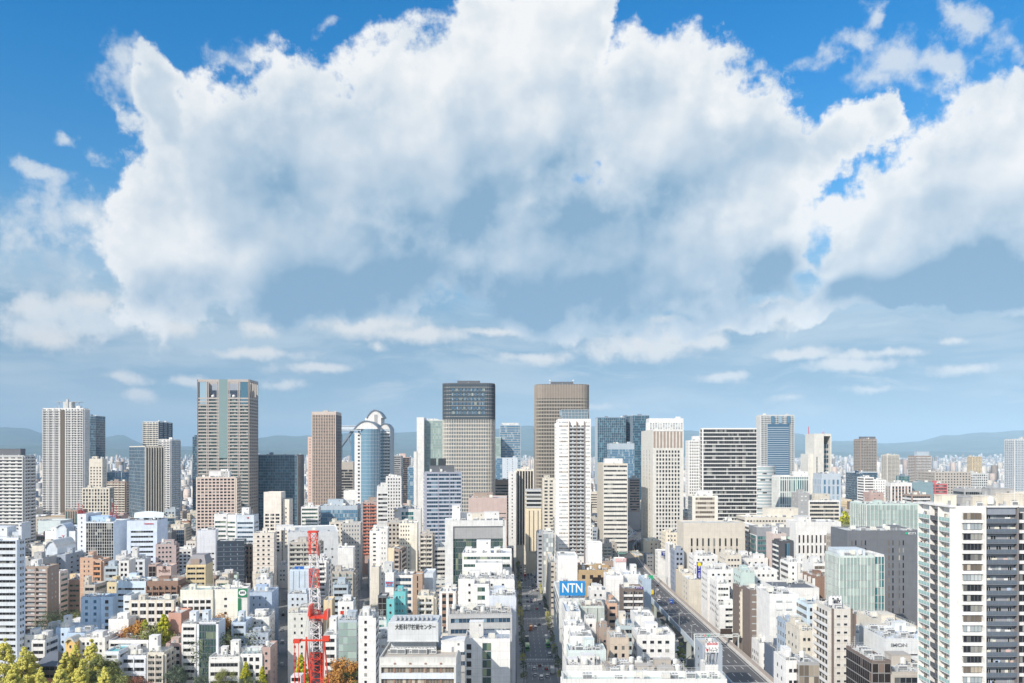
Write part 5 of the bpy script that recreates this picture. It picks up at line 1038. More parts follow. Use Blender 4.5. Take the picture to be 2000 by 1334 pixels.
B(1114, 1158, 1242, 'big blank white roof house with a grid of joints', D=356, dep=12, yaw=0, st='blank', wall='pure', yb=1262, cl=3, bx=0, roof='white')
B(1110, 1184, 1270, 'mint tiled low building with many water pipes on its roof', D=338, dep=12, yaw=0, st='blank', wall=(.66, .74, .72), yb=1290, cl=16, bx=1, roof='white')
B(1192, 1228, 1245, 'beige blank block with four square windows and roof chillers', D=352, dep=14, yaw=0, st='grid', side='blank', wall=(.62, .52, .42), c2=(.62, .52, .42), g='dark', bay=4, fh=3.4, ww=.4, topblank=2, yb=1285, cl=10, bx=0)
B(1170, 1192, 1225, 'small grey block with a zigzag stair beside the beige block', D=372, dep=12, yaw=0, st='few', wall='taupe', nb=1, yb=1262, cl=4, bx=1)
B(1210, 1240, 1222, 'teal grey flat roofed wing behind the beige block', D=384, dep=14, yaw=0, st='rib', wall=(.46, .54, .56), yb=1240, cl=6, pent=((1210, 1222, 1197, 'cream', .4, 4),))
B(1240, 1278, 1203, 'bright white cube building beside the expressway', D=400, dep=16, yaw=0, st='blank', side='blank', wall='pure', yb=1240, cl=3, bx=0, roof='white')
B(1244, 1318, 1240, 'white L shaped house block in front of the expressway pillars', D=366, dep=16, yaw=0, st='few', side='few', wall='pure', nb=4, w=1.8, yb=1270, cl=3, bx=1, roof='white')
B(1106, 1178, 1299, 'white roof deck crowded with pipes and slanted ducts', D=320, dep=14, yaw=0, st='blank', wall='white', yb=1325, cl=22, bx=2, roof='stone', hs=2.5, par=1.6)
B(1186, 1345, 1315, 'long brown concrete roof deck with rows of slanted cooling fins', D=305, dep=18, yaw=0, st='rib', wall='stone', yb=1334, cl=40, bx=4, roof='taupe', hs=4)
B(1100, 1420, 1326, 'long white roof edge running along the bottom of the view', D=268, dep=10, yaw=0, st='rib', wall='white', yb=1334, cl=6, bx=0, roof='mint', par=2.0)
B(1372, 1411, 1260, 'low grey blue block with three square openings beside the expressway', D=350, dep=14, yaw=0, st='few', wall=(.42, .48, .55), nb=1, yb=1295, cl=3, bx=0, roof='cream')
b = B(1377, 1403, 1298, 'white tower house carrying a framed pink poster board', D=318, dep=8, yaw=0, st='blank', side='blank', wall='pure', yb=1334, cl=3, bx=0, roof='pale')
bb_px(1378, 1403, 1254, 1274, 318, 'white poster board with red words and five dark haired figures printed on it', (.82, .80, .78), (('美の共演', (.75, .10, .12), 1.0, 0, 1.3, 4.2), ('●●●●●', (.06, .04, .04), 1.2, 0, -.7, 4.4)), dz=4.8)
bb_px(1378, 1403, 1266, 1274, 317.2, 'white signboard with red heart and black katakana under the poster', (.85, .85, .84), (('フミューズ', BLK, .95, .35, 0, 3.3), ('♥', RED, 1.2, -1.9, 0, .75)), dz=4.8)
# right side of the expressway
B(1335, 1455, 1021, 'broad stone building with tall dark window slots', D=620, dep=24, yaw=0, right=True, st='vert', side='blank', wall=(.62, .57, .49), c2='stone', g='dark', bay=4.2, ww=.34, fh=4, grp=3, topblank=10, yb=1085, mg=4, cl=9, bx=0)
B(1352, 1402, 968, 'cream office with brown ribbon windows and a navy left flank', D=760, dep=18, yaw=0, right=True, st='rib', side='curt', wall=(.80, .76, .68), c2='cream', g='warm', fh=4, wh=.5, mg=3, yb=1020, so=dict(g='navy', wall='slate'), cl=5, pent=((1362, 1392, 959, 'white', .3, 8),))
B(1478, 1545, 1030, 'dark framed office with green glass ribbon floors', D=610, dep=20, yaw=0, right=True, st='rib', side='rib', wall=(.30, .31, .33), c2='dkgrey', g='teal', fh=3.7, wh=.62, yb=1080, topblank=5, cl=6, sw='white')
B(1464, 1480, 1026, 'tall blank white edge slab left of the green glass ribbon floors', D=612, dep=30, yaw=0, right=True, st='blank', side='rib', wall='white', yb=1075, cl=0, bx=0)
B(1455, 1558, 1010, 'long white roofed station like building with a row of dark vents', D=660, dep=26, yaw=0, right=True, st='few', wall='cream', nb=16, w=1.6, hh=1.2, yb=1030, cl=10, bx=1, roof='white', pent=((1498, 1559, 993, 'cream', .4, 12),))
B(1509, 1536, 1042, 'slim pink beige slab behind the black balcony tower', D=560, dep=14, yaw=0, right=True, st='blank', side='blank', wall=(.60, .50, .46), yb=1080, cl=2, pent=((1511, 1519, 1030, 'white', .4, 4),))
B(1525, 1550, 1056, 'black apartment tower with white fringed balconies on its left edge', D=545, dep=14, yaw=0, st='vert', side='balc', wall=(.10, .10, .11), c2='char', g='navy', bay=8, grp=20, ww=.5, yb=1140, cl=1, bx=0, so=dict(bc='white'), **AB)
B(1554, 1643, 1019, 'white court like building with tall brown window slots', D=590, dep=22, yaw=0, st='vert', side='blank', wall='white', c2='pure', g='brn', bay=3.0, ww=.42, fh=3.7, grp=2, topblank=8, yb=1095, mg=1, pent=((1560, 1584, 1009, 'white', .1, 10),), cl=8)
B(1633, 1655, 1046, 'small stone office with brown louvres left of the dark grey wall', D=540, dep=16, yaw=0, st='rib', side='vert', wall='stone', g='brn', wh=.6, yb=1070, cl=3)
b = B(1692, 1800, 984, 'long green glazed office with white gridded frames', D=640, dep=30, yaw=0, st='curt', side='curt', wall='mint', g='mint', fh=3.6, bay=3.2, fins=.35, c2='white', yb=1032, cl=16, bx=1)
B(1660, 1692, 982, 'angled left wing of the long green glazed office', D=668, dep=24, yaw=-24, st='curt', side='curt', wall='mint', g='mint', fh=3.6, bay=3.2, fins=.3, c2='white', yb=1040, cl=5, bx=0)
b = B(1655, 1800, 1036, 'huge plain charcoal walled building with paired slit windows', D=500, dep=26, yaw=0, st=None, wall=(.17, .18, .20), yb=1215, cl=8, bx=1, hold=True, roof='ltgrey')
for i in range(13):
    z = b.z - 9 - i * 4.6
    if z > 3:
        for p in (.06, .19, .56, .70): b.win(b.F, b.w * p, z, .9, 3.0, 'warm', 1, 'dkgrey', .02); b.win(b.F, b.w * p + 2.4, z, .9, 3.0, 'dark', 1, 'dkgrey', .02)
x, y, z, w_, h_ = board(b, 1774, 1788, 1040, 1043.5, WHT, .1); lettering('竹中工務', h_ * .7, flat(BLK), b.root, (x, y - .1, z), w_ * .8); board(b, 1768, 1773, 1039.5, 1043.5, (.02, .45, .25), .1); b.done()
b = B(1640, 1708, 1085, 'pale green glass office with white floor lines', D=430, dep=20, yaw=0, st='curt', side='curt', wall=(.62, .70, .66), g='mint', fh=4.0, bay=1.9, fins=.2, c2='white', yb=1205, cl=4, pent=((1634, 1690, 1074, (.62, .68, .72), .25, 12),), bx=0, pane=1.9)
B(1708, 1727, 1083, 'glazed stair strip at the right end of the pale green glass office', D=431, dep=18, yaw=0, st='curt', side='blank', wall='white', g='teal', fh=4.0, bay=2, fins=.5, c2='white', yb=1208, cl=0, bx=0)
# white roofs right of the expressway
B(1240, 1258, 1085, 'sand coloured wedge building where the expressway bends', D=610, dep=40, yaw=0, right=True, st='blank', side='few', wall='tan', yb=1100, cl=2, bx=0)
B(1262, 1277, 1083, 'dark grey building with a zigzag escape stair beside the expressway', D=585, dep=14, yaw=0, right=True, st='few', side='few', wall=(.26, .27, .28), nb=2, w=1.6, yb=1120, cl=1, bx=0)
B(1264, 1290, 1056, 'cream corner building with a white skylit roof by the expressway bend', D=640, dep=22, yaw=0, right=True, st='few', side='blank', wall=(.80, .70, .52), nb=2, yb=1080, cl=3, roof='white')
B(1285, 1304, 1076, 'white building with a navy rooftop sign beside the expressway', D=560, dep=14, yaw=0, right=True, st='blank', side='few', wall='pure', yb=1135, cl=2, bx=0)
bb_px(1292, 1303.5, 1077, 1085, 684, 'small navy rooftop sign with pale lettering', (.02, .04, .25), (('税理士\n法人', WHT, 1.2, 0, 0, 3.2),), dz=2)
b = B(1305, 1318, 1062, 'tall narrow white tower lettered vertically in grey', D=555, dep=12, yaw=0, right=True, st='blank', side='blank', wall='pure', yb=1110, cl=0, bx=0, hold=True)
words(b, '日宝\n四ツ橋\nビル', (.25, .27, .30), 1307.5, 1314, 1064, 1080); b.done()
B(1306, 1323, 1098, 'cream block with four dark little windows below the lettered tower', D=520, dep=14, yaw=0, right=True, st='few', side='few', wall='cream', nb=2, yb=1130, w=.9, cl=3)
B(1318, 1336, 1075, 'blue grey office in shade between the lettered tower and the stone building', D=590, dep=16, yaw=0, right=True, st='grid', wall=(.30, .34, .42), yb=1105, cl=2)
B(1300, 1330, 1040, 'cream terraced building with arched openings', D=680, dep=20, yaw=0, right=True, st='few', wall=(.80, .72, .58), nb=4, yb=1060, cl=8, bx=2)
b = B(1345, 1380, 1132, 'cream windowless building under the tall blue vertical sign', D=470, dep=22, yaw=0, right=True, st='blank', side='few', wall='cream', yb=1195, cl=5, bx=0, roof='pale')
B(1332, 1352, 1120, 'beige ridged wall block left of the blue vertical sign', D=500, dep=30, yaw=0, right=True, st='blank', side='blank', wall='beige', yb=1150, cl=3, bx=1)
bb_px(1355.5, 1376, 1098, 1129, 569, 'tall white board with a navy centre panel yellow disc and white characters', (.85, .85, .85), (('●', RED, 1.2, -2.9, 3.1, .6), ('大\n阪\n美\n術', (.2, .2, .3), 1.0, -2.85, -.5, .8), ('美\n容\n外\n科', (.75, .2, .2), 1.1, 2.6, 0, .9)), dz=2)
bb_px(1361, 1370, 1098, 1128, 568, 'navy centre panel of the tall vertical sign with a yellow disc', (.02, .03, .33), (('●', (.85, .70, .02), 3.8, 0, 3.7, 2.5), ('ナ\nー\nム\n令', WHT, 2.1, 0, -1.5, 1.8)), dz=2)
CON.append((1355, 1377, 1133, 566))
for a in ((1355, 1402, 1085, 'white flat roofed block with tanks in front of the stone window slots', 560, 'white'), (1418, 1448, 1084, 'cream block with a white lift room right of the tanks', 555, 'cream'), (1382, 1436, 1112, 'white building with a glass greenhouse like roof', 510, 'pure'),
          (1448, 1474, 1118, 'mint white blank billboard frame block', 480, 'mint'), (1473, 1518, 1113, 'white office with a roof terrace full of chillers', 490, 'pure'), (1440, 1500, 1090, 'white complex of stepped roofs below the dark framed office', 560, 'white'),
          (1386, 1400, 1119, 'cream stair tower left of the dark balcony slots', 480, 'cream'), (1400, 1425, 1140, 'white office with shaded window bands right of the stair tower', 470, 'pure')):
    B(a[0], a[1], a[2], a[3], D=a[4], dep=18, yaw=0, right=True, st='few' if a[5] != 'mint' else 'blank', side='few', wall=a[5], nb=4, w=1.4, yb=a[2] + 22, cl=10, bx=2 if a[1] - a[0] > 25 else 1, roof='white')
B(1541, 1557, 1098, 'white chamfered office with grey slit windows', D=500, dep=16, yaw=0, st='few', side='rib', wall='pure', nb=1, yb=1138, cl=2)
B(1557, 1580, 1096, 'white office with three tall louvre panels', D=495, dep=16, yaw=0, st='vert', wall='pure', g='light', bay=4, yb=1140, cl=2)
B(1588, 1617, 1100, 'white office with grey ribbon windows left of the pale green glass office', D=480, dep=18, yaw=0, st='rib', side='blank', wall='white', g='warm', wh=.5, yb=1125, cl=3)
B(1592, 1617, 1126, 'brown block with balconied white side left of the pale green glass', D=455, dep=20, yaw=0, st='blank', side='balc', wall='brown', yb=1160, cl=2, sw='white', so=dict(bc='cream', seg=3))
B(1390, 1402, 1180, 'thin red brown slab beside the expressway', D=385, dep=14, yaw=0, right=True, st='blank', side='blank', wall=(.40, .20, .14), yb=1240, cl=0, bx=0)
B(1402, 1424, 1158, 'red brown low wall block behind the white balconied office', D=410, dep=12, yaw=0, right=True, st='blank', wall=(.42, .22, .16), yb=1180, cl=5, bx=0)
B(1405, 1442, 1182, 'white seven storey office with black balcony slots beside the expressway', D=372, dep=20, yaw=0, right=True, st='rib', side='few', wall='pure', g='dark', fh=3.5, wh=.42, mg=3.4, yb=1260, rel=.8, cl=9, bx=1, sw='pure')
B(1443, 1451, 1146, 'thin tall dark brown slab right of the white seven storey office', D=378, dep=12, yaw=0, right=True, st='blank', side='blank', wall='umber', yb=1250, cl=0, bx=0)
B(1451, 1464, 1152, 'cream stairwell block with curled balconies', D=384, dep=12, yaw=0, right=True, st='balc', wall='cream', bc='tan', bay=3, yb=1200, cl=1, bx=0, **AB)
B(1465, 1500, 1152, 'dark brown louvred building with white horizontal slots', D=380, dep=14, yaw=0, right=True, st='rib', side='blank', wall='umber', c2='umber', g='light', wh=.16, fh=3.6, yb=1215, cl=5, bx=0, roof='white')
B(1503, 1560, 1160, 'very bright blank white building with faint window rows', D=400, dep=22, yaw=0, right=True, st='few', side='blank', wall='pure', nb=2, w=3, hh=.8, g='light', yb=1215, cl=7, bx=0, roof='white')
B(1515, 1600, 1148, 'white building with a long dark green flat roof', D=440, dep=26, yaw=0, st='blank', wall='white', yb=1165, cl=2, bx=0, roof='dkgrey')
B(1452, 1472, 1222, 'pale grey slim building with a vertical strip window', D=352, dep=12, yaw=0, right=True, st='vert', side='blank', wall=(.68, .74, .78), g='dark', bay=6, grp=20, ww=.4, yb=1290, cl=2)
B(1472, 1497, 1212, 'light blue shaft house with one dark window', D=362, dep=10, yaw=0, right=True, st='few', side='blank', wall='cool', nb=1, w=.6, hh=2, yb=1255, cl=2, bx=0)
B(1493, 1511, 1236, 'small red brick building behind the white windowed front', D=345, dep=10, yaw=0, right=True, st='grid', wall=(.48, .18, .12), g='warm', yb=1265, cl=3)
b = B(1483, 1507, 1256, 'white fronted building with red brick side and round topped windows', D=325, dep=26, yaw=0, right=True, st='flat', side='flat', wall='white', sw=(.50, .20, .14), g='dark', bay=3.2, fh=3.5, ww=.4, wh=.5, yb=1334, cl=3, topblank=3.5, bx=0)
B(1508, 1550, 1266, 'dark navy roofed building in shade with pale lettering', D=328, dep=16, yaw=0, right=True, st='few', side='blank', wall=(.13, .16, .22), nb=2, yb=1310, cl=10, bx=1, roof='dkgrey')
B(1535, 1562, 1290, 'white house with slanted windows at the bottom right', D=300, dep=14, yaw=0, st='few', side='few', wall='pure', nb=2, yb=1334, cl=4, bx=1)
B(1560, 1600, 1293, 'grey gridded sloping glass atrium at the bottom right', D=298, dep=12, yaw=0, st='curt', wall='grey', g='warm', yb=1334, cl=3, bx=0)
B(1562, 1598, 1232, 'cream houses with terraces left of the slim balconied tower', D=350, dep=18, yaw=0, st='few', wall='cream', nb=3, yb=1262, cl=8, bx=2, roof='cream')
B(1538, 1560, 1215, 'blue shaded small office between white and cream buildings', D=370, dep=14, yaw=0, st='grid', wall=(.42, .50, .60), yb=1250, cl=5)
B(1578, 1615, 1180, 'pale blue roofed annex behind the slim balconied tower', D=385, dep=16, yaw=0, st='rib', wall=(.56, .66, .72), yb=1200, cl=2, bx=0, roof='steel')
b = B(1624, 1665, 1189, 'slim white apartment tower with dark edges and a framed roof sign', D=330, dep=17, yaw=0, st='few', side='balc', wall=(.80, .76, .70), c2='cream', nb=2, w=1.4, hh=.8, fh=3.1, g='dark', yb=1334, hold=True, cl=5, bx=0, so=dict(bc='white', seg=1, dp=1.4), **AB)
for a_, c_ in ((0, .09), (.91, 1)): b.F.box(b.mb, b.w * a_, b.w * c_, 0, .3, 0, b.z + .1, b.mi(W('umber')))
Fr = Face('r', 0, 0, b.w, b.dep); b.facade(Fr, 6, b.z - 2, 'balc', wall='umber', bc='white', bay=5, fh=3.1, g='dark'); b.done()
bb_px(1619, 1643, 1164, 1182, 338, 'white rooftop board with navy frame and black script lettering', (.85, .85, .86), (('Bally', BLK, 3.0, 0, 0, 3.9, .3),), dz=2)
B(1672, 1728, 1237, 'blank brilliant white wall right of the slim white apartment tower', D=352, dep=14, yaw=0, st='blank', side='blank', wall='pure', yb=1334, cl=2, bx=0, roof='grey')
b = B(1729, 1830, 1247, 'white clad store with raised capital letters and a roof deck', D=318, dep=24, yaw=0, st='blank', side='blank', wall=(.70, .72, .73), yb=1334, cl=6, bx=1, roof='pale', hold=True)
b.rail(0, 0, b.w - 1, b.dep - 1, b.z); words(b, 'IMON', (.30, .31, .33), 1739.8, 1770.8, 1255.8, 1263.6, .25); b.win(b.F, b.w * .50, b.z - 6.5, 5, .5, 'dark', 1); b.done()
B(1703, 1740, 1290, 'dark bronze glass office stepping down at the bottom right', D=285, dep=22, yaw=0, st='curt', side='curt', wall='umber', g='brn', fh=3.6, yb=1334, cl=3, bx=0, roof='white')
B(1742, 1830, 1312, 'stone terrace roof with long dark openings at the bottom right', D=278, dep=20, yaw=0, st='rib', wall='stone', g='dark', yb=1334, cl=6, bx=1)
B(1668, 1700, 1202, 'brown hip roofed house beside the charcoal walled building', D=420, dep=14, yaw=0, st='blank', wall='rose', yb=1235, cl=1, bx=0, roof='slate')
B(1735, 1790, 1222, 'flat roof terrace with cars and cream houses under the charcoal wall', D=372, dep=34, yaw=0, st='blank', wall='cream', yb=1245, cl=10, bx=2, roof='ltgrey')
# big residential block at the right edge
def residence():
    D = 252; dep = 20.5; X, Y, a, w = place(1867, 2060, D, 0, dep); b = Bld('apartment_tower', X, Y, a); z = ZT(988, D); fh = 3.14; b.z = z
    b.block(0, 0, w, dep, 0, z - .9, 'pure', .9, 'cream'); F = Face('f', 0, 0, w, dep); Fl = Face('l', 0, 0, w, dep); nf = 17
    ux = lambda px: (U(px) - U(1867)) * D; rise = MB()
    pure = b.mi(W('pure')); dk = b.mi(W((.34, .35, .38)))
    F.box(b.mb, 0.01, ux(1878), 0, .25, 0, z, pure)
    z0 = z - 1.6 - nf * fh
    for i in range(nf + 1):
        zz = z - 1.9 - (i + 1) * fh
        b.win(F, (ux(1879) + ux(1917)) / 2, zz + .9, ux(1917) - ux(1879) - .4, 2.05, 'dark' if i % 5 > 1 else ('light' if i % 5 else 'warm'), 5, 'dkgrey', .30)
        F.box(b.mb, ux(1878), ux(1919), 0, .75, zz + .9 - (fh - 2.05) + .02, zz + .9 - .1, pure)
        b.win(F, (ux(1986) + ux(2040)) / 2, zz + .9, ux(2040) - ux(1986) - .4, 2.05, 'dark', 6, 'dkgrey', .30)
        F.box(b.mb, ux(1984), ux(2060), 0, .75, zz + .9 - (fh - 2.05) + .02, zz + .9 - .1, pure)
        for k, wd in ((.14, 1.2), (.48 if i % 2 else .3, 1.6), (.85, 1.2)): b.win(F, ux(1922) + (ux(1980) - ux(1922)) * k, zz + .2, wd, 2.0, 'dark' if (i * 7 + int(k * 10)) % 3 else 'light', 2, 'ltgrey', .05)
        x, y = F.p((ux(1921) + ux(1981)) / 2, 0); b.balc.setdefault((round(ux(1981) - ux(1921), 2), 1.5, (.22, .24, .27), 1.15, (.13, .16, .20)), []).append((x, y, zz, 0))
        for (v0, v1, gl) in ((.2, 7.6, 1), (7.9, 12.9, 0), (13.2, 19.9, 1)):
            x, y = Fl.p((v0 + v1) / 2, 0); b.balc.setdefault((round(v1 - v0, 2), 1.5, 'pure' if gl else (.2, .2, .22), 1.2, (.34, .52, .50) if gl else (.10, .11, .12)), []).append((x, y, zz, -pi / 2))
            for k in (.25, .7): b.win(Fl, v0 + (v1 - v0) * k, zz + .2, 1.9 if gl else 1.4, 2.0, 'warm' if gl else 'dark', 2, 'ltgrey', .05)
    F.box(b.mb, ux(1921), ux(1981), 0, .04, 0, z - 1.7, dk); Fl.box(b.mb, 7.8, 13, 0, .03, 0, z - 1.7, b.mi(W((.16, .15, .15))))
    for p in (1919, 1982): F.box(b.mb, ux(p) - .2, ux(p) + .2, 0, 1.7, 0, z - .2, pure if p == 1919 else b.mi(W((.24, .22, .22))))
    for v in (7.75, 13.05, .1, 20.0): Fl.box(b.mb, v - .12, v + .12, 0, 1.65, 0, z - .8, pure)
    Fl.box(b.mb, 0, dep, 0, 1.7, z - .5, z + .1, pure); F.box(b.mb, ux(1919), w, 0, 1.7, z - .4, z + .1, pure)
    F.box(b.mb, ux(1924), ux(1979), 0, 1.2, z - 2.6, z - .42, b.mi(W((.28, .31, .36))))
    for q in ((1840, 1868, 968, .35, 5, (.78, .72, .60)), (1880, 1905, 972, .45, 4, (.42, .42, .42)), (1918, 1950, 970, .2, 6, 'cream'), (1960, 2000, 965, .5, 6, 'cream'), (1935, 1980, 955, .7, 5, 'grey')):
        dq = D + dep * q[3]; b.penthouse(U((q[0] + q[1]) / 2) * dq - X, -dep / 2 + dep * q[3] + q[4] / 2, U(q[1]) * dq - U(q[0]) * dq, q[4], z - .8, max(1.5, ZT(q[2], dq) - z + .8), q[5])
    b.clutter(0, 0, w - 2, dep - 2, z - .85, 14, 0); b.rail(0, 0, w - 1.5, dep - 1.5, z - .8)
    s = MB(); s.bar((U(1982) * 262 - X, 0, z), (U(1982) * 262 - X, 0, z + 9), .06); s.build('antenna', W('white'), b.root)
    register(X, Y, a, w, dep, 985, 1334, 'x', b.root); rq = random.Random(2)
    for i in range(46):
        lx = rq.choice((0, 1)); zz = z - 1.9 - rq.randint(1, 17) * fh; wd = rq.uniform(.7, 1.8); mm = MB(); mm.box(-wd / 2, wd / 2, -.03, .03, 0, rq.uniform(.6, 1.0)); x, y = F.p(ux(rq.uniform(1924, 1978)), 1.0) if lx else Fl.p(rq.choice((rq.uniform(1, 7), rq.uniform(14, 19))), 1.0)
        mm.build('laundry', flat(rq.choice(((.8, .8, .78), (.45, .55, .7), (.7, .5, .45), (.75, .72, .6)))), b.root, (x, y, zz + .95)).rotation_euler = (0, 0, 0 if lx else -pi / 2)
    tag(b.root, 'big white apartment block with green glass balconies at the right edge', 'building'); b.done()
residence()
# ---------------------------------------------------------------- ground, avenue, expressway
def ground_mat(N, b):
    tc = N.n('ShaderNodeTexCoord').outputs['Object']; n = N.noise(tc, .02, 6, .6); n2 = N.noise(tc, .4, 4, .6)
    c = N.mix(n, (.17, .175, .18), (.30, .29, .27)); c = N.mix(N.m('MULTIPLY', n2, .35), c, (.07, .07, .075)); N.L.new(c, b.inputs['Base Color']); b.inputs['Roughness'].default_value = .9
def asphalt(N, b, base=(.19, .195, .20)):  # pale base makes up for the building shade over the avenue
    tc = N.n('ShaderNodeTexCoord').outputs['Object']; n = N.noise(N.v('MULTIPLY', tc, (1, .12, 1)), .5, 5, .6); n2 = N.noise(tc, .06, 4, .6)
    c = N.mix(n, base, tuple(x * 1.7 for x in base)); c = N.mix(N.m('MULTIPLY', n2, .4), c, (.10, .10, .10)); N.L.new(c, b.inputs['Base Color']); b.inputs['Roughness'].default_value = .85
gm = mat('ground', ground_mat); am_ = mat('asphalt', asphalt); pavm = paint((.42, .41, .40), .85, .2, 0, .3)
m = MB(); S_ = 60000; m.quad((-S_, -2000, 0), (S_, -2000, 0), (S_, 60000, 0), (-S_, 60000, 0)); tag(m.build('ground', gm), kind='structure')
# the main avenue runs straight away from the camera
AX0, AX1, RX0, RX1 = 2.5, 29.0, 7.2, 24.0
m = MB(); m.box(AX0, RX0, 330, 1400, .02, .15); m.box(RX1, AX1, 330, 1400, .02, .15); tag(m.build('avenue_pavement', pavm), kind='structure')
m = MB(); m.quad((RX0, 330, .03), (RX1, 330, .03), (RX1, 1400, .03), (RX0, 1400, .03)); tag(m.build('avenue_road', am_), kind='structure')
m = MB(); LN = [RX0 + .5 + 3.16 * i for i in range(6)]
for y in range(0, 90):
    for x in LN[1:5]: yy = 340 + y * 10; m.quad((x - .09, yy, .045), (x + .09, yy, .045), (x + .09, yy + 5, .045), (x - .09, yy + 5, .045))
CROSS = [(1334 - 1334 + 1302, 3), (1290, 4), (1209, 3), (1180, 4), (1172, 3), (1152, 3), (1146, 3), (1105, 4)]
for row, wd in CROSS:
    yy = FX * CH / (row - HY)
    for i in range(18): x = RX0 + .6 + i * .9; m.quad((x, yy, .05), (x + .45, yy, .05), (x + .45, yy + wd, .05), (x, yy + wd, .05))
    m.quad((RX0, yy - 3, .048), (RX1, yy - 3, .048), (RX1, yy - 2.6, .048), (RX0, yy - 2.6, .048))
tag(m.build('avenue_marking', flat((.7, .7, .68))), kind='structure')
def ground_con(x0, x1, rows, z=0.):
    for r in rows:
        D = FX * (CH - z) / (r - HY); CON.append((1000 + FX * x0(D) / D, 1000 + FX * x1(D) / D, r, D))
ground_con(lambda D: 1.5, lambda D: 28.5, range(1070, 1340, 8))
STREETS = []
def street(P, wd, name, rows):
    m = MB()
    for (x0, y0), (x1, y1) in zip(P[:-1], P[1:]): m.quad((x0 - wd / 2, y0, .03), (x0 + wd / 2, y0, .03), (x1 + wd / 2, y1, .03), (x1 - wd / 2, y1, .03))
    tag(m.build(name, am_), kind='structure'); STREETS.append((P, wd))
    m = MB()
    for (x0, y0), (x1, y1) in zip(P[:-1], P[1:]):
        n = int((y1 - y0) / 9)
        for i in range(n): t = i / n; t1 = t + .45 / n; m.quad((x0 + (x1 - x0) * t - .1, y0 + (y1 - y0) * t, .045), (x0 + (x1 - x0) * t + .1, y0 + (y1 - y0) * t, .045), (x0 + (x1 - x0) * t1 + .1, y0 + (y1 - y0) * t1, .045), (x0 + (x1 - x0) * t1 - .1, y0 + (y1 - y0) * t1, .045))
    m.build(name.replace('street', 'street_marking'), flat((.6, .6, .58))); bpy.data.objects[name.replace('street', 'street_marking')]['kind'] = 'structure'
    def X(D):
        for (x0, y0), (x1, y1) in zip(P[:-1], P[1:]):
            if y0 <= D <= y1: return x0 + (x1 - x0) * (D - y0) / (y1 - y0)
        return P[-1][0]
    ground_con(lambda D: X(D) - wd * .35, lambda D: X(D) + wd * .35, rows)
street([(-114, 380), (-122, 425), (-202, 716)], 10, 'side_street', range(1150, 1340, 8))
street([(-93, 500), (-119, 644), (-162, 880)], 10, 'back_street', range(1100, 1185, 8))
# elevated expressway, deck 15 m up
EZ = 15.0
EP = [(108, 330), (108, 500), (108.2, 600), (109.5, 700), (113, 780), (118.5, 850), (130, 930), (151, 1000), (166, 1050), (170, 1085), (163, 1125), (146, 1170), (128, 1215)]
def spline(P, n=6):
    out = []
    for i in range(len(P) - 1):
        p0, p1, p2, p3 = P[max(0, i - 1)], P[i], P[i + 1], P[min(len(P) - 1, i + 2)]
        for k in range(n):
            t = k / n; out.append(tuple(.5 * (2 * p1[j] + (p2[j] - p0[j]) * t + (2 * p0[j] - 5 * p1[j] + 4 * p2[j] - p3[j]) * t * t + (3 * p1[j] - p0[j] - 3 * p2[j] + p3[j]) * t ** 3) for j in (0, 1)))
    return out + [P[-1]]
SP = spline(EP)
def ribbon(m, offs0, offs1, z0, z1, mi=0, rng=None):
    pts = []
    for i, p in enumerate(SP):
        a = Vector(SP[max(0, i - 1)]); c = Vector(SP[min(len(SP) - 1, i + 1)]); d = (c - a).normalized(); n = Vector((d.y, -d.x)); pts.append((Vector(p) + n * offs0, Vector(p) + n * offs1))
    for i in range(len(pts) - 1):
        if rng and not rng(i): continue
        (a, b_), (c, d) = pts[i], pts[i + 1]
        m.quad((a.x, a.y, z1), (b_.x, b_.y, z1), (d.x, d.y, z1), (c.x, c.y, z1), mi)
        if z0 is not None:
            m.quad((a.x, a.y, z0), (a.x, a.y, z1), (c.x, c.y, z1), (c.x, c.y, z0), mi); m.quad((b_.x, b_.y, z1), (b_.x, b_.y, z0), (d.x, d.y, z0), (d.x, d.y, z1), mi); m.quad((b_.x, b_.y, z0), (a.x, a.y, z0), (c.x, c.y, z0), (d.x, d.y, z0), mi)
    return pts
ex = empty('elevated_expressway', (108, 330, 0)); off = Vector((-108, -330, 0))
def exb(name, mats, fn):
    m = MB(); fn(m); m.v = [(v[0] - 108, v[1] - 330, v[2]) for v in m.v]; return m.build(name, mats, ex)
am2 = mat('deck_asphalt', lambda N, b: asphalt(N, b, (.075, .075, .08)))  # asphalt darkened here to offset the sun on the deck
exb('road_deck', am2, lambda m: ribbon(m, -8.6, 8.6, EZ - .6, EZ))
exb('girder', W((.36, .47, .56)), lambda m: ribbon(m, -8.0, 8.0, EZ - 3.0, EZ - .62))
exb('barrier', W((.50, .58, .66)), lambda m: ribbon(m, -9.0, -8.6, EZ - 1.6, EZ + 1.1))
exb('barrier', W((.66, .64, .60)), lambda m: ribbon(m, 8.6, 9.2, EZ - 1.0, EZ + 1.3))
exb('noise_wall', W((.46, .40, .36)), lambda m: ribbon(m, 9.25, 9.6, EZ - 1, EZ + 3.2, 0, lambda i: i < 24))
def marks(m):
    for o_ in (-7.4, 7.4): ribbon(m, o_ - .1, o_ + .1, None, EZ + .03)
exb('edge_line', flat((.7, .7, .68)), marks)
def dashes(m):
    for o_ in (-3.7, 0, 3.7):
        y = 335.
        while y < 690: x = 108 + o_; m.quad((x - .12, y, EZ + .03), (x + .12, y, EZ + .03), (x + .12, y + 5, EZ + .03), (x - .12, y + 5, EZ + .03)); y += 12
    for y in (372, 401, 438, 476, 531, 590, 650): m.quad((99.6, y, EZ + .025), (116.4, y, EZ + .025), (116.4, y + .6, EZ + .025), (99.6, y + .6, EZ + .025))
exb('lane_line', flat((.72, .72, .70)), dashes)
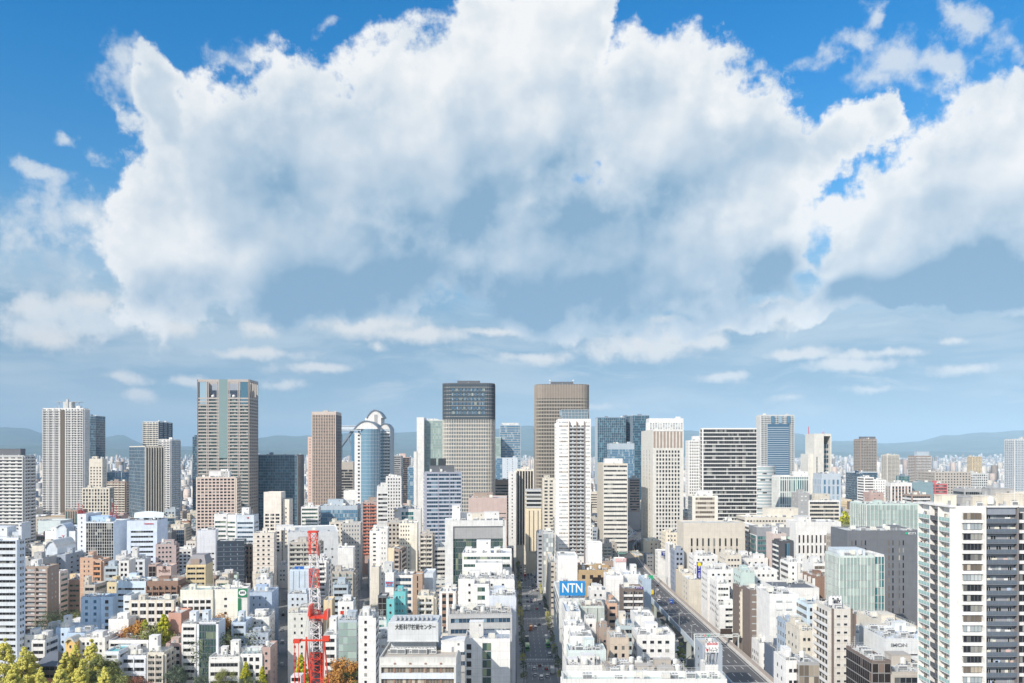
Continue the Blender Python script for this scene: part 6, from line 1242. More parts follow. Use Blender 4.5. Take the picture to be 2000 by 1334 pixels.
for y in (372, 401, 438, 476, 531, 590, 650, 720):
    m = MB(); xo = {720: 110}.get(y, 108) - 108; m.box(xo - 8, xo + 8, y - 331.2, y - 328.8, EZ - 5.2, EZ - 3.02); m.box(xo - 6.5, xo - 4, y - 331, y - 329, 0, EZ - 5.2); m.box(xo + 4, xo + 6.5, y - 331, y - 329, 0, EZ - 5.2); m.build('pier', W((.45, .50, .48)), ex)
tag(ex, 'long elevated expressway on piers curving away between the buildings', 'highway')
ground_con(lambda D: 100.5, lambda D: 116, range(1120, 1334, 8), EZ)
for D in range(720, 1120, 20):
    r = HY + FX * (CH - EZ) / D; x = min(SP, key=lambda p: abs(p[1] - D))[0]; CON.append((1000 + FX * (x - 6) / D, 1000 + FX * (x + 6) / D, r, D))
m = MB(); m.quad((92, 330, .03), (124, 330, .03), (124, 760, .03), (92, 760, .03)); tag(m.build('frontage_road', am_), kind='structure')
# gantry over the expressway
def gantry(y, label, boards, x0=97.5, x1=121):
    g = empty('road_gantry', (108, y, EZ)); m = MB()
    for x in (x0 - 108, x1 - 108): m.bar((x, 0, -14), (x, 0, 7.5), .28)
    for z in (6.2, 7.5):
        for d in (-.4, .4): m.bar((x0 - 108, d, z), (x1 - 108, d, z), .14)
    n = 10
    for i in range(n): t0, t1 = i / n, (i + 1) / n; X = lambda t: x0 - 108 + (x1 - x0) * t; m.bar((X(t0), -.4, 6.2 if i % 2 else 7.5), (X(t1), -.4, 7.5 if i % 2 else 6.2), .09)
    m.build('truss', W((.66, .70, .70)), g)
    for (a, b_, z0, z1, c) in boards: m = MB(); m.box(a, b_, -.75, -.55, z0, z1); m.build('sign_board', flat(c), g)
    tag(g, label, 'gantry'); return g
gantry(438, 'white truss gantry over the expressway with a dark message board', [(3.2, 9.4, 7.6, 10.4, (.06, .04, .03)), (-5.5, -4.6, 6.3, 7.2, (.75, .2, .2)), (-3.6, -2.6, 6.2, 7.3, (.02, .42, .25))])
gantry(644, 'farther gantry over the expressway with two green direction signs', [(-8.5, -4.5, 4.6, 7.8, (.02, .38, .16)), (-.8, 2.8, 4.6, 7.8, (.02, .38, .16)), (-3.9, -1.4, 4.6, 7.4, (.8, .8, .8))])
gantry(800, 'third gantry where the expressway starts to bend', [(-5, 3, 5, 6.5, (.15, .30, .25))], 104, 128)
gantry(935, 'distant gantry on the bend with a yellow and a green sign', [(5, 12, 7.5, 10.5, (.50, .55, .02)), (3, 12, 3, 7, (.02, .36, .20))], 108, 142)
m = MB(); fb = empty('footbridge', (10, 1085, 0)); m.box(-14, 18, -2, 2, 5.2, 6.4); m.box(-14, 18, -2.1, -1.9, 6.4, 7.6); m.build('deck', W('white'), fb); m = MB()
for x in (-13, 17): m.box(x - .5, x + .5, -1, 1, 0, 5.2)
m.build('pillar', W('ltgrey'), fb); tag(fb, 'white footbridge crossing the far end of the main avenue', 'bridge'); CON.append((990, 1042, 1060, 1085))
# lamp posts
lp = None
def lamp(x, y, z, label, group, dx=1):
    global lp
    if lp is None:
        r = empty('street_lamp', (0, 0, 0)); m = MB(); m.cyl(0, 0, 0, 8.5, .12, 6, 0, .07); m.bar((0, 0, 8.4), (1.8, 0, 9), .06); pole = m.build('pole', W('ltgrey'), r); m = MB(); m.box(1.4, 2.3, -.15, .15, 8.9, 9.08); hd = m.build('lamp_head', W('white'), r); lp = (r, pole, hd)
    else:
        r = lp[0].copy(); col.objects.link(r)
        for c in lp[1:]: k = c.copy(); col.objects.link(k); k.parent = r
    r.location = (x, y, z); r.rotation_euler = (0, 0, 0 if dx > 0 else pi); tag(r, label, 'lamp', group)
ORD = ['nearest', 'second', 'third', 'fourth', 'fifth', 'sixth', 'seventh', 'eighth', 'ninth', 'tenth', 'eleventh', 'twelfth', 'thirteenth', 'fourteenth', 'fifteenth', 'sixteenth', 'seventeenth', 'eighteenth', 'nineteenth', 'twentieth']
def nth(i):
    if i < 20: return ORD[i]
    t, u = divmod(i + 1, 10); return (['twenty', 'thirty', 'forty', 'fifty'][t - 2] + '-' + ('first' if u == 1 else ORD[u - 1])) if u else ['twentieth', 'thirtieth', 'fortieth', 'fiftieth'][t - 2]
def nearly(i): return 'nearest the viewer' if i == 0 else '%s from the viewer' % nth(i)
for i, y in enumerate((395, 452, 486, 520, 566, 620)): lamp(99.2, y, EZ + .8, 'grey lamp post on the left barrier of the expressway, %s' % nearly(i), 'lamp posts along the expressway')
k = 0
for i in range(12):
    for x, dx, sd_ in ((6.6, 1, 'left'), (24.6, -1, 'right')): lamp(x, 428 + i * 38, .15, 'grey lamp post on the %s pavement of the avenue, %s' % (sd_, nearly(i)), 'lamp posts along the avenue', dx)
# vehicles
def car_parts(kind, c):
    b = MB(); g = MB(); t = MB(); l = MB()
    if kind == 'car':
        b.prism([(-.85, -2.15), (.85, -2.15), (.88, 2.1), (-.88, 2.1)], .3, .85)
        lo = [(-.82, -1.6), (.82, -1.6), (.82, 1.0), (-.82, 1.0)]; hi = [(-.66, -1.05), (.66, -1.05), (.66, .35), (-.66, .35)]
        for i in range(4): j = (i + 1) % 4; g.quad((*lo[i], .85), (*lo[j], .85), (*hi[j], 1.38), (*hi[i], 1.38))
        b.box(-.68, .68, -1.08, .38, 1.37, 1.43); wy = (-1.35, 1.3); H = .75
    elif kind == 'van':
        b.box(-.9, .9, -2.3, 2.3, .35, 1.1); b.box(-.88, .88, -2.3, 1.6, 1.1, 1.95); g.box(-.91, .91, -2.1, 1.2, 1.2, 1.7); g.box(-.8, .8, -2.33, -2.3, 1.2, 1.75); g.quad((-.85, 1.61, 1.12), (.85, 1.61, 1.12), (.8, 1.63, 1.85), (-.8, 1.63, 1.85)); wy = (-1.5, 1.5)
    elif kind == 'truck':
        b.box(-1.15, 1.15, -3.6, 1.6, .9, 3.3); b.box(-1.1, 1.1, 1.75, 3.3, .5, 2.4); g.box(-1.0, 1.0, 3.25, 3.34, 1.5, 2.2); g.box(-1.12, 1.12, 2.2, 3.0, 1.5, 2.1); b.box(-.9, .9, -3.5, 3, .5, .9); wy = (-2.4, 2.4)
    else:
        b.box(-1.2, 1.2, -5.2, 5.2, .4, 1.4); b.box(-1.2, 1.2, -5.2, 5.2, 2.35, 3.05); g.box(-1.18, 1.18, -5.15, 5.18, 1.4, 2.35); b.box(-.8, .8, -3, 3, 3.05, 3.3); wy = (-3.2, 3.2)
    for y in wy:
        for s in (-1, 1):
            x = s * (.85 if kind in ('car', 'van') else 1.1); n = len(t.v)
            for dx in (-.11, .11):
                for a in range(10): t.v.append((x + dx, y + .34 * cos(a * pi / 5), .34 + .34 * sin(a * pi / 5)))
            for a in range(10): q = (a + 1) % 10; t.f.append((n + a, n + q, n + 10 + q, n + 10 + a)); t.mi.append(0)
            t.f.append(tuple(range(n, n + 10))); t.f.append(tuple(range(n + 19, n + 9, -1))); t.mi += [0, 0]
    yb = {'car': -2.16, 'van': -2.34, 'truck': -3.62, 'bus': -5.22}[kind]; w_ = .75 if kind in ('car', 'van') else 1.0
    for s in (-1, 1): l.box(s * w_ - .12, s * w_ + .12, yb - .02, yb, .62, .82)
    carp = mat('car_%.2f%.2f%.2f' % c, lambda N, bb: (N.put(bb.inputs['Base Color'], (*c, 1)), N.put(bb.inputs['Roughness'], .25), N.put(bb.inputs['Coat Weight'], .6)))
    return [('body', b.mesh('body', [carp])), ('window', g.mesh('window', [flat((.03, .035, .04), .08)])), ('wheel_set', t.mesh('wheel_set', [flat((.02, .02, .02), .8)])), ('tail_light', l.mesh('tail_light', [flat((.6, .02, .02), .3)]))]
CARM = {}
CC = {'white': (.80, .80, .80), 'black': (.02, .02, .025), 'silver': (.52, .53, .55), 'grey': (.18, .19, .20), 'red': (.50, .03, .03), 'blue': (.03, .10, .35), 'orange': (.75, .18, .03), 'green': (.12, .45, .12), 'yellow': (.75, .55, .04), 'navy': (.02, .03, .10), 'pale blue': (.45, .58, .66)}
def vehicle(kind, cname, x, y, z, label, group, rz=0):
    if (kind, cname) not in CARM: CARM[kind, cname] = car_parts(kind, CC[cname])
    nm = {'car': 'car', 'van': 'van', 'truck': 'truck', 'bus': 'bus'}[kind]; r = empty(nm, (x, y, z), rz); tag(r, label, nm, group)
    for n_, me in CARM[kind, cname]: link(n_, me, r)
rg = random.Random(5); LC = [RX0 + .5 + 3.16 * (i + .5) for i in range(5)]; LNM = ['leftmost', 'second', 'middle', 'fourth', 'rightmost']
seq = []
fixed = [('car', 'white', 1, 1320), ('car', 'white', 1, 1308), ('van', 'white', 2, 1326), ('car', 'red', 2, 1302), ('car', 'white', 3, 1322), ('car', 'red', 3, 1308), ('truck', 'white', 4, 1314), ('van', 'white', 4, 1281), ('bus', 'green', 4, 1262), ('truck', 'white', 4, 1250), ('bus', 'green', 0, 1268), ('truck', 'grey', 0, 1252),
         ('truck', 'orange', 1, 1231), ('van', 'white', 2, 1228), ('car', 'red', 1, 1222), ('car', 'black', 3, 1221), ('truck', 'white', 1, 1191), ('truck', 'white', 0, 1191), ('car', 'red', 3, 1190), ('car', 'white', 2, 1302)]
Yr = lambda r: FX * CH / (r - HY)
for kd, cn, ln, row in fixed: seq.append((kd, cn, ln, Yr(row)))
for ln in range(5):
    y = 640 + rg.uniform(0, 20)
    while y < 1180:
        if all(abs(y - q[3]) > 9 or q[2] != ln for q in seq) and rg.random() < (.85 if y > 750 else .4): seq.append((rg.choice(('car', 'car', 'car', 'van', 'car', 'truck')), rg.choice(('white', 'white', 'black', 'silver', 'red', 'grey', 'white', 'blue', 'navy')), ln, y))
        y += rg.uniform(7, 16)
for ln in range(5):
    for i, q in enumerate(sorted([s for s in seq if s[2] == ln], key=lambda s: s[3])):
        vehicle(q[0], q[1], LC[ln] + rg.uniform(-.2, .2), q[3], .04, '%s %s in the %s lane of the main avenue, %s' % (q[1], q[0], LNM[ln], nearly(i)), 'vehicles on the main avenue')
for i, (kd, cn, dx, y) in enumerate((('truck', 'yellow', -5.5, 603), ('truck', 'blue', 1.8, 566), ('van', 'white', -5.6, 572), ('car', 'white', -2, 590), ('car', 'silver', -5.5, 545), ('car', 'white', 1.8, 620), ('truck', 'white', -1.9, 660), ('car', 'black', 5.5, 640), ('car', 'white', -5.5, 640), ('van', 'silver', 5.4, 700))):
    vehicle(kd, cn, 108 + dx, y, EZ + .03, '%s %s on the elevated expressway at %s' % (cn, kd, ['the yellow lit stretch', 'mid deck', 'the left barrier', 'the left middle lane', 'the left edge before the bend', 'the centre', 'the far straight', 'the far right lane', 'the far left lane', 'the start of the bend'][i]), 'vehicles on the expressway')
for i, (cn, t) in enumerate((('white', .12), ('silver', .3), ('white', .42), ('black', .6), ('pale blue', .8))):
    vehicle('van' if i % 2 else 'car', cn, -122 - 80 * t + 2.4, 425 + 291 * t, .04, '%s %s parked in the shaded side street, %s' % (cn, 'van' if i % 2 else 'car', nearly(i)), 'vehicles in the side street', R(15))
# ---------------------------------------------------------------- trees
def leaf_mat(name, a, b_, c):
    def f(N, bb):
        isl = N.n('ShaderNodeNewGeometry').outputs['Random Per Island']; tc = N.n('ShaderNodeTexCoord').outputs['Object']; n = N.noise(tc, .55, 3, .5)
        k = N.mix(isl, a, b_); k = N.mix(N.mr(n, .52, .62), k, c); N.L.new(k, bb.inputs['Base Color']); bb.inputs['Roughness'].default_value = .65; bb.inputs['Specular IOR Level'].default_value = .2
        bb.inputs['Subsurface Weight'].default_value = 0
    return mat(name, f)
def crown(kind, seed, h, r, n, mt):
    g = random.Random(seed); m = MB(); cl = []
    if kind == 'cone':
        for i in range(95):
            t = g.random() ** .85; a = g.uniform(0, 2 * pi); rr = r * (1 - t) ** .85 * g.uniform(.55, 1.08) + .15; cl.append((rr * cos(a), rr * sin(a), h * (.12 + .88 * t), .35 + 1.1 * (1 - t) * r / 3.5))
    else:
        for i in range(40):
            a = g.uniform(0, 2 * pi); e = math.asin(g.uniform(-.5, 1)); q = g.uniform(.62, 1.0); cl.append((r * q * cos(a) * cos(e), r * q * sin(a) * cos(e), h * .58 + h * .40 * q * sin(e), r * g.uniform(.22, .38)))
    for i in range(n):
        c = cl[g.randrange(len(cl))]; v = Vector((g.gauss(0, 1), g.gauss(0, 1), g.gauss(0, .8))); v.normalize(); v *= c[3] * g.random() ** .4
        p = Vector(c[:3]) + v; nrm = (v.normalized() + Vector((g.uniform(-.6, .6), g.uniform(-.6, .6), g.uniform(-.2, .9)))).normalized(); s = g.uniform(.17, .36)
        u = nrm.orthogonal().normalized(); w = nrm.cross(u); u, w = u * s, w * s * .7; m.quad(tuple(p - u), tuple(p - w), tuple(p + u), tuple(p + w))
    return m.mesh('crown', [mt])
def trunk(h, r):
    m = MB(); m.cyl(0, 0, 0, h * .5, r, 7, 0, r * .6); m.cyl(0, 0, h * .5, h * .9, r * .6, 6, 0, r * .15); g = random.Random(3)
    for i in range(9): a = g.uniform(0, 6.3); z = h * g.uniform(.25, .7); m.bar((0, 0, z), (cos(a) * h * .14, sin(a) * h * .14, z + h * .12), r * .22)
    return m.mesh('trunk', [W((.14, .10, .07), streak=.3)])
YG = leaf_mat('leaf_yellow_green', (.62, .58, .11), (.74, .67, .18), (.46, .47, .10)); YB = leaf_mat('leaf_yellow', (.55, .50, .04), (.42, .45, .04), (.30, .36, .03)); OL = leaf_mat('leaf_olive', (.20, .22, .07), (.30, .31, .10), (.12, .14, .05))
DG = leaf_mat('leaf_dark', (.10, .13, .07), (.16, .20, .10), (.06, .08, .05)); OR = leaf_mat('leaf_orange', (.45, .20, .05), (.55, .30, .08), (.30, .13, .04)); GR = leaf_mat('leaf_grey_green', (.12, .16, .12), (.20, .24, .16), (.07, .10, .07)); RB = leaf_mat('leaf_russet', (.25, .10, .07), (.32, .16, .10), (.15, .07, .05))
TP = {}
def tree(key, kind, mt, x, y, h, r, label, group=None, n=5200, rz=0, name=None, cat='tree', z=0):
    if key not in TP: TP[key] = (crown(kind, hash(key) % 1000 if not isinstance(key, str) else sum(map(ord, key)), 20., 20. * r / h, n, mt), trunk(20., .35))
    cm, tm = TP[key]; o = empty(name or ('conifer_tree' if kind == 'cone' else 'broadleaf_tree'), (x, y, z), rz); s = h / 20.; o.scale = (s, s, s)
    link('crown', cm, o); link('trunk', tm, o); tag(o, label, cat, group); return o
def tpx(key, kind, mt, px, row, D, wpx, label, n=5200, group=None, **k):
    h = ZT(row, D); r = wpx / 2 * D / FX; return tree(key, kind, mt, U(px) * D, D, h, r, label, group, n, random.Random(px).uniform(0, 6), **k)
GP = 'tall yellow green trees at the bottom left'
tpx('mA', 'cone', YG, 10, 1248, 398, 66, 'tall yellow green conifer at the left edge of the view', 13000, GP)
tpx('mB', 'cone', YG, 48, 1262, 392, 60, 'yellow green conifer with a twin top just right of the leftmost one', 13000, GP)
tpx('mA', 'cone', YG, 62, 1274, 396, 52, 'shorter yellow green conifer left of the dark hip roofed hall', 13000, GP)
tpx('mB', 'cone', YG, 128, 1272, 392, 54, 'yellow green conifer in front of the yellow gabled tower', 13000, GP)
tpx('mC', 'cone', YG, 148, 1260, 397, 50, 'second conifer right of the temple hall', 13000, GP)
tpx('mA', 'cone', YG, 178, 1250, 394, 64, 'highest yellow green conifer of the right hand clump', 13000, GP)
tpx('mD', 'round', OL, 200, 1278, 390, 62, 'brownish olive tree leaning on the highest conifer', 8000, GP)
tpx('mC', 'cone', YG, 160, 1290, 380, 66, 'low bushy conifer at the bottom front of the right hand clump', 13000, GP)
tpx('mD', 'round', OL, 222, 1305, 388, 40, 'small olive tree at the right end of the left clump', 8000)
tpx('rD', 'round', RB, 100, 1322, 385, 44, 'dark russet tree below the temple hall', 6000)
for a in ((342, 1298, 50, 'gG', 'round', GR, 'grey green tree beneath the white seven storey office'), (305, 1316, 26, 'oO', 'round', OR, 'small orange tree below the beige balconied block'), (392, 1318, 30, 'gG', 'round', GR, 'narrow grey green tree left of the terraced house block'),
          (440, 1304, 44, 'gO', 'round', OL, 'olive tree in front of the white terraced house block'), (480, 1292, 30, 'yC', 'cone', YB, 'slim bright yellow tree in front of the turquoise roofed block'), (512, 1302, 32, 'yC', 'cone', YB, 'bright yellow tree beside the shaded side street'),
          (490, 1318, 60, 'dO', 'round', DG, 'dark olive tree at the bottom beside the side street'), (588, 1278, 34, 'yC', 'cone', YB, 'bright yellow green tree left of the red crane'), (672, 1284, 36, 'oO', 'round', OR, 'orange autumn tree right of the red crane'),
          (678, 1304, 56, 'gD', 'round', OL, 'round dark green tree at the bottom right of the crane'), (648, 1318, 30, 'oO', 'round', OR, 'small pinkish orange tree at the foot of the crane')):
    tpx(a[3], a[4], a[5], a[0], a[1], 402 if a[0] < 560 else 368, a[2], a[6], 7500)
for i, a in enumerate(((28, 1296, 60, 'mB', 'cone', YG), (80, 1304, 44, 'mC', 'cone', YG), (118, 1300, 50, 'mA', 'cone', YG), (205, 1302, 56, 'mB', 'cone', YG), (240, 1316, 40, 'gO', 'round', OL), (270, 1318, 34, 'rD', 'round', RB))):
    tpx(a[3], a[4], a[5], a[0], a[1], 366, a[2], ['low yellow green conifer in front at the far left', 'low conifer at the bottom just left of the russet tree', 'low conifer at the bottom just right of the russet tree', 'low yellow green conifer before the brownish olive tree', 'round olive tree at the bottom below the white roof pool office', 'dark red tree at the bottom beneath the planted roof terrace'][i], 9000)
tpx('gB', 'round', OL, 1330, 1248, 385, 20, 'pointed mustard green tree beside the expressway barrier', 5000)
for i, a in enumerate(((262, 1215, 'oO', OR), (283, 1210, 'yC', YB), (298, 1213, 'gO', OL), (320, 1200, 'yC', YB), (272, 1220, 'rD', RB))):
    tpx(a[2], 'round' if a[2] != 'yC' else 'cone', a[3], a[0], a[1], 425, 20, 'autumn tree in the school yard, %s from the left' % ['second', 'fourth', 'fifth', 'last', 'third'][i] if i else 'leftmost autumn tree in the school yard, russet orange', 4000, 'autumn trees in the school yard')
for i, a in enumerate(((425, 1202, 'oO', OR, 28), (437, 1215, 'dO', DG, 26), (410, 1208, 'gO', OL, 20))): tpx(a[2], 'round', a[3], a[0], a[1], 430, a[4], ['rust coloured tree behind the dark glass fronted office', 'dark tree between glass office and blue grey office', 'olive tree behind the roof of the glass fronted office'][i], 4000)
for i, a in enumerate(((150, 1195, 'gO', OL), (118, 1190, 'dO', DG), (152, 1212, 'gG', GR))): tpx(a[2], 'round', a[3], a[0], a[1], 520, 24, ['olive tree left of the sky blue office', 'dark tree at the foot of the thin white and teal office', 'grey green tree between pale houses and the sky blue office'][i], 4000)
STP = [('sA', OL), ('sB', DG), ('sC', YG)]
for side, x in (('left', 6.2), ('right', 25.2)):
    for i in range(38):
        y = 425 + i * 15.8 + random.Random(i * 2 + (side == 'left')).uniform(-2, 2); k = STP[random.Random(i * 3 + len(side)).choice((0, 0, 1, 1, 2))]
        tree(k[0], 'round', k[1], x, y, random.Random(i + 9 * len(side)).uniform(6.5, 9), 1.9, 'small street tree on the %s pavement of the avenue, %s' % (side, nearly(i)), 'street trees along the avenue', 2200)
for i in range(12): tree('rD', 'round', RB, U(1182 + i * 5) * 960, 935 + (i % 3) * 12, 15 + i % 4, 7, 'bare russet tree at the foot of the pale striped slab, %s from the left' % (ORD[i] if i else 'first'), 'russet trees below the pale striped slab', 2000)
for i in range(9): tree('dO', 'round', DG, U(333 + (i * 17) % 46) * (1100 - i * 22), 1100 - i * 22, 14 + i % 5, 7, 'dark riverside tree left of the stone grid tower, %s' % nearly(8 - i), 'riverside trees left of the stone grid tower', 2000)
for i, a in enumerate(((1650, 1005, 700, 'yC', YB), (1646, 1015, 690, 'gO', OL))): tpx(a[3], 'cone' if i == 0 else 'round', a[4], a[0], a[1] - 6, a[2], 14, ['tall yellow tree between banded office and green glazed office', 'olive tree below the tall yellow one'][i], 3000)
# ---------------------------------------------------------------- red and white crane
def crane():
    D = 205.; X = U(617) * D; r = empty('tower_crane', (X, D, 0)); RD, WH = flat((.68, .06, .03), .45), flat((.78, .76, .75), .5)
    def lattice(a, b_, w0, w1, n, name, mt, rr=.13):
        a, b_ = Vector(a), Vector(b_); m = MB(); ax = (b_ - a).normalized(); u = Vector((1, 0, 0)); v = ax.cross(u).normalized()
        P = lambda t, i, j: a + (b_ - a) * t + u * i * (w0 + (w1 - w0) * t) / 2 + v * j * (w0 + (w1 - w0) * t) / 2
        cs = ((-1, -1), (1, -1), (1, 1), (-1, 1))
        for i, j in cs: m.bar(P(0, i, j), P(1, i, j), rr)
        for k in range(n):
            t0, t1 = k / n, (k + 1) / n
            for q in range(4):
                c0, c1 = cs[q], cs[(q + 1) % 4]; s = (k + q) % 2
                m.bar(P(t0, *(c0 if s else c1)), P(t1, *(c1 if s else c0)), rr * .55); m.bar(P(t1, *c0), P(t1, *c1), rr * .55)
        return m.build(name, mt, r)
    def zz(row, d): return ZT(row, d)
    segs = ((1334 + 30, 1275, 3.3, RD), (1275, 1214, 3.1, WH), (1214, 1192, 3.0, RD), (1192, 1150, 2.9, WH), (1150, 1112, 2.8, RD), (1112, 1084, 2.6, WH), (1084, 1038, 2.5, RD))
    d0, d1 = 203., 216.
    dd = lambda row: d0 + (d1 - d0) * (1364 - row) / (1364 - 1038)
    xx = lambda row: U(619 - (1334 - row) * 7.5 / 296) * dd(row) - X
    for a, c, w, mt in segs: lattice((xx(a), dd(a) - D, zz(a, dd(a))), (xx(c), dd(c) - D, zz(c, dd(c))), w * .78, (w - .1) * .78, max(2, int(abs(a - c) / 12)), 'boom_section', mt, .10)
    zb = zz(1364, d0)
    m = MB(); m.box(xx(1038) - 1.3, xx(1038) + 1.3, 10, 12.2, zz(1040, 216), zz(1037, 216)); m.build('boom_head', RD, r)
    # apex frame, platform, winch house, cab
    m = MB(); zt = zz(1247, 200)
    for x in (-1.9, 2.9): m.bar((x, -5, zb - 2), (x * .9 + .2, -3.5, zt), .15); m.bar((x, 3, zb - 2), (x * .9 + .2, -3.5, zt), .14)
    m.bar((-4.6, -3.5, zt - .8), (4.4, -3.5, zt - .8), .2); m.box(2.6, 4.2, -4.2, -3, zt - .9, zt + .3); m.box(-4.6, -3.0, -4.2, -3, zt - 1.4, zt - .5)
    for x in (-4.4, -3.4): m.bar((x, -3.6, zt - 1), (x, -3.6, zb), .06)
    m.build('apex_frame', RD, r)
    m = MB(); zc = zz(1203, 206); m.box(-2.1, 2.3, 1, 4.5, zc - .7, zc - .1); m.box(-2.2, -1.6, .8, 4.7, zc - .1, zc + 2.5); m.box(1.8, 2.6, .8, 4.7, zc - 1, zc + 1.2); m.build('winch_platform', RD, r)
    m = MB(); m.box(-3.2, 3.2, -9, 5, zb - 4, zb - 2); m.box(-2.5, 2.5, -9, -4, zb - 2, zb + 1); m.build('machinery_deck', RD, r)
    m = MB(); m.box(-5.4, -2.9, -3.4, -.2, zz(1334, 201) - .5, zz(1322, 201)); m.build('operator_cab', WH, r)
    m = MB(); m.box(-5.2, -3.1, -3.45, -3.4, zz(1332, 201), zz(1325, 201)); m.build('cab_window', GL('dark'), r)
    lattice((0, 0, 0), (0, 0, zb - 4), 3.2, 3.2, 16, 'mast', RD, .18)
    m = MB(); m.bar((2.5, 8, zz(1050, 214)), (3.3, -3.5, zt), .05); m.bar((-1.2, 8, zz(1050, 214)), (-2, -3.5, zt), .05); m.bar((xx(1045) + 4.2, 11, zz(1180, 214)), (xx(1045) + 1.2, 11, zz(1040, 216)), .04); m.build('hoist_cable', W('grey'), r)
    m = MB(); m.box(4.2, 5.0, 9, 9.8, zz(1200, 214), zz(1194, 214)); m.build('hook_block', RD, r)
    tag(r, 'tall red and white lattice boom of a construction crane rising at lower left', 'crane')
    CON.append((596, 636, 1334, 200))
crane()
def radio_mast(px, r0, r1, D, label, group='red and white masts on the left roofs'):
    z0, z1 = ZT(r1, D), ZT(r0, D); o = empty('radio_mast', (U(px) * D, D, z0)); h = z1 - z0
    for i in range(4):
        m = MB(); a, c = h * i / 4, h * (i + 1) / 4; m.cyl(0, 0, a, c, .35 * (1 - i * .15), 6); m.build('mast_section', flat((.62, .05, .04)) if i % 2 == 0 else flat((.8, .8, .8)), o)
    m = MB()
    for t in range(3): m.bar((2 * cos(t * 2.1), 2 * sin(t * 2.1), 0), (0, 0, h * .5), .12)
    m.build('tripod', flat((.62, .05, .04)), o); tag(o, label, 'mast', group)
for a in ((154, 976, 1003, 650, 'leftmost red and white roof mast on the white stair shaft'), (161, 980, 1003, 652, 'shorter mast right of the leftmost roof mast'), (219, 973, 1010, 655, 'tripod mast at the right end of the reflective glass office'), (227, 978, 1014, 702, 'mast standing on the brown glass annex')): radio_mast(*a)
radio_mast(1929, 877, 905, 5200, 'tall red and white broadcasting mast far away on the right', None)
radio_mast(1608, 838, 848, 1010, 'thin red mast on the roof of the notched stone tower', None)
# ---------------------------------------------------------------- infill buildings
import numpy as np
ROWS, COLS = 460, 1000
depth = np.full((ROWS, COLS), 1e9)          # rows 874..1334, two columns of the photo per cell
def rast(pa, pb, top, bot, D, write=True):
    a, b_ = int(max(0, pa / 2)), int(min(COLS, math.ceil(pb / 2))); r0, r1 = int(max(0, top - 874)), int(min(ROWS, bot - 874))
    if b_ <= a or r1 <= r0: return 0
    s = depth[r0:r1, a:b_]; n = int((s > D).sum())
    if write: np.minimum(s, D, out=s)
    return n
for pa, pb, top, D, lab, root in INFO: rast(pa + 1, pb - 1, top, HY + FX * CH / D, D)
def segd(px, py, a, c):
    ax, ay = a; cx, cy = c; L = (cx - ax) ** 2 + (cy - ay) ** 2; t = max(0, min(1, ((px - ax) * (cx - ax) + (py - ay) * (cy - ay)) / L)); return sqrt((px - ax - t * (cx - ax)) ** 2 + (py - ay - t * (cy - ay)) ** 2)
def onroad(x, y, r):
    if AX0 - r < x < AX1 + r and y < 1400: return True
    if 92 - r < x < 124 + r and y < 760: return True
    for P, wd in STREETS:
        for a, c in zip(P[:-1], P[1:]):
            if segd(x, y, a, c) < wd / 2 + r: return True
    for i in range(0, len(SP) - 3, 3):
        if segd(x, y, SP[i], SP[i + 3]) < 10 + r: return True
    return False
boxes = []
for cs, lab in FOOT: xs = [c[0] for c in cs]; ys = [c[1] for c in cs]; boxes.append((min(xs), max(xs), min(ys), max(ys)))
grid_ = {}
def gadd(b_):
    for i in range(int(b_[0] // 40), int(b_[1] // 40) + 1):
        for j in range(int(b_[2] // 40), int(b_[3] // 40) + 1): grid_.setdefault((i, j), []).append(b_)
for b_ in boxes: gadd(b_)
def hits(b_, g=.6):
    for i in range(int(b_[0] // 40), int(b_[1] // 40) + 1):
        for j in range(int(b_[2] // 40), int(b_[3] // 40) + 1):
            for q in grid_.get((i, j), ()):
                if b_[0] < q[1] + g and b_[1] > q[0] - g and b_[2] < q[3] + g and b_[3] > q[2] - g: return True
    return False
rg = random.Random(11); CAND = []
y = 408.
while y < 1330:
    step = rg.uniform(12.5, 17) * (1 + (y - 400) / 1400); x = -.66 * y - 20
    while x < .66 * y + 20:
        w = rg.uniform(7.5, 17) * (1 + (y - 400) / 2200); CAND.append((x + w / 2, y + rg.uniform(0, 4), w, step - rg.uniform(1.5, 4))); x += w + rg.choice((.8, 1, 1.4, 5))
    y += step
# a second, offset pass fills what the first one left open
for i in range(9000):
    yy = rg.uniform(405, 1300); CAND.append((rg.uniform(-.66, .66) * yy, yy, rg.uniform(7, 13), rg.uniform(8, 13)))
PAL = ['white'] * 7 + ['pure'] * 4 + ['cream'] * 7 + ['ltgrey'] * 4 + ['stone'] * 5 + ['beige'] * 4 + ['taupe'] * 4 + ['cool', 'pale', 'beige', 'beige', 'taupe', 'pink', 'grey', 'tan', 'rose', 'steel', 'umber', 'mint', 'brick', 'bgrey']
CN = dict(white='white', pure='bright white', cream='cream', ltgrey='light grey', stone='stone grey', cool='bluish white', pale='pale blue', beige='beige', taupe='greyish brown', pink='pinkish', grey='grey', tan='tan', rose='mauve brown', steel='blue grey', umber='dark brown', mint='pale mint', brick='brick red', bgrey='slate blue')
built = []; extra = []; kinds = {'office_building': 0, 'apartment_building': 0}
order = CAND[:]; order.sort(key=lambda c: c[1] if c[2] > 13.01 or c in () else c[1] + 1e-3)
first = [c for c in CAND[:-9000]]; second = CAND[-9000:]; second.sort(key=lambda c: c[1])
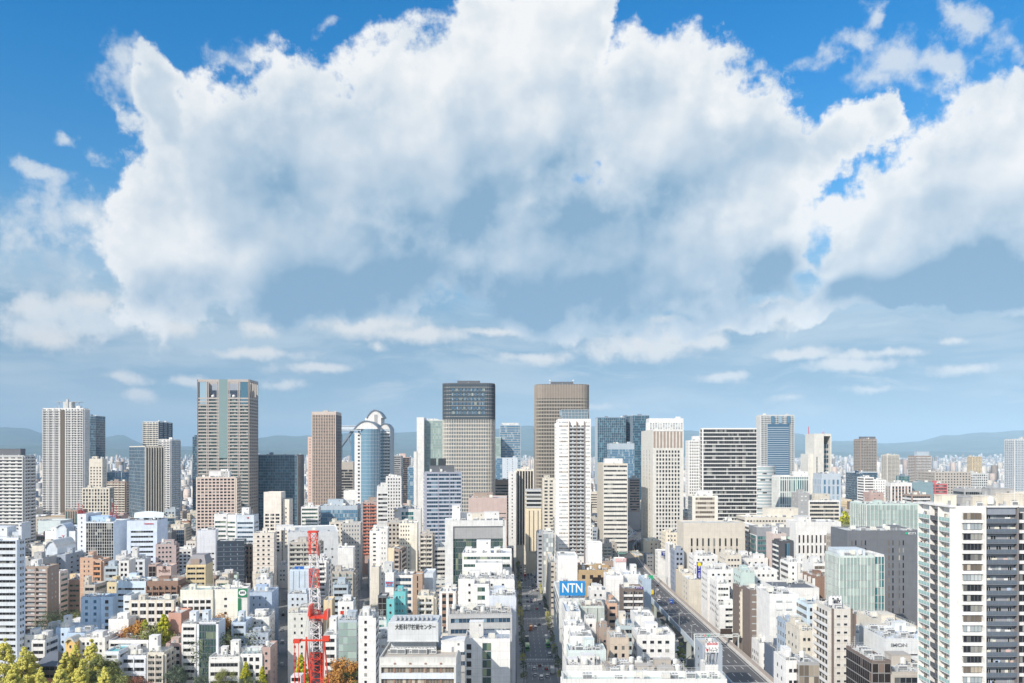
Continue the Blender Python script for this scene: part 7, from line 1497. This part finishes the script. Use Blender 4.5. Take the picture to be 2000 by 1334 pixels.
def try_cand(c, i):
    x, yy, w, d = c
    px = 1000 + FX * x / yy
    if onroad(x, yy + d / 2, w * .55): return
    if yy < 445 and px < 700: return
    a = R(0) if px > 855 else R(rg.choice((4, 8, 12, 14)) if px > 240 else rg.choice((0, 2)))
    cs = corners(x, yy + d / 2, a, w, d); xs = [q[0] for q in cs]; ys = [q[1] for q in cs]; bb = (min(xs), max(xs), min(ys), max(ys))
    if hits(bb): return
    if bb[2] < 400: return
    pxs = [1000 + FX * q[0] / q[1] for q in cs]; pa, pb = min(pxs), max(pxs)
    if pb < -20 or pa > 2020: return
    D = bb[2]; far = bb[3]
    h = rg.choice((rg.uniform(14, 30), rg.uniform(18, 40), rg.uniform(24, 48))) + (rg.uniform(0, 22) if rg.random() < .12 else 0)
    if w < 13: h *= .75
    cap = 1e9
    for c0, c1, row, Dc in CON:
        if D < Dc and pa < c1 - 1 and pb > c0 + 1: cap = min(cap, CH - (row - HY) * far / FX)
    h = min(h, cap - 3.5)
    if h < 5: return
    top = HY + (CH - h) * FX / D
    vis = rast(pa, pb, HY + (CH - h) * FX / far, HY + FX * CH / D, D, False)
    gadd(bb)
    if vis < 5: extra.append((x, yy + d / 2, a, w, d, h, rg.choice(PAL))); return
    built.append((vis, x, yy + d / 2, a, w, d, h, pa, pb, top, D)); rast(pa, pb, HY + (CH - h) * FX / far, HY + FX * CH / D, D)
merged = sorted([(c[1], 0, c) for c in first] + [(c[1] + 12, 1, c) for c in second], key=lambda t: (t[0], t[1]))
for i, t in enumerate(merged): try_cand(t[2], i)
built.sort(key=lambda t: -t[0]); LAB = []
for (vis, x, yy, a, w, d, h, pa, pb, top, D) in built:
    ap = rg.random() < .42; nm = 'apartment_building' if ap else 'office_building'
    if kinds[nm] >= 295: nm = 'office_building' if ap else 'apartment_building'; ap = not ap
    if kinds[nm] >= 295: extra.append((x, yy, a, w, d, h, rg.choice(PAL))); continue
    kinds[nm] += 1; wall = rg.choice(PAL); b = Bld(nm, x, yy, a); g = rg.choice(('dark', 'dark', 'brn', 'green', 'warm', 'blue', 'teal')); rf = rg.choice(('ltgrey', 'ltgrey', 'white', 'stone', 'grey', 'pale', 'taupe', 'mint'))
    b.block(0, 0, w, d, 0, h, wall, rg.choice((.5, .9, 1.1)), rf); near = D < 700
    zlo = 3.0
    if not near: zlo = max(3., h - 26)
    z0 = zlo
    if ap:
        st = rg.choice(('balc', 'balc', 'balc', 'few', 'grid')); fh = 3.0; kw = dict(bc=rg.choice((wall, wall, 'white', 'cream', 'stone')), seg=rg.choice((1, 2)) if w < 16 else rg.choice((2, 3)), bay=rg.uniform(3.2, 4.6), dp=1.2, nb=max(2, int(w / 3.5)), w=1.5)
        feat = {'balc': 'stacked balconies', 'few': 'small scattered windows', 'grid': 'a regular window grid'}[st]
    else:
        st = rg.choice(('rib', 'rib', 'rib', 'grid', 'few', 'vert', 'curt')); fh = rg.uniform(3.4, 3.9); kw = dict(bay=rg.uniform(2.8, 4.5), ww=rg.uniform(.5, .75), wh=rg.uniform(.38, .55), nb=max(2, int(w / 3)), w=1.5, grp=rg.choice((1, 3)), rel=rg.choice((.2, .35)))
        feat = {'rib': 'ribbon windows', 'grid': 'square windows', 'few': 'few windows', 'vert': 'tall window slots', 'curt': 'a glass front'}[st]
    if st != 'grid': kw.pop('ww', None) if st != 'vert' else None
    zz_ = h - .6 - rg.choice((0, 0, 1.5)); z0 = zz_ - fh * max(1, int((zz_ - z0) / fh))
    b.facade(Face('f', 0, 0, w, d), z0, zz_, st, wall=wall, g=g, fh=fh, **kw)
    side = 'l' if (x / yy + tan(a)) > 0 else 'r'; s2 = rg.choice(('few', 'blank', st if st != 'curt' else 'few', 'few'))
    kw2 = dict(kw); kw2['nb'] = rg.choice((1, 2)); kw2['seg'] = 1
    b.facade(Face(side, 0, 0, w, d), z0, zz_, s2, wall=wall, g=g, fh=fh, **kw2)
    b.clutter(0, 0, w - 1, d - 1, h, (14 if D < 520 else 8) if near else (3 if D < 950 else 1), rg.choice((1, 1, 2)) if w > 12 else 1, rg.choice((wall, wall, 'white')), rg.uniform(2.5, 4.2))
    b.done(60); LAB.append([b.root, CN[wall], feat, 'apartment block' if ap else 'office', h, (pa + pb) / 2, top, D, rf])
for q in LAB: tag(q[0], None, 'building', 'blocks filling the city between the named towers')
# ---------------------------------------------------------------- the endless city beyond: far more than 300, one object
def city_mat(N, b):
    at = N.n('ShaderNodeAttribute', attribute_name='tone'); ge = N.n('ShaderNodeNewGeometry'); sp = N.n('ShaderNodeSeparateXYZ'); N.L.new(ge.outputs['Position'], sp.inputs[0]); sn = N.n('ShaderNodeSeparateXYZ'); N.L.new(ge.outputs['Normal'], sn.inputs[0])
    fz = N.m('GREATER_THAN', N.m('FRACT', N.m('DIVIDE', sp.outputs[2], 3.4)), .52); hx = N.m('ADD', sp.outputs[0], sp.outputs[1]); fx = N.m('GREATER_THAN', N.m('FRACT', N.m('DIVIDE', hx, 3.7)), .3)
    side = N.m('LESS_THAN', N.m('ABSOLUTE', sn.outputs[2]), .5); k = N.m('MULTIPLY', N.m('MULTIPLY', fz, fx), side)
    c = N.mix(N.m('MULTIPLY', k, .72), at.outputs['Color'], (.10, .11, .12)); N.L.new(c, b.inputs['Base Color']); b.inputs['Roughness'].default_value = .7
def city():
    r = np.random.default_rng(4); L = []
    for (x, y, a, w, d, h, wall) in extra: L.append((x, y, a, w / 2, d / 2, h, C[wall]))
    tones = [(.66, .65, .62)] * 6 + [(.58, .54, .48)] * 5 + [(.36, .37, .38)] * 3 + [(.26, .22, .19)] * 2 + [(.55, .53, .50)] * 3 + [(.45, .47, .50), (.42, .34, .30), (.60, .50, .44), (.50, .56, .62), (.30, .34, .40), (.65, .65, .68)]
    n = 42000
    for i in range(n):
        t = r.random(); D = 1340 * (14000 / 1340) ** (t ** .80); px = r.uniform(-60, 2060); x = (px - 1000) / FX * D
        w = r.uniform(5, 13) * (1 + D / 9000); d = r.uniform(7, 14) * (1 + D / 6000); h = r.uniform(6, 26)
        if r.random() < .06: h = r.uniform(30, 52)
        if r.random() < .012: h = r.uniform(55, 95); 
        if D < 2300: h = min(h, 42)
        bb = (x - w / 2, x + w / 2, D, D + d)
        if D < 2400 and (hits(bb) or onroad(x, D, w * .6)): continue
        top = HY + (CH - h) * FX / D; ok = True
        if D < 2600:
            for c0, c1, row, Dc in CON:
                if D < Dc and c0 - 1 < px < c1 + 1 and top < row: ok = False; break
        if not ok: continue
        L.append((x, D + d / 2, r.choice((0., .2, .24, -.1)) if px < 900 else r.choice((0., 0., .1)), w / 2, d / 2, h, tones[r.integers(len(tones))]))
    N_ = len(L); V = np.zeros((N_, 8, 3)); A = np.array([[q[0], q[1], q[2], q[3], q[4], q[5]] for q in L]); T = np.array([q[6] for q in L])
    sx = np.array([-1, 1, 1, -1]); sy = np.array([-1, -1, 1, 1]); ca, sa = np.cos(A[:, 2])[:, None], np.sin(A[:, 2])[:, None]
    lx = A[:, 3:4] * sx; ly = A[:, 4:5] * sy; X = A[:, 0:1] + lx * ca - ly * sa; Y = A[:, 1:2] + lx * sa + ly * ca
    V[:, :4, 0] = X; V[:, :4, 1] = Y; V[:, 4:, 0] = X; V[:, 4:, 1] = Y; V[:, 4:, 2] = A[:, 5:6]
    F = np.array([(0, 1, 5, 4), (1, 2, 6, 5), (2, 3, 7, 6), (3, 0, 4, 7), (4, 5, 6, 7)]); F = (F[None] + 8 * np.arange(N_)[:, None, None]).reshape(-1, 4)
    me = bpy.data.meshes.new('distant_city'); me.vertices.add(N_ * 8); me.vertices.foreach_set('co', V.reshape(-1)); me.loops.add(F.size); me.loops.foreach_set('vertex_index', F.reshape(-1).astype(np.int32))
    me.polygons.add(len(F)); me.polygons.foreach_set('loop_start', np.arange(len(F), dtype=np.int32) * 4); me.polygons.foreach_set('loop_total', np.full(len(F), 4, dtype=np.int32)); me.update(); me.validate()
    at = me.attributes.new('tone', 'FLOAT_COLOR', 'FACE'); cc = np.ones((N_, 5, 4)); j = r.uniform(.85, 1.08, (N_, 1, 1)); cc[:, :, :3] = T[:, None, :] * j; cc[:, 4, :3] *= .8; at.data.foreach_set('color', cc.reshape(-1))
    me.materials.append(mat('city_walls', city_mat)); o = link('distant_city', me); tag(o, 'pale low buildings of the far city spreading to the hills', 'city', None, 'stuff')
city()
def far_trees():
    r = random.Random(8); m = MB()
    for i in range(1500):
        D = 1340 * (9000 / 1340) ** r.random(); x = U(r.uniform(-40, 2040)) * D; s = r.uniform(4, 9) * (1 + D / 4000)
        if onroad(x, D, s): continue
        for k in range(14):
            a = r.uniform(0, 6.3); e = r.uniform(-.2, 1.5); p = Vector((x + s * cos(a) * cos(e) * 1.6, D + s * sin(a) * cos(e), 3 + s * .9 * sin(e))); q = s * .55; n = Vector((cos(a) * cos(e), sin(a) * cos(e), sin(e) + .3)).normalized(); u = n.orthogonal().normalized() * q; w = n.cross(u.normalized()) * q; m.quad(tuple(p - u), tuple(p - w), tuple(p + u), tuple(p + w))
    tag(m.build('distant_trees', OL), 'dark tree clumps scattered through the far city', 'trees', None, 'stuff')
far_trees()
# ---------------------------------------------------------------- hills
def hills():
    prof = [(-300, 842), (0, 836), (50, 837), (90, 845), (200, 853), (235, 850), (290, 868), (380, 872), (500, 856), (560, 850), (620, 849), (700, 846), (780, 842), (860, 845), (960, 838), (1040, 833), (1150, 833), (1250, 838), (1340, 841), (1420, 846), (1500, 848), (1560, 846), (1620, 862), (1720, 866), (1790, 862), (1850, 850), (1920, 845), (2000, 838), (2300, 842)]
    low = [(-300, 872), (60, 868), (200, 876), (500, 879), (900, 878), (1300, 880), (1550, 876), (1700, 884), (1800, 881), (1920, 884), (2000, 881), (2300, 878)]
    def ev(P, x):
        for (a, b_), (c, d) in zip(P[:-1], P[1:]):
            if a <= x <= c: t = (x - a) / (c - a); t = t * t * (3 - 2 * t); return b_ + (d - b_) * t
        return P[-1][1]
    from mathutils import noise as ns
    m = MB(); nx, ny = 260, 40; idx = {}
    for j in range(ny + 1):
        D = 13500 + (26000 - 13500) * j / ny
        for i in range(nx + 1):
            px = -300 + 2600 * i / nx; x = U(px) * D; big = ns.fractal(Vector((x / 3800, D / 3800, 0)), .9, 2.1, 6); z = 0
            zr = ZT(ev(prof, px), 23000) ; zl = ZT(ev(low, px), 15500)
            t = max(0, 1 - abs((D - 23000) / 7000)) ; z = zr * (t ** 1.1) * (1 + .30 * big * (1 - t) * 2) + 60 * ns.fractal(Vector((x / 900, D / 900, 3)), 1, 2, 4) * min(1, 3 * t)
            t2 = max(0, 1 - abs((D - 15500) / 1700)); z = max(z, zl * t2 ** .8 * (1 + .25 * big)); idx[i, j] = len(m.v); m.v.append((x, D, max(z, -5 if j == 0 else .5)))
    for j in range(ny):
        for i in range(nx): m.f.append((idx[i, j], idx[i + 1, j], idx[i + 1, j + 1], idx[i, j + 1])); m.mi.append(0)
    def hm(N, b):
        tc = N.n('ShaderNodeTexCoord').outputs['Object']; n = N.noise(tc, .0012, 8, .65); N.L.new(N.mix(N.mr(n, .35, .65), (.035, .06, .03), (.09, .12, .06)), b.inputs['Base Color']); b.inputs['Roughness'].default_value = .95
    o = m.build('hills', mat('hill_forest', hm)); tag(o, kind='structure')
    for p in o.data.polygons: p.use_smooth = True
hills()
# ---------------------------------------------------------------- air
hz = MB(); hz.box(-42000, 42000, -1500, 46000, -1, 1300); ho = hz.mesh('haze', [])
hm_ = bpy.data.materials.new('haze_air'); hm_.use_nodes = True; t_ = hm_.node_tree; t_.nodes.clear(); o_ = t_.nodes.new('ShaderNodeOutputMaterial'); v_ = t_.nodes.new('ShaderNodeVolumePrincipled')
v_.inputs['Color'].default_value = (.44, .645, .84, 1); v_.inputs['Density'].default_value = 5.0e-5; v_.inputs['Anisotropy'].default_value = -.35; t_.links.new(v_.outputs[0], o_.inputs['Volume'])
ho.materials.append(hm_); tag(link('haze', ho), 'pale blue haze lying over the far city', 'haze', None, 'stuff')
# ---------------------------------------------------------------- labels of the infill blocks
def finish_labels():
    refs = [(r['label'], (a + b_) / 2, top, D, min(b_, 2000) - max(a, 0)) for a, b_, top, D, lab, r in INFO if 'label' in r and r.get('category')]
    short = {}
    def shorten(s):
        w = s.split(); cut = len(w)
        for i, q in enumerate(w):
            if i >= 2 and q in ('with', 'right', 'left', 'behind', 'beside', 'in', 'on', 'at', 'below', 'under', 'between', 'peeping', 'half', 'above', 'joined', 'wrapped', 'carrying', 'seen', 'rising', 'of', 'over', 'casting', 'standing', 'by', 'where', 'whose', 'crowded', 'ruled', 'pierced', 'cut', 'among', 'squeezed', 'set', 'from', 'striped', 'stepping', 'running'): cut = i; break
        return ' '.join(w[:min(cut, 6)])
    sh = [(shorten(l), x, y, D, wd) for l, x, y, D, wd in refs]; cnt = {}
    for s in sh: cnt[s[0]] = cnt.get(s[0], 0) + 1
    sh = [s for s in sh if cnt[s[0]] == 1 and len(s[0].split()) >= 3]
    key = {}
    for q in LAB:
        root, cn, feat, kd, h, px, top, D, rf = q
        best = min(sh, key=lambda s: abs(s[1] - px) + .9 * abs(s[2] - top) + .12 * abs(s[3] - D)); dx = px - best[1]
        rel = ('right of' if dx > 0 else 'left of') if abs(dx) > best[4] * .4 else ('behind' if D > best[3] else 'in front of')
        size = 'low' if h < 17 else ('tall' if h > 38 else '')
        key.setdefault((' '.join(x for x in (size, cn, kd) if x), feat, rel, best[0]), []).append(q)
    for (a, f, rel, ref), qs in key.items():
        if len(qs) == 1: qs[0][0]['label'] = '%s with %s %s the %s' % (a, f, rel, ref)
        else:
            qs.sort(key=lambda q: q[7])
            for i, q in enumerate(qs): q[0]['label'] = '%s %s with %s %s the %s' % (nth(i), a, f, rel, ref)
    seen = {}
    for q in LAB:
        w = q[0]['label'].split()
        if len(w) > 16: q[0]['label'] = ' '.join(w[:16])
finish_labels()
print('INFILL', len(built), kinds, 'extra', len(extra), 'objects', len(bpy.data.objects))
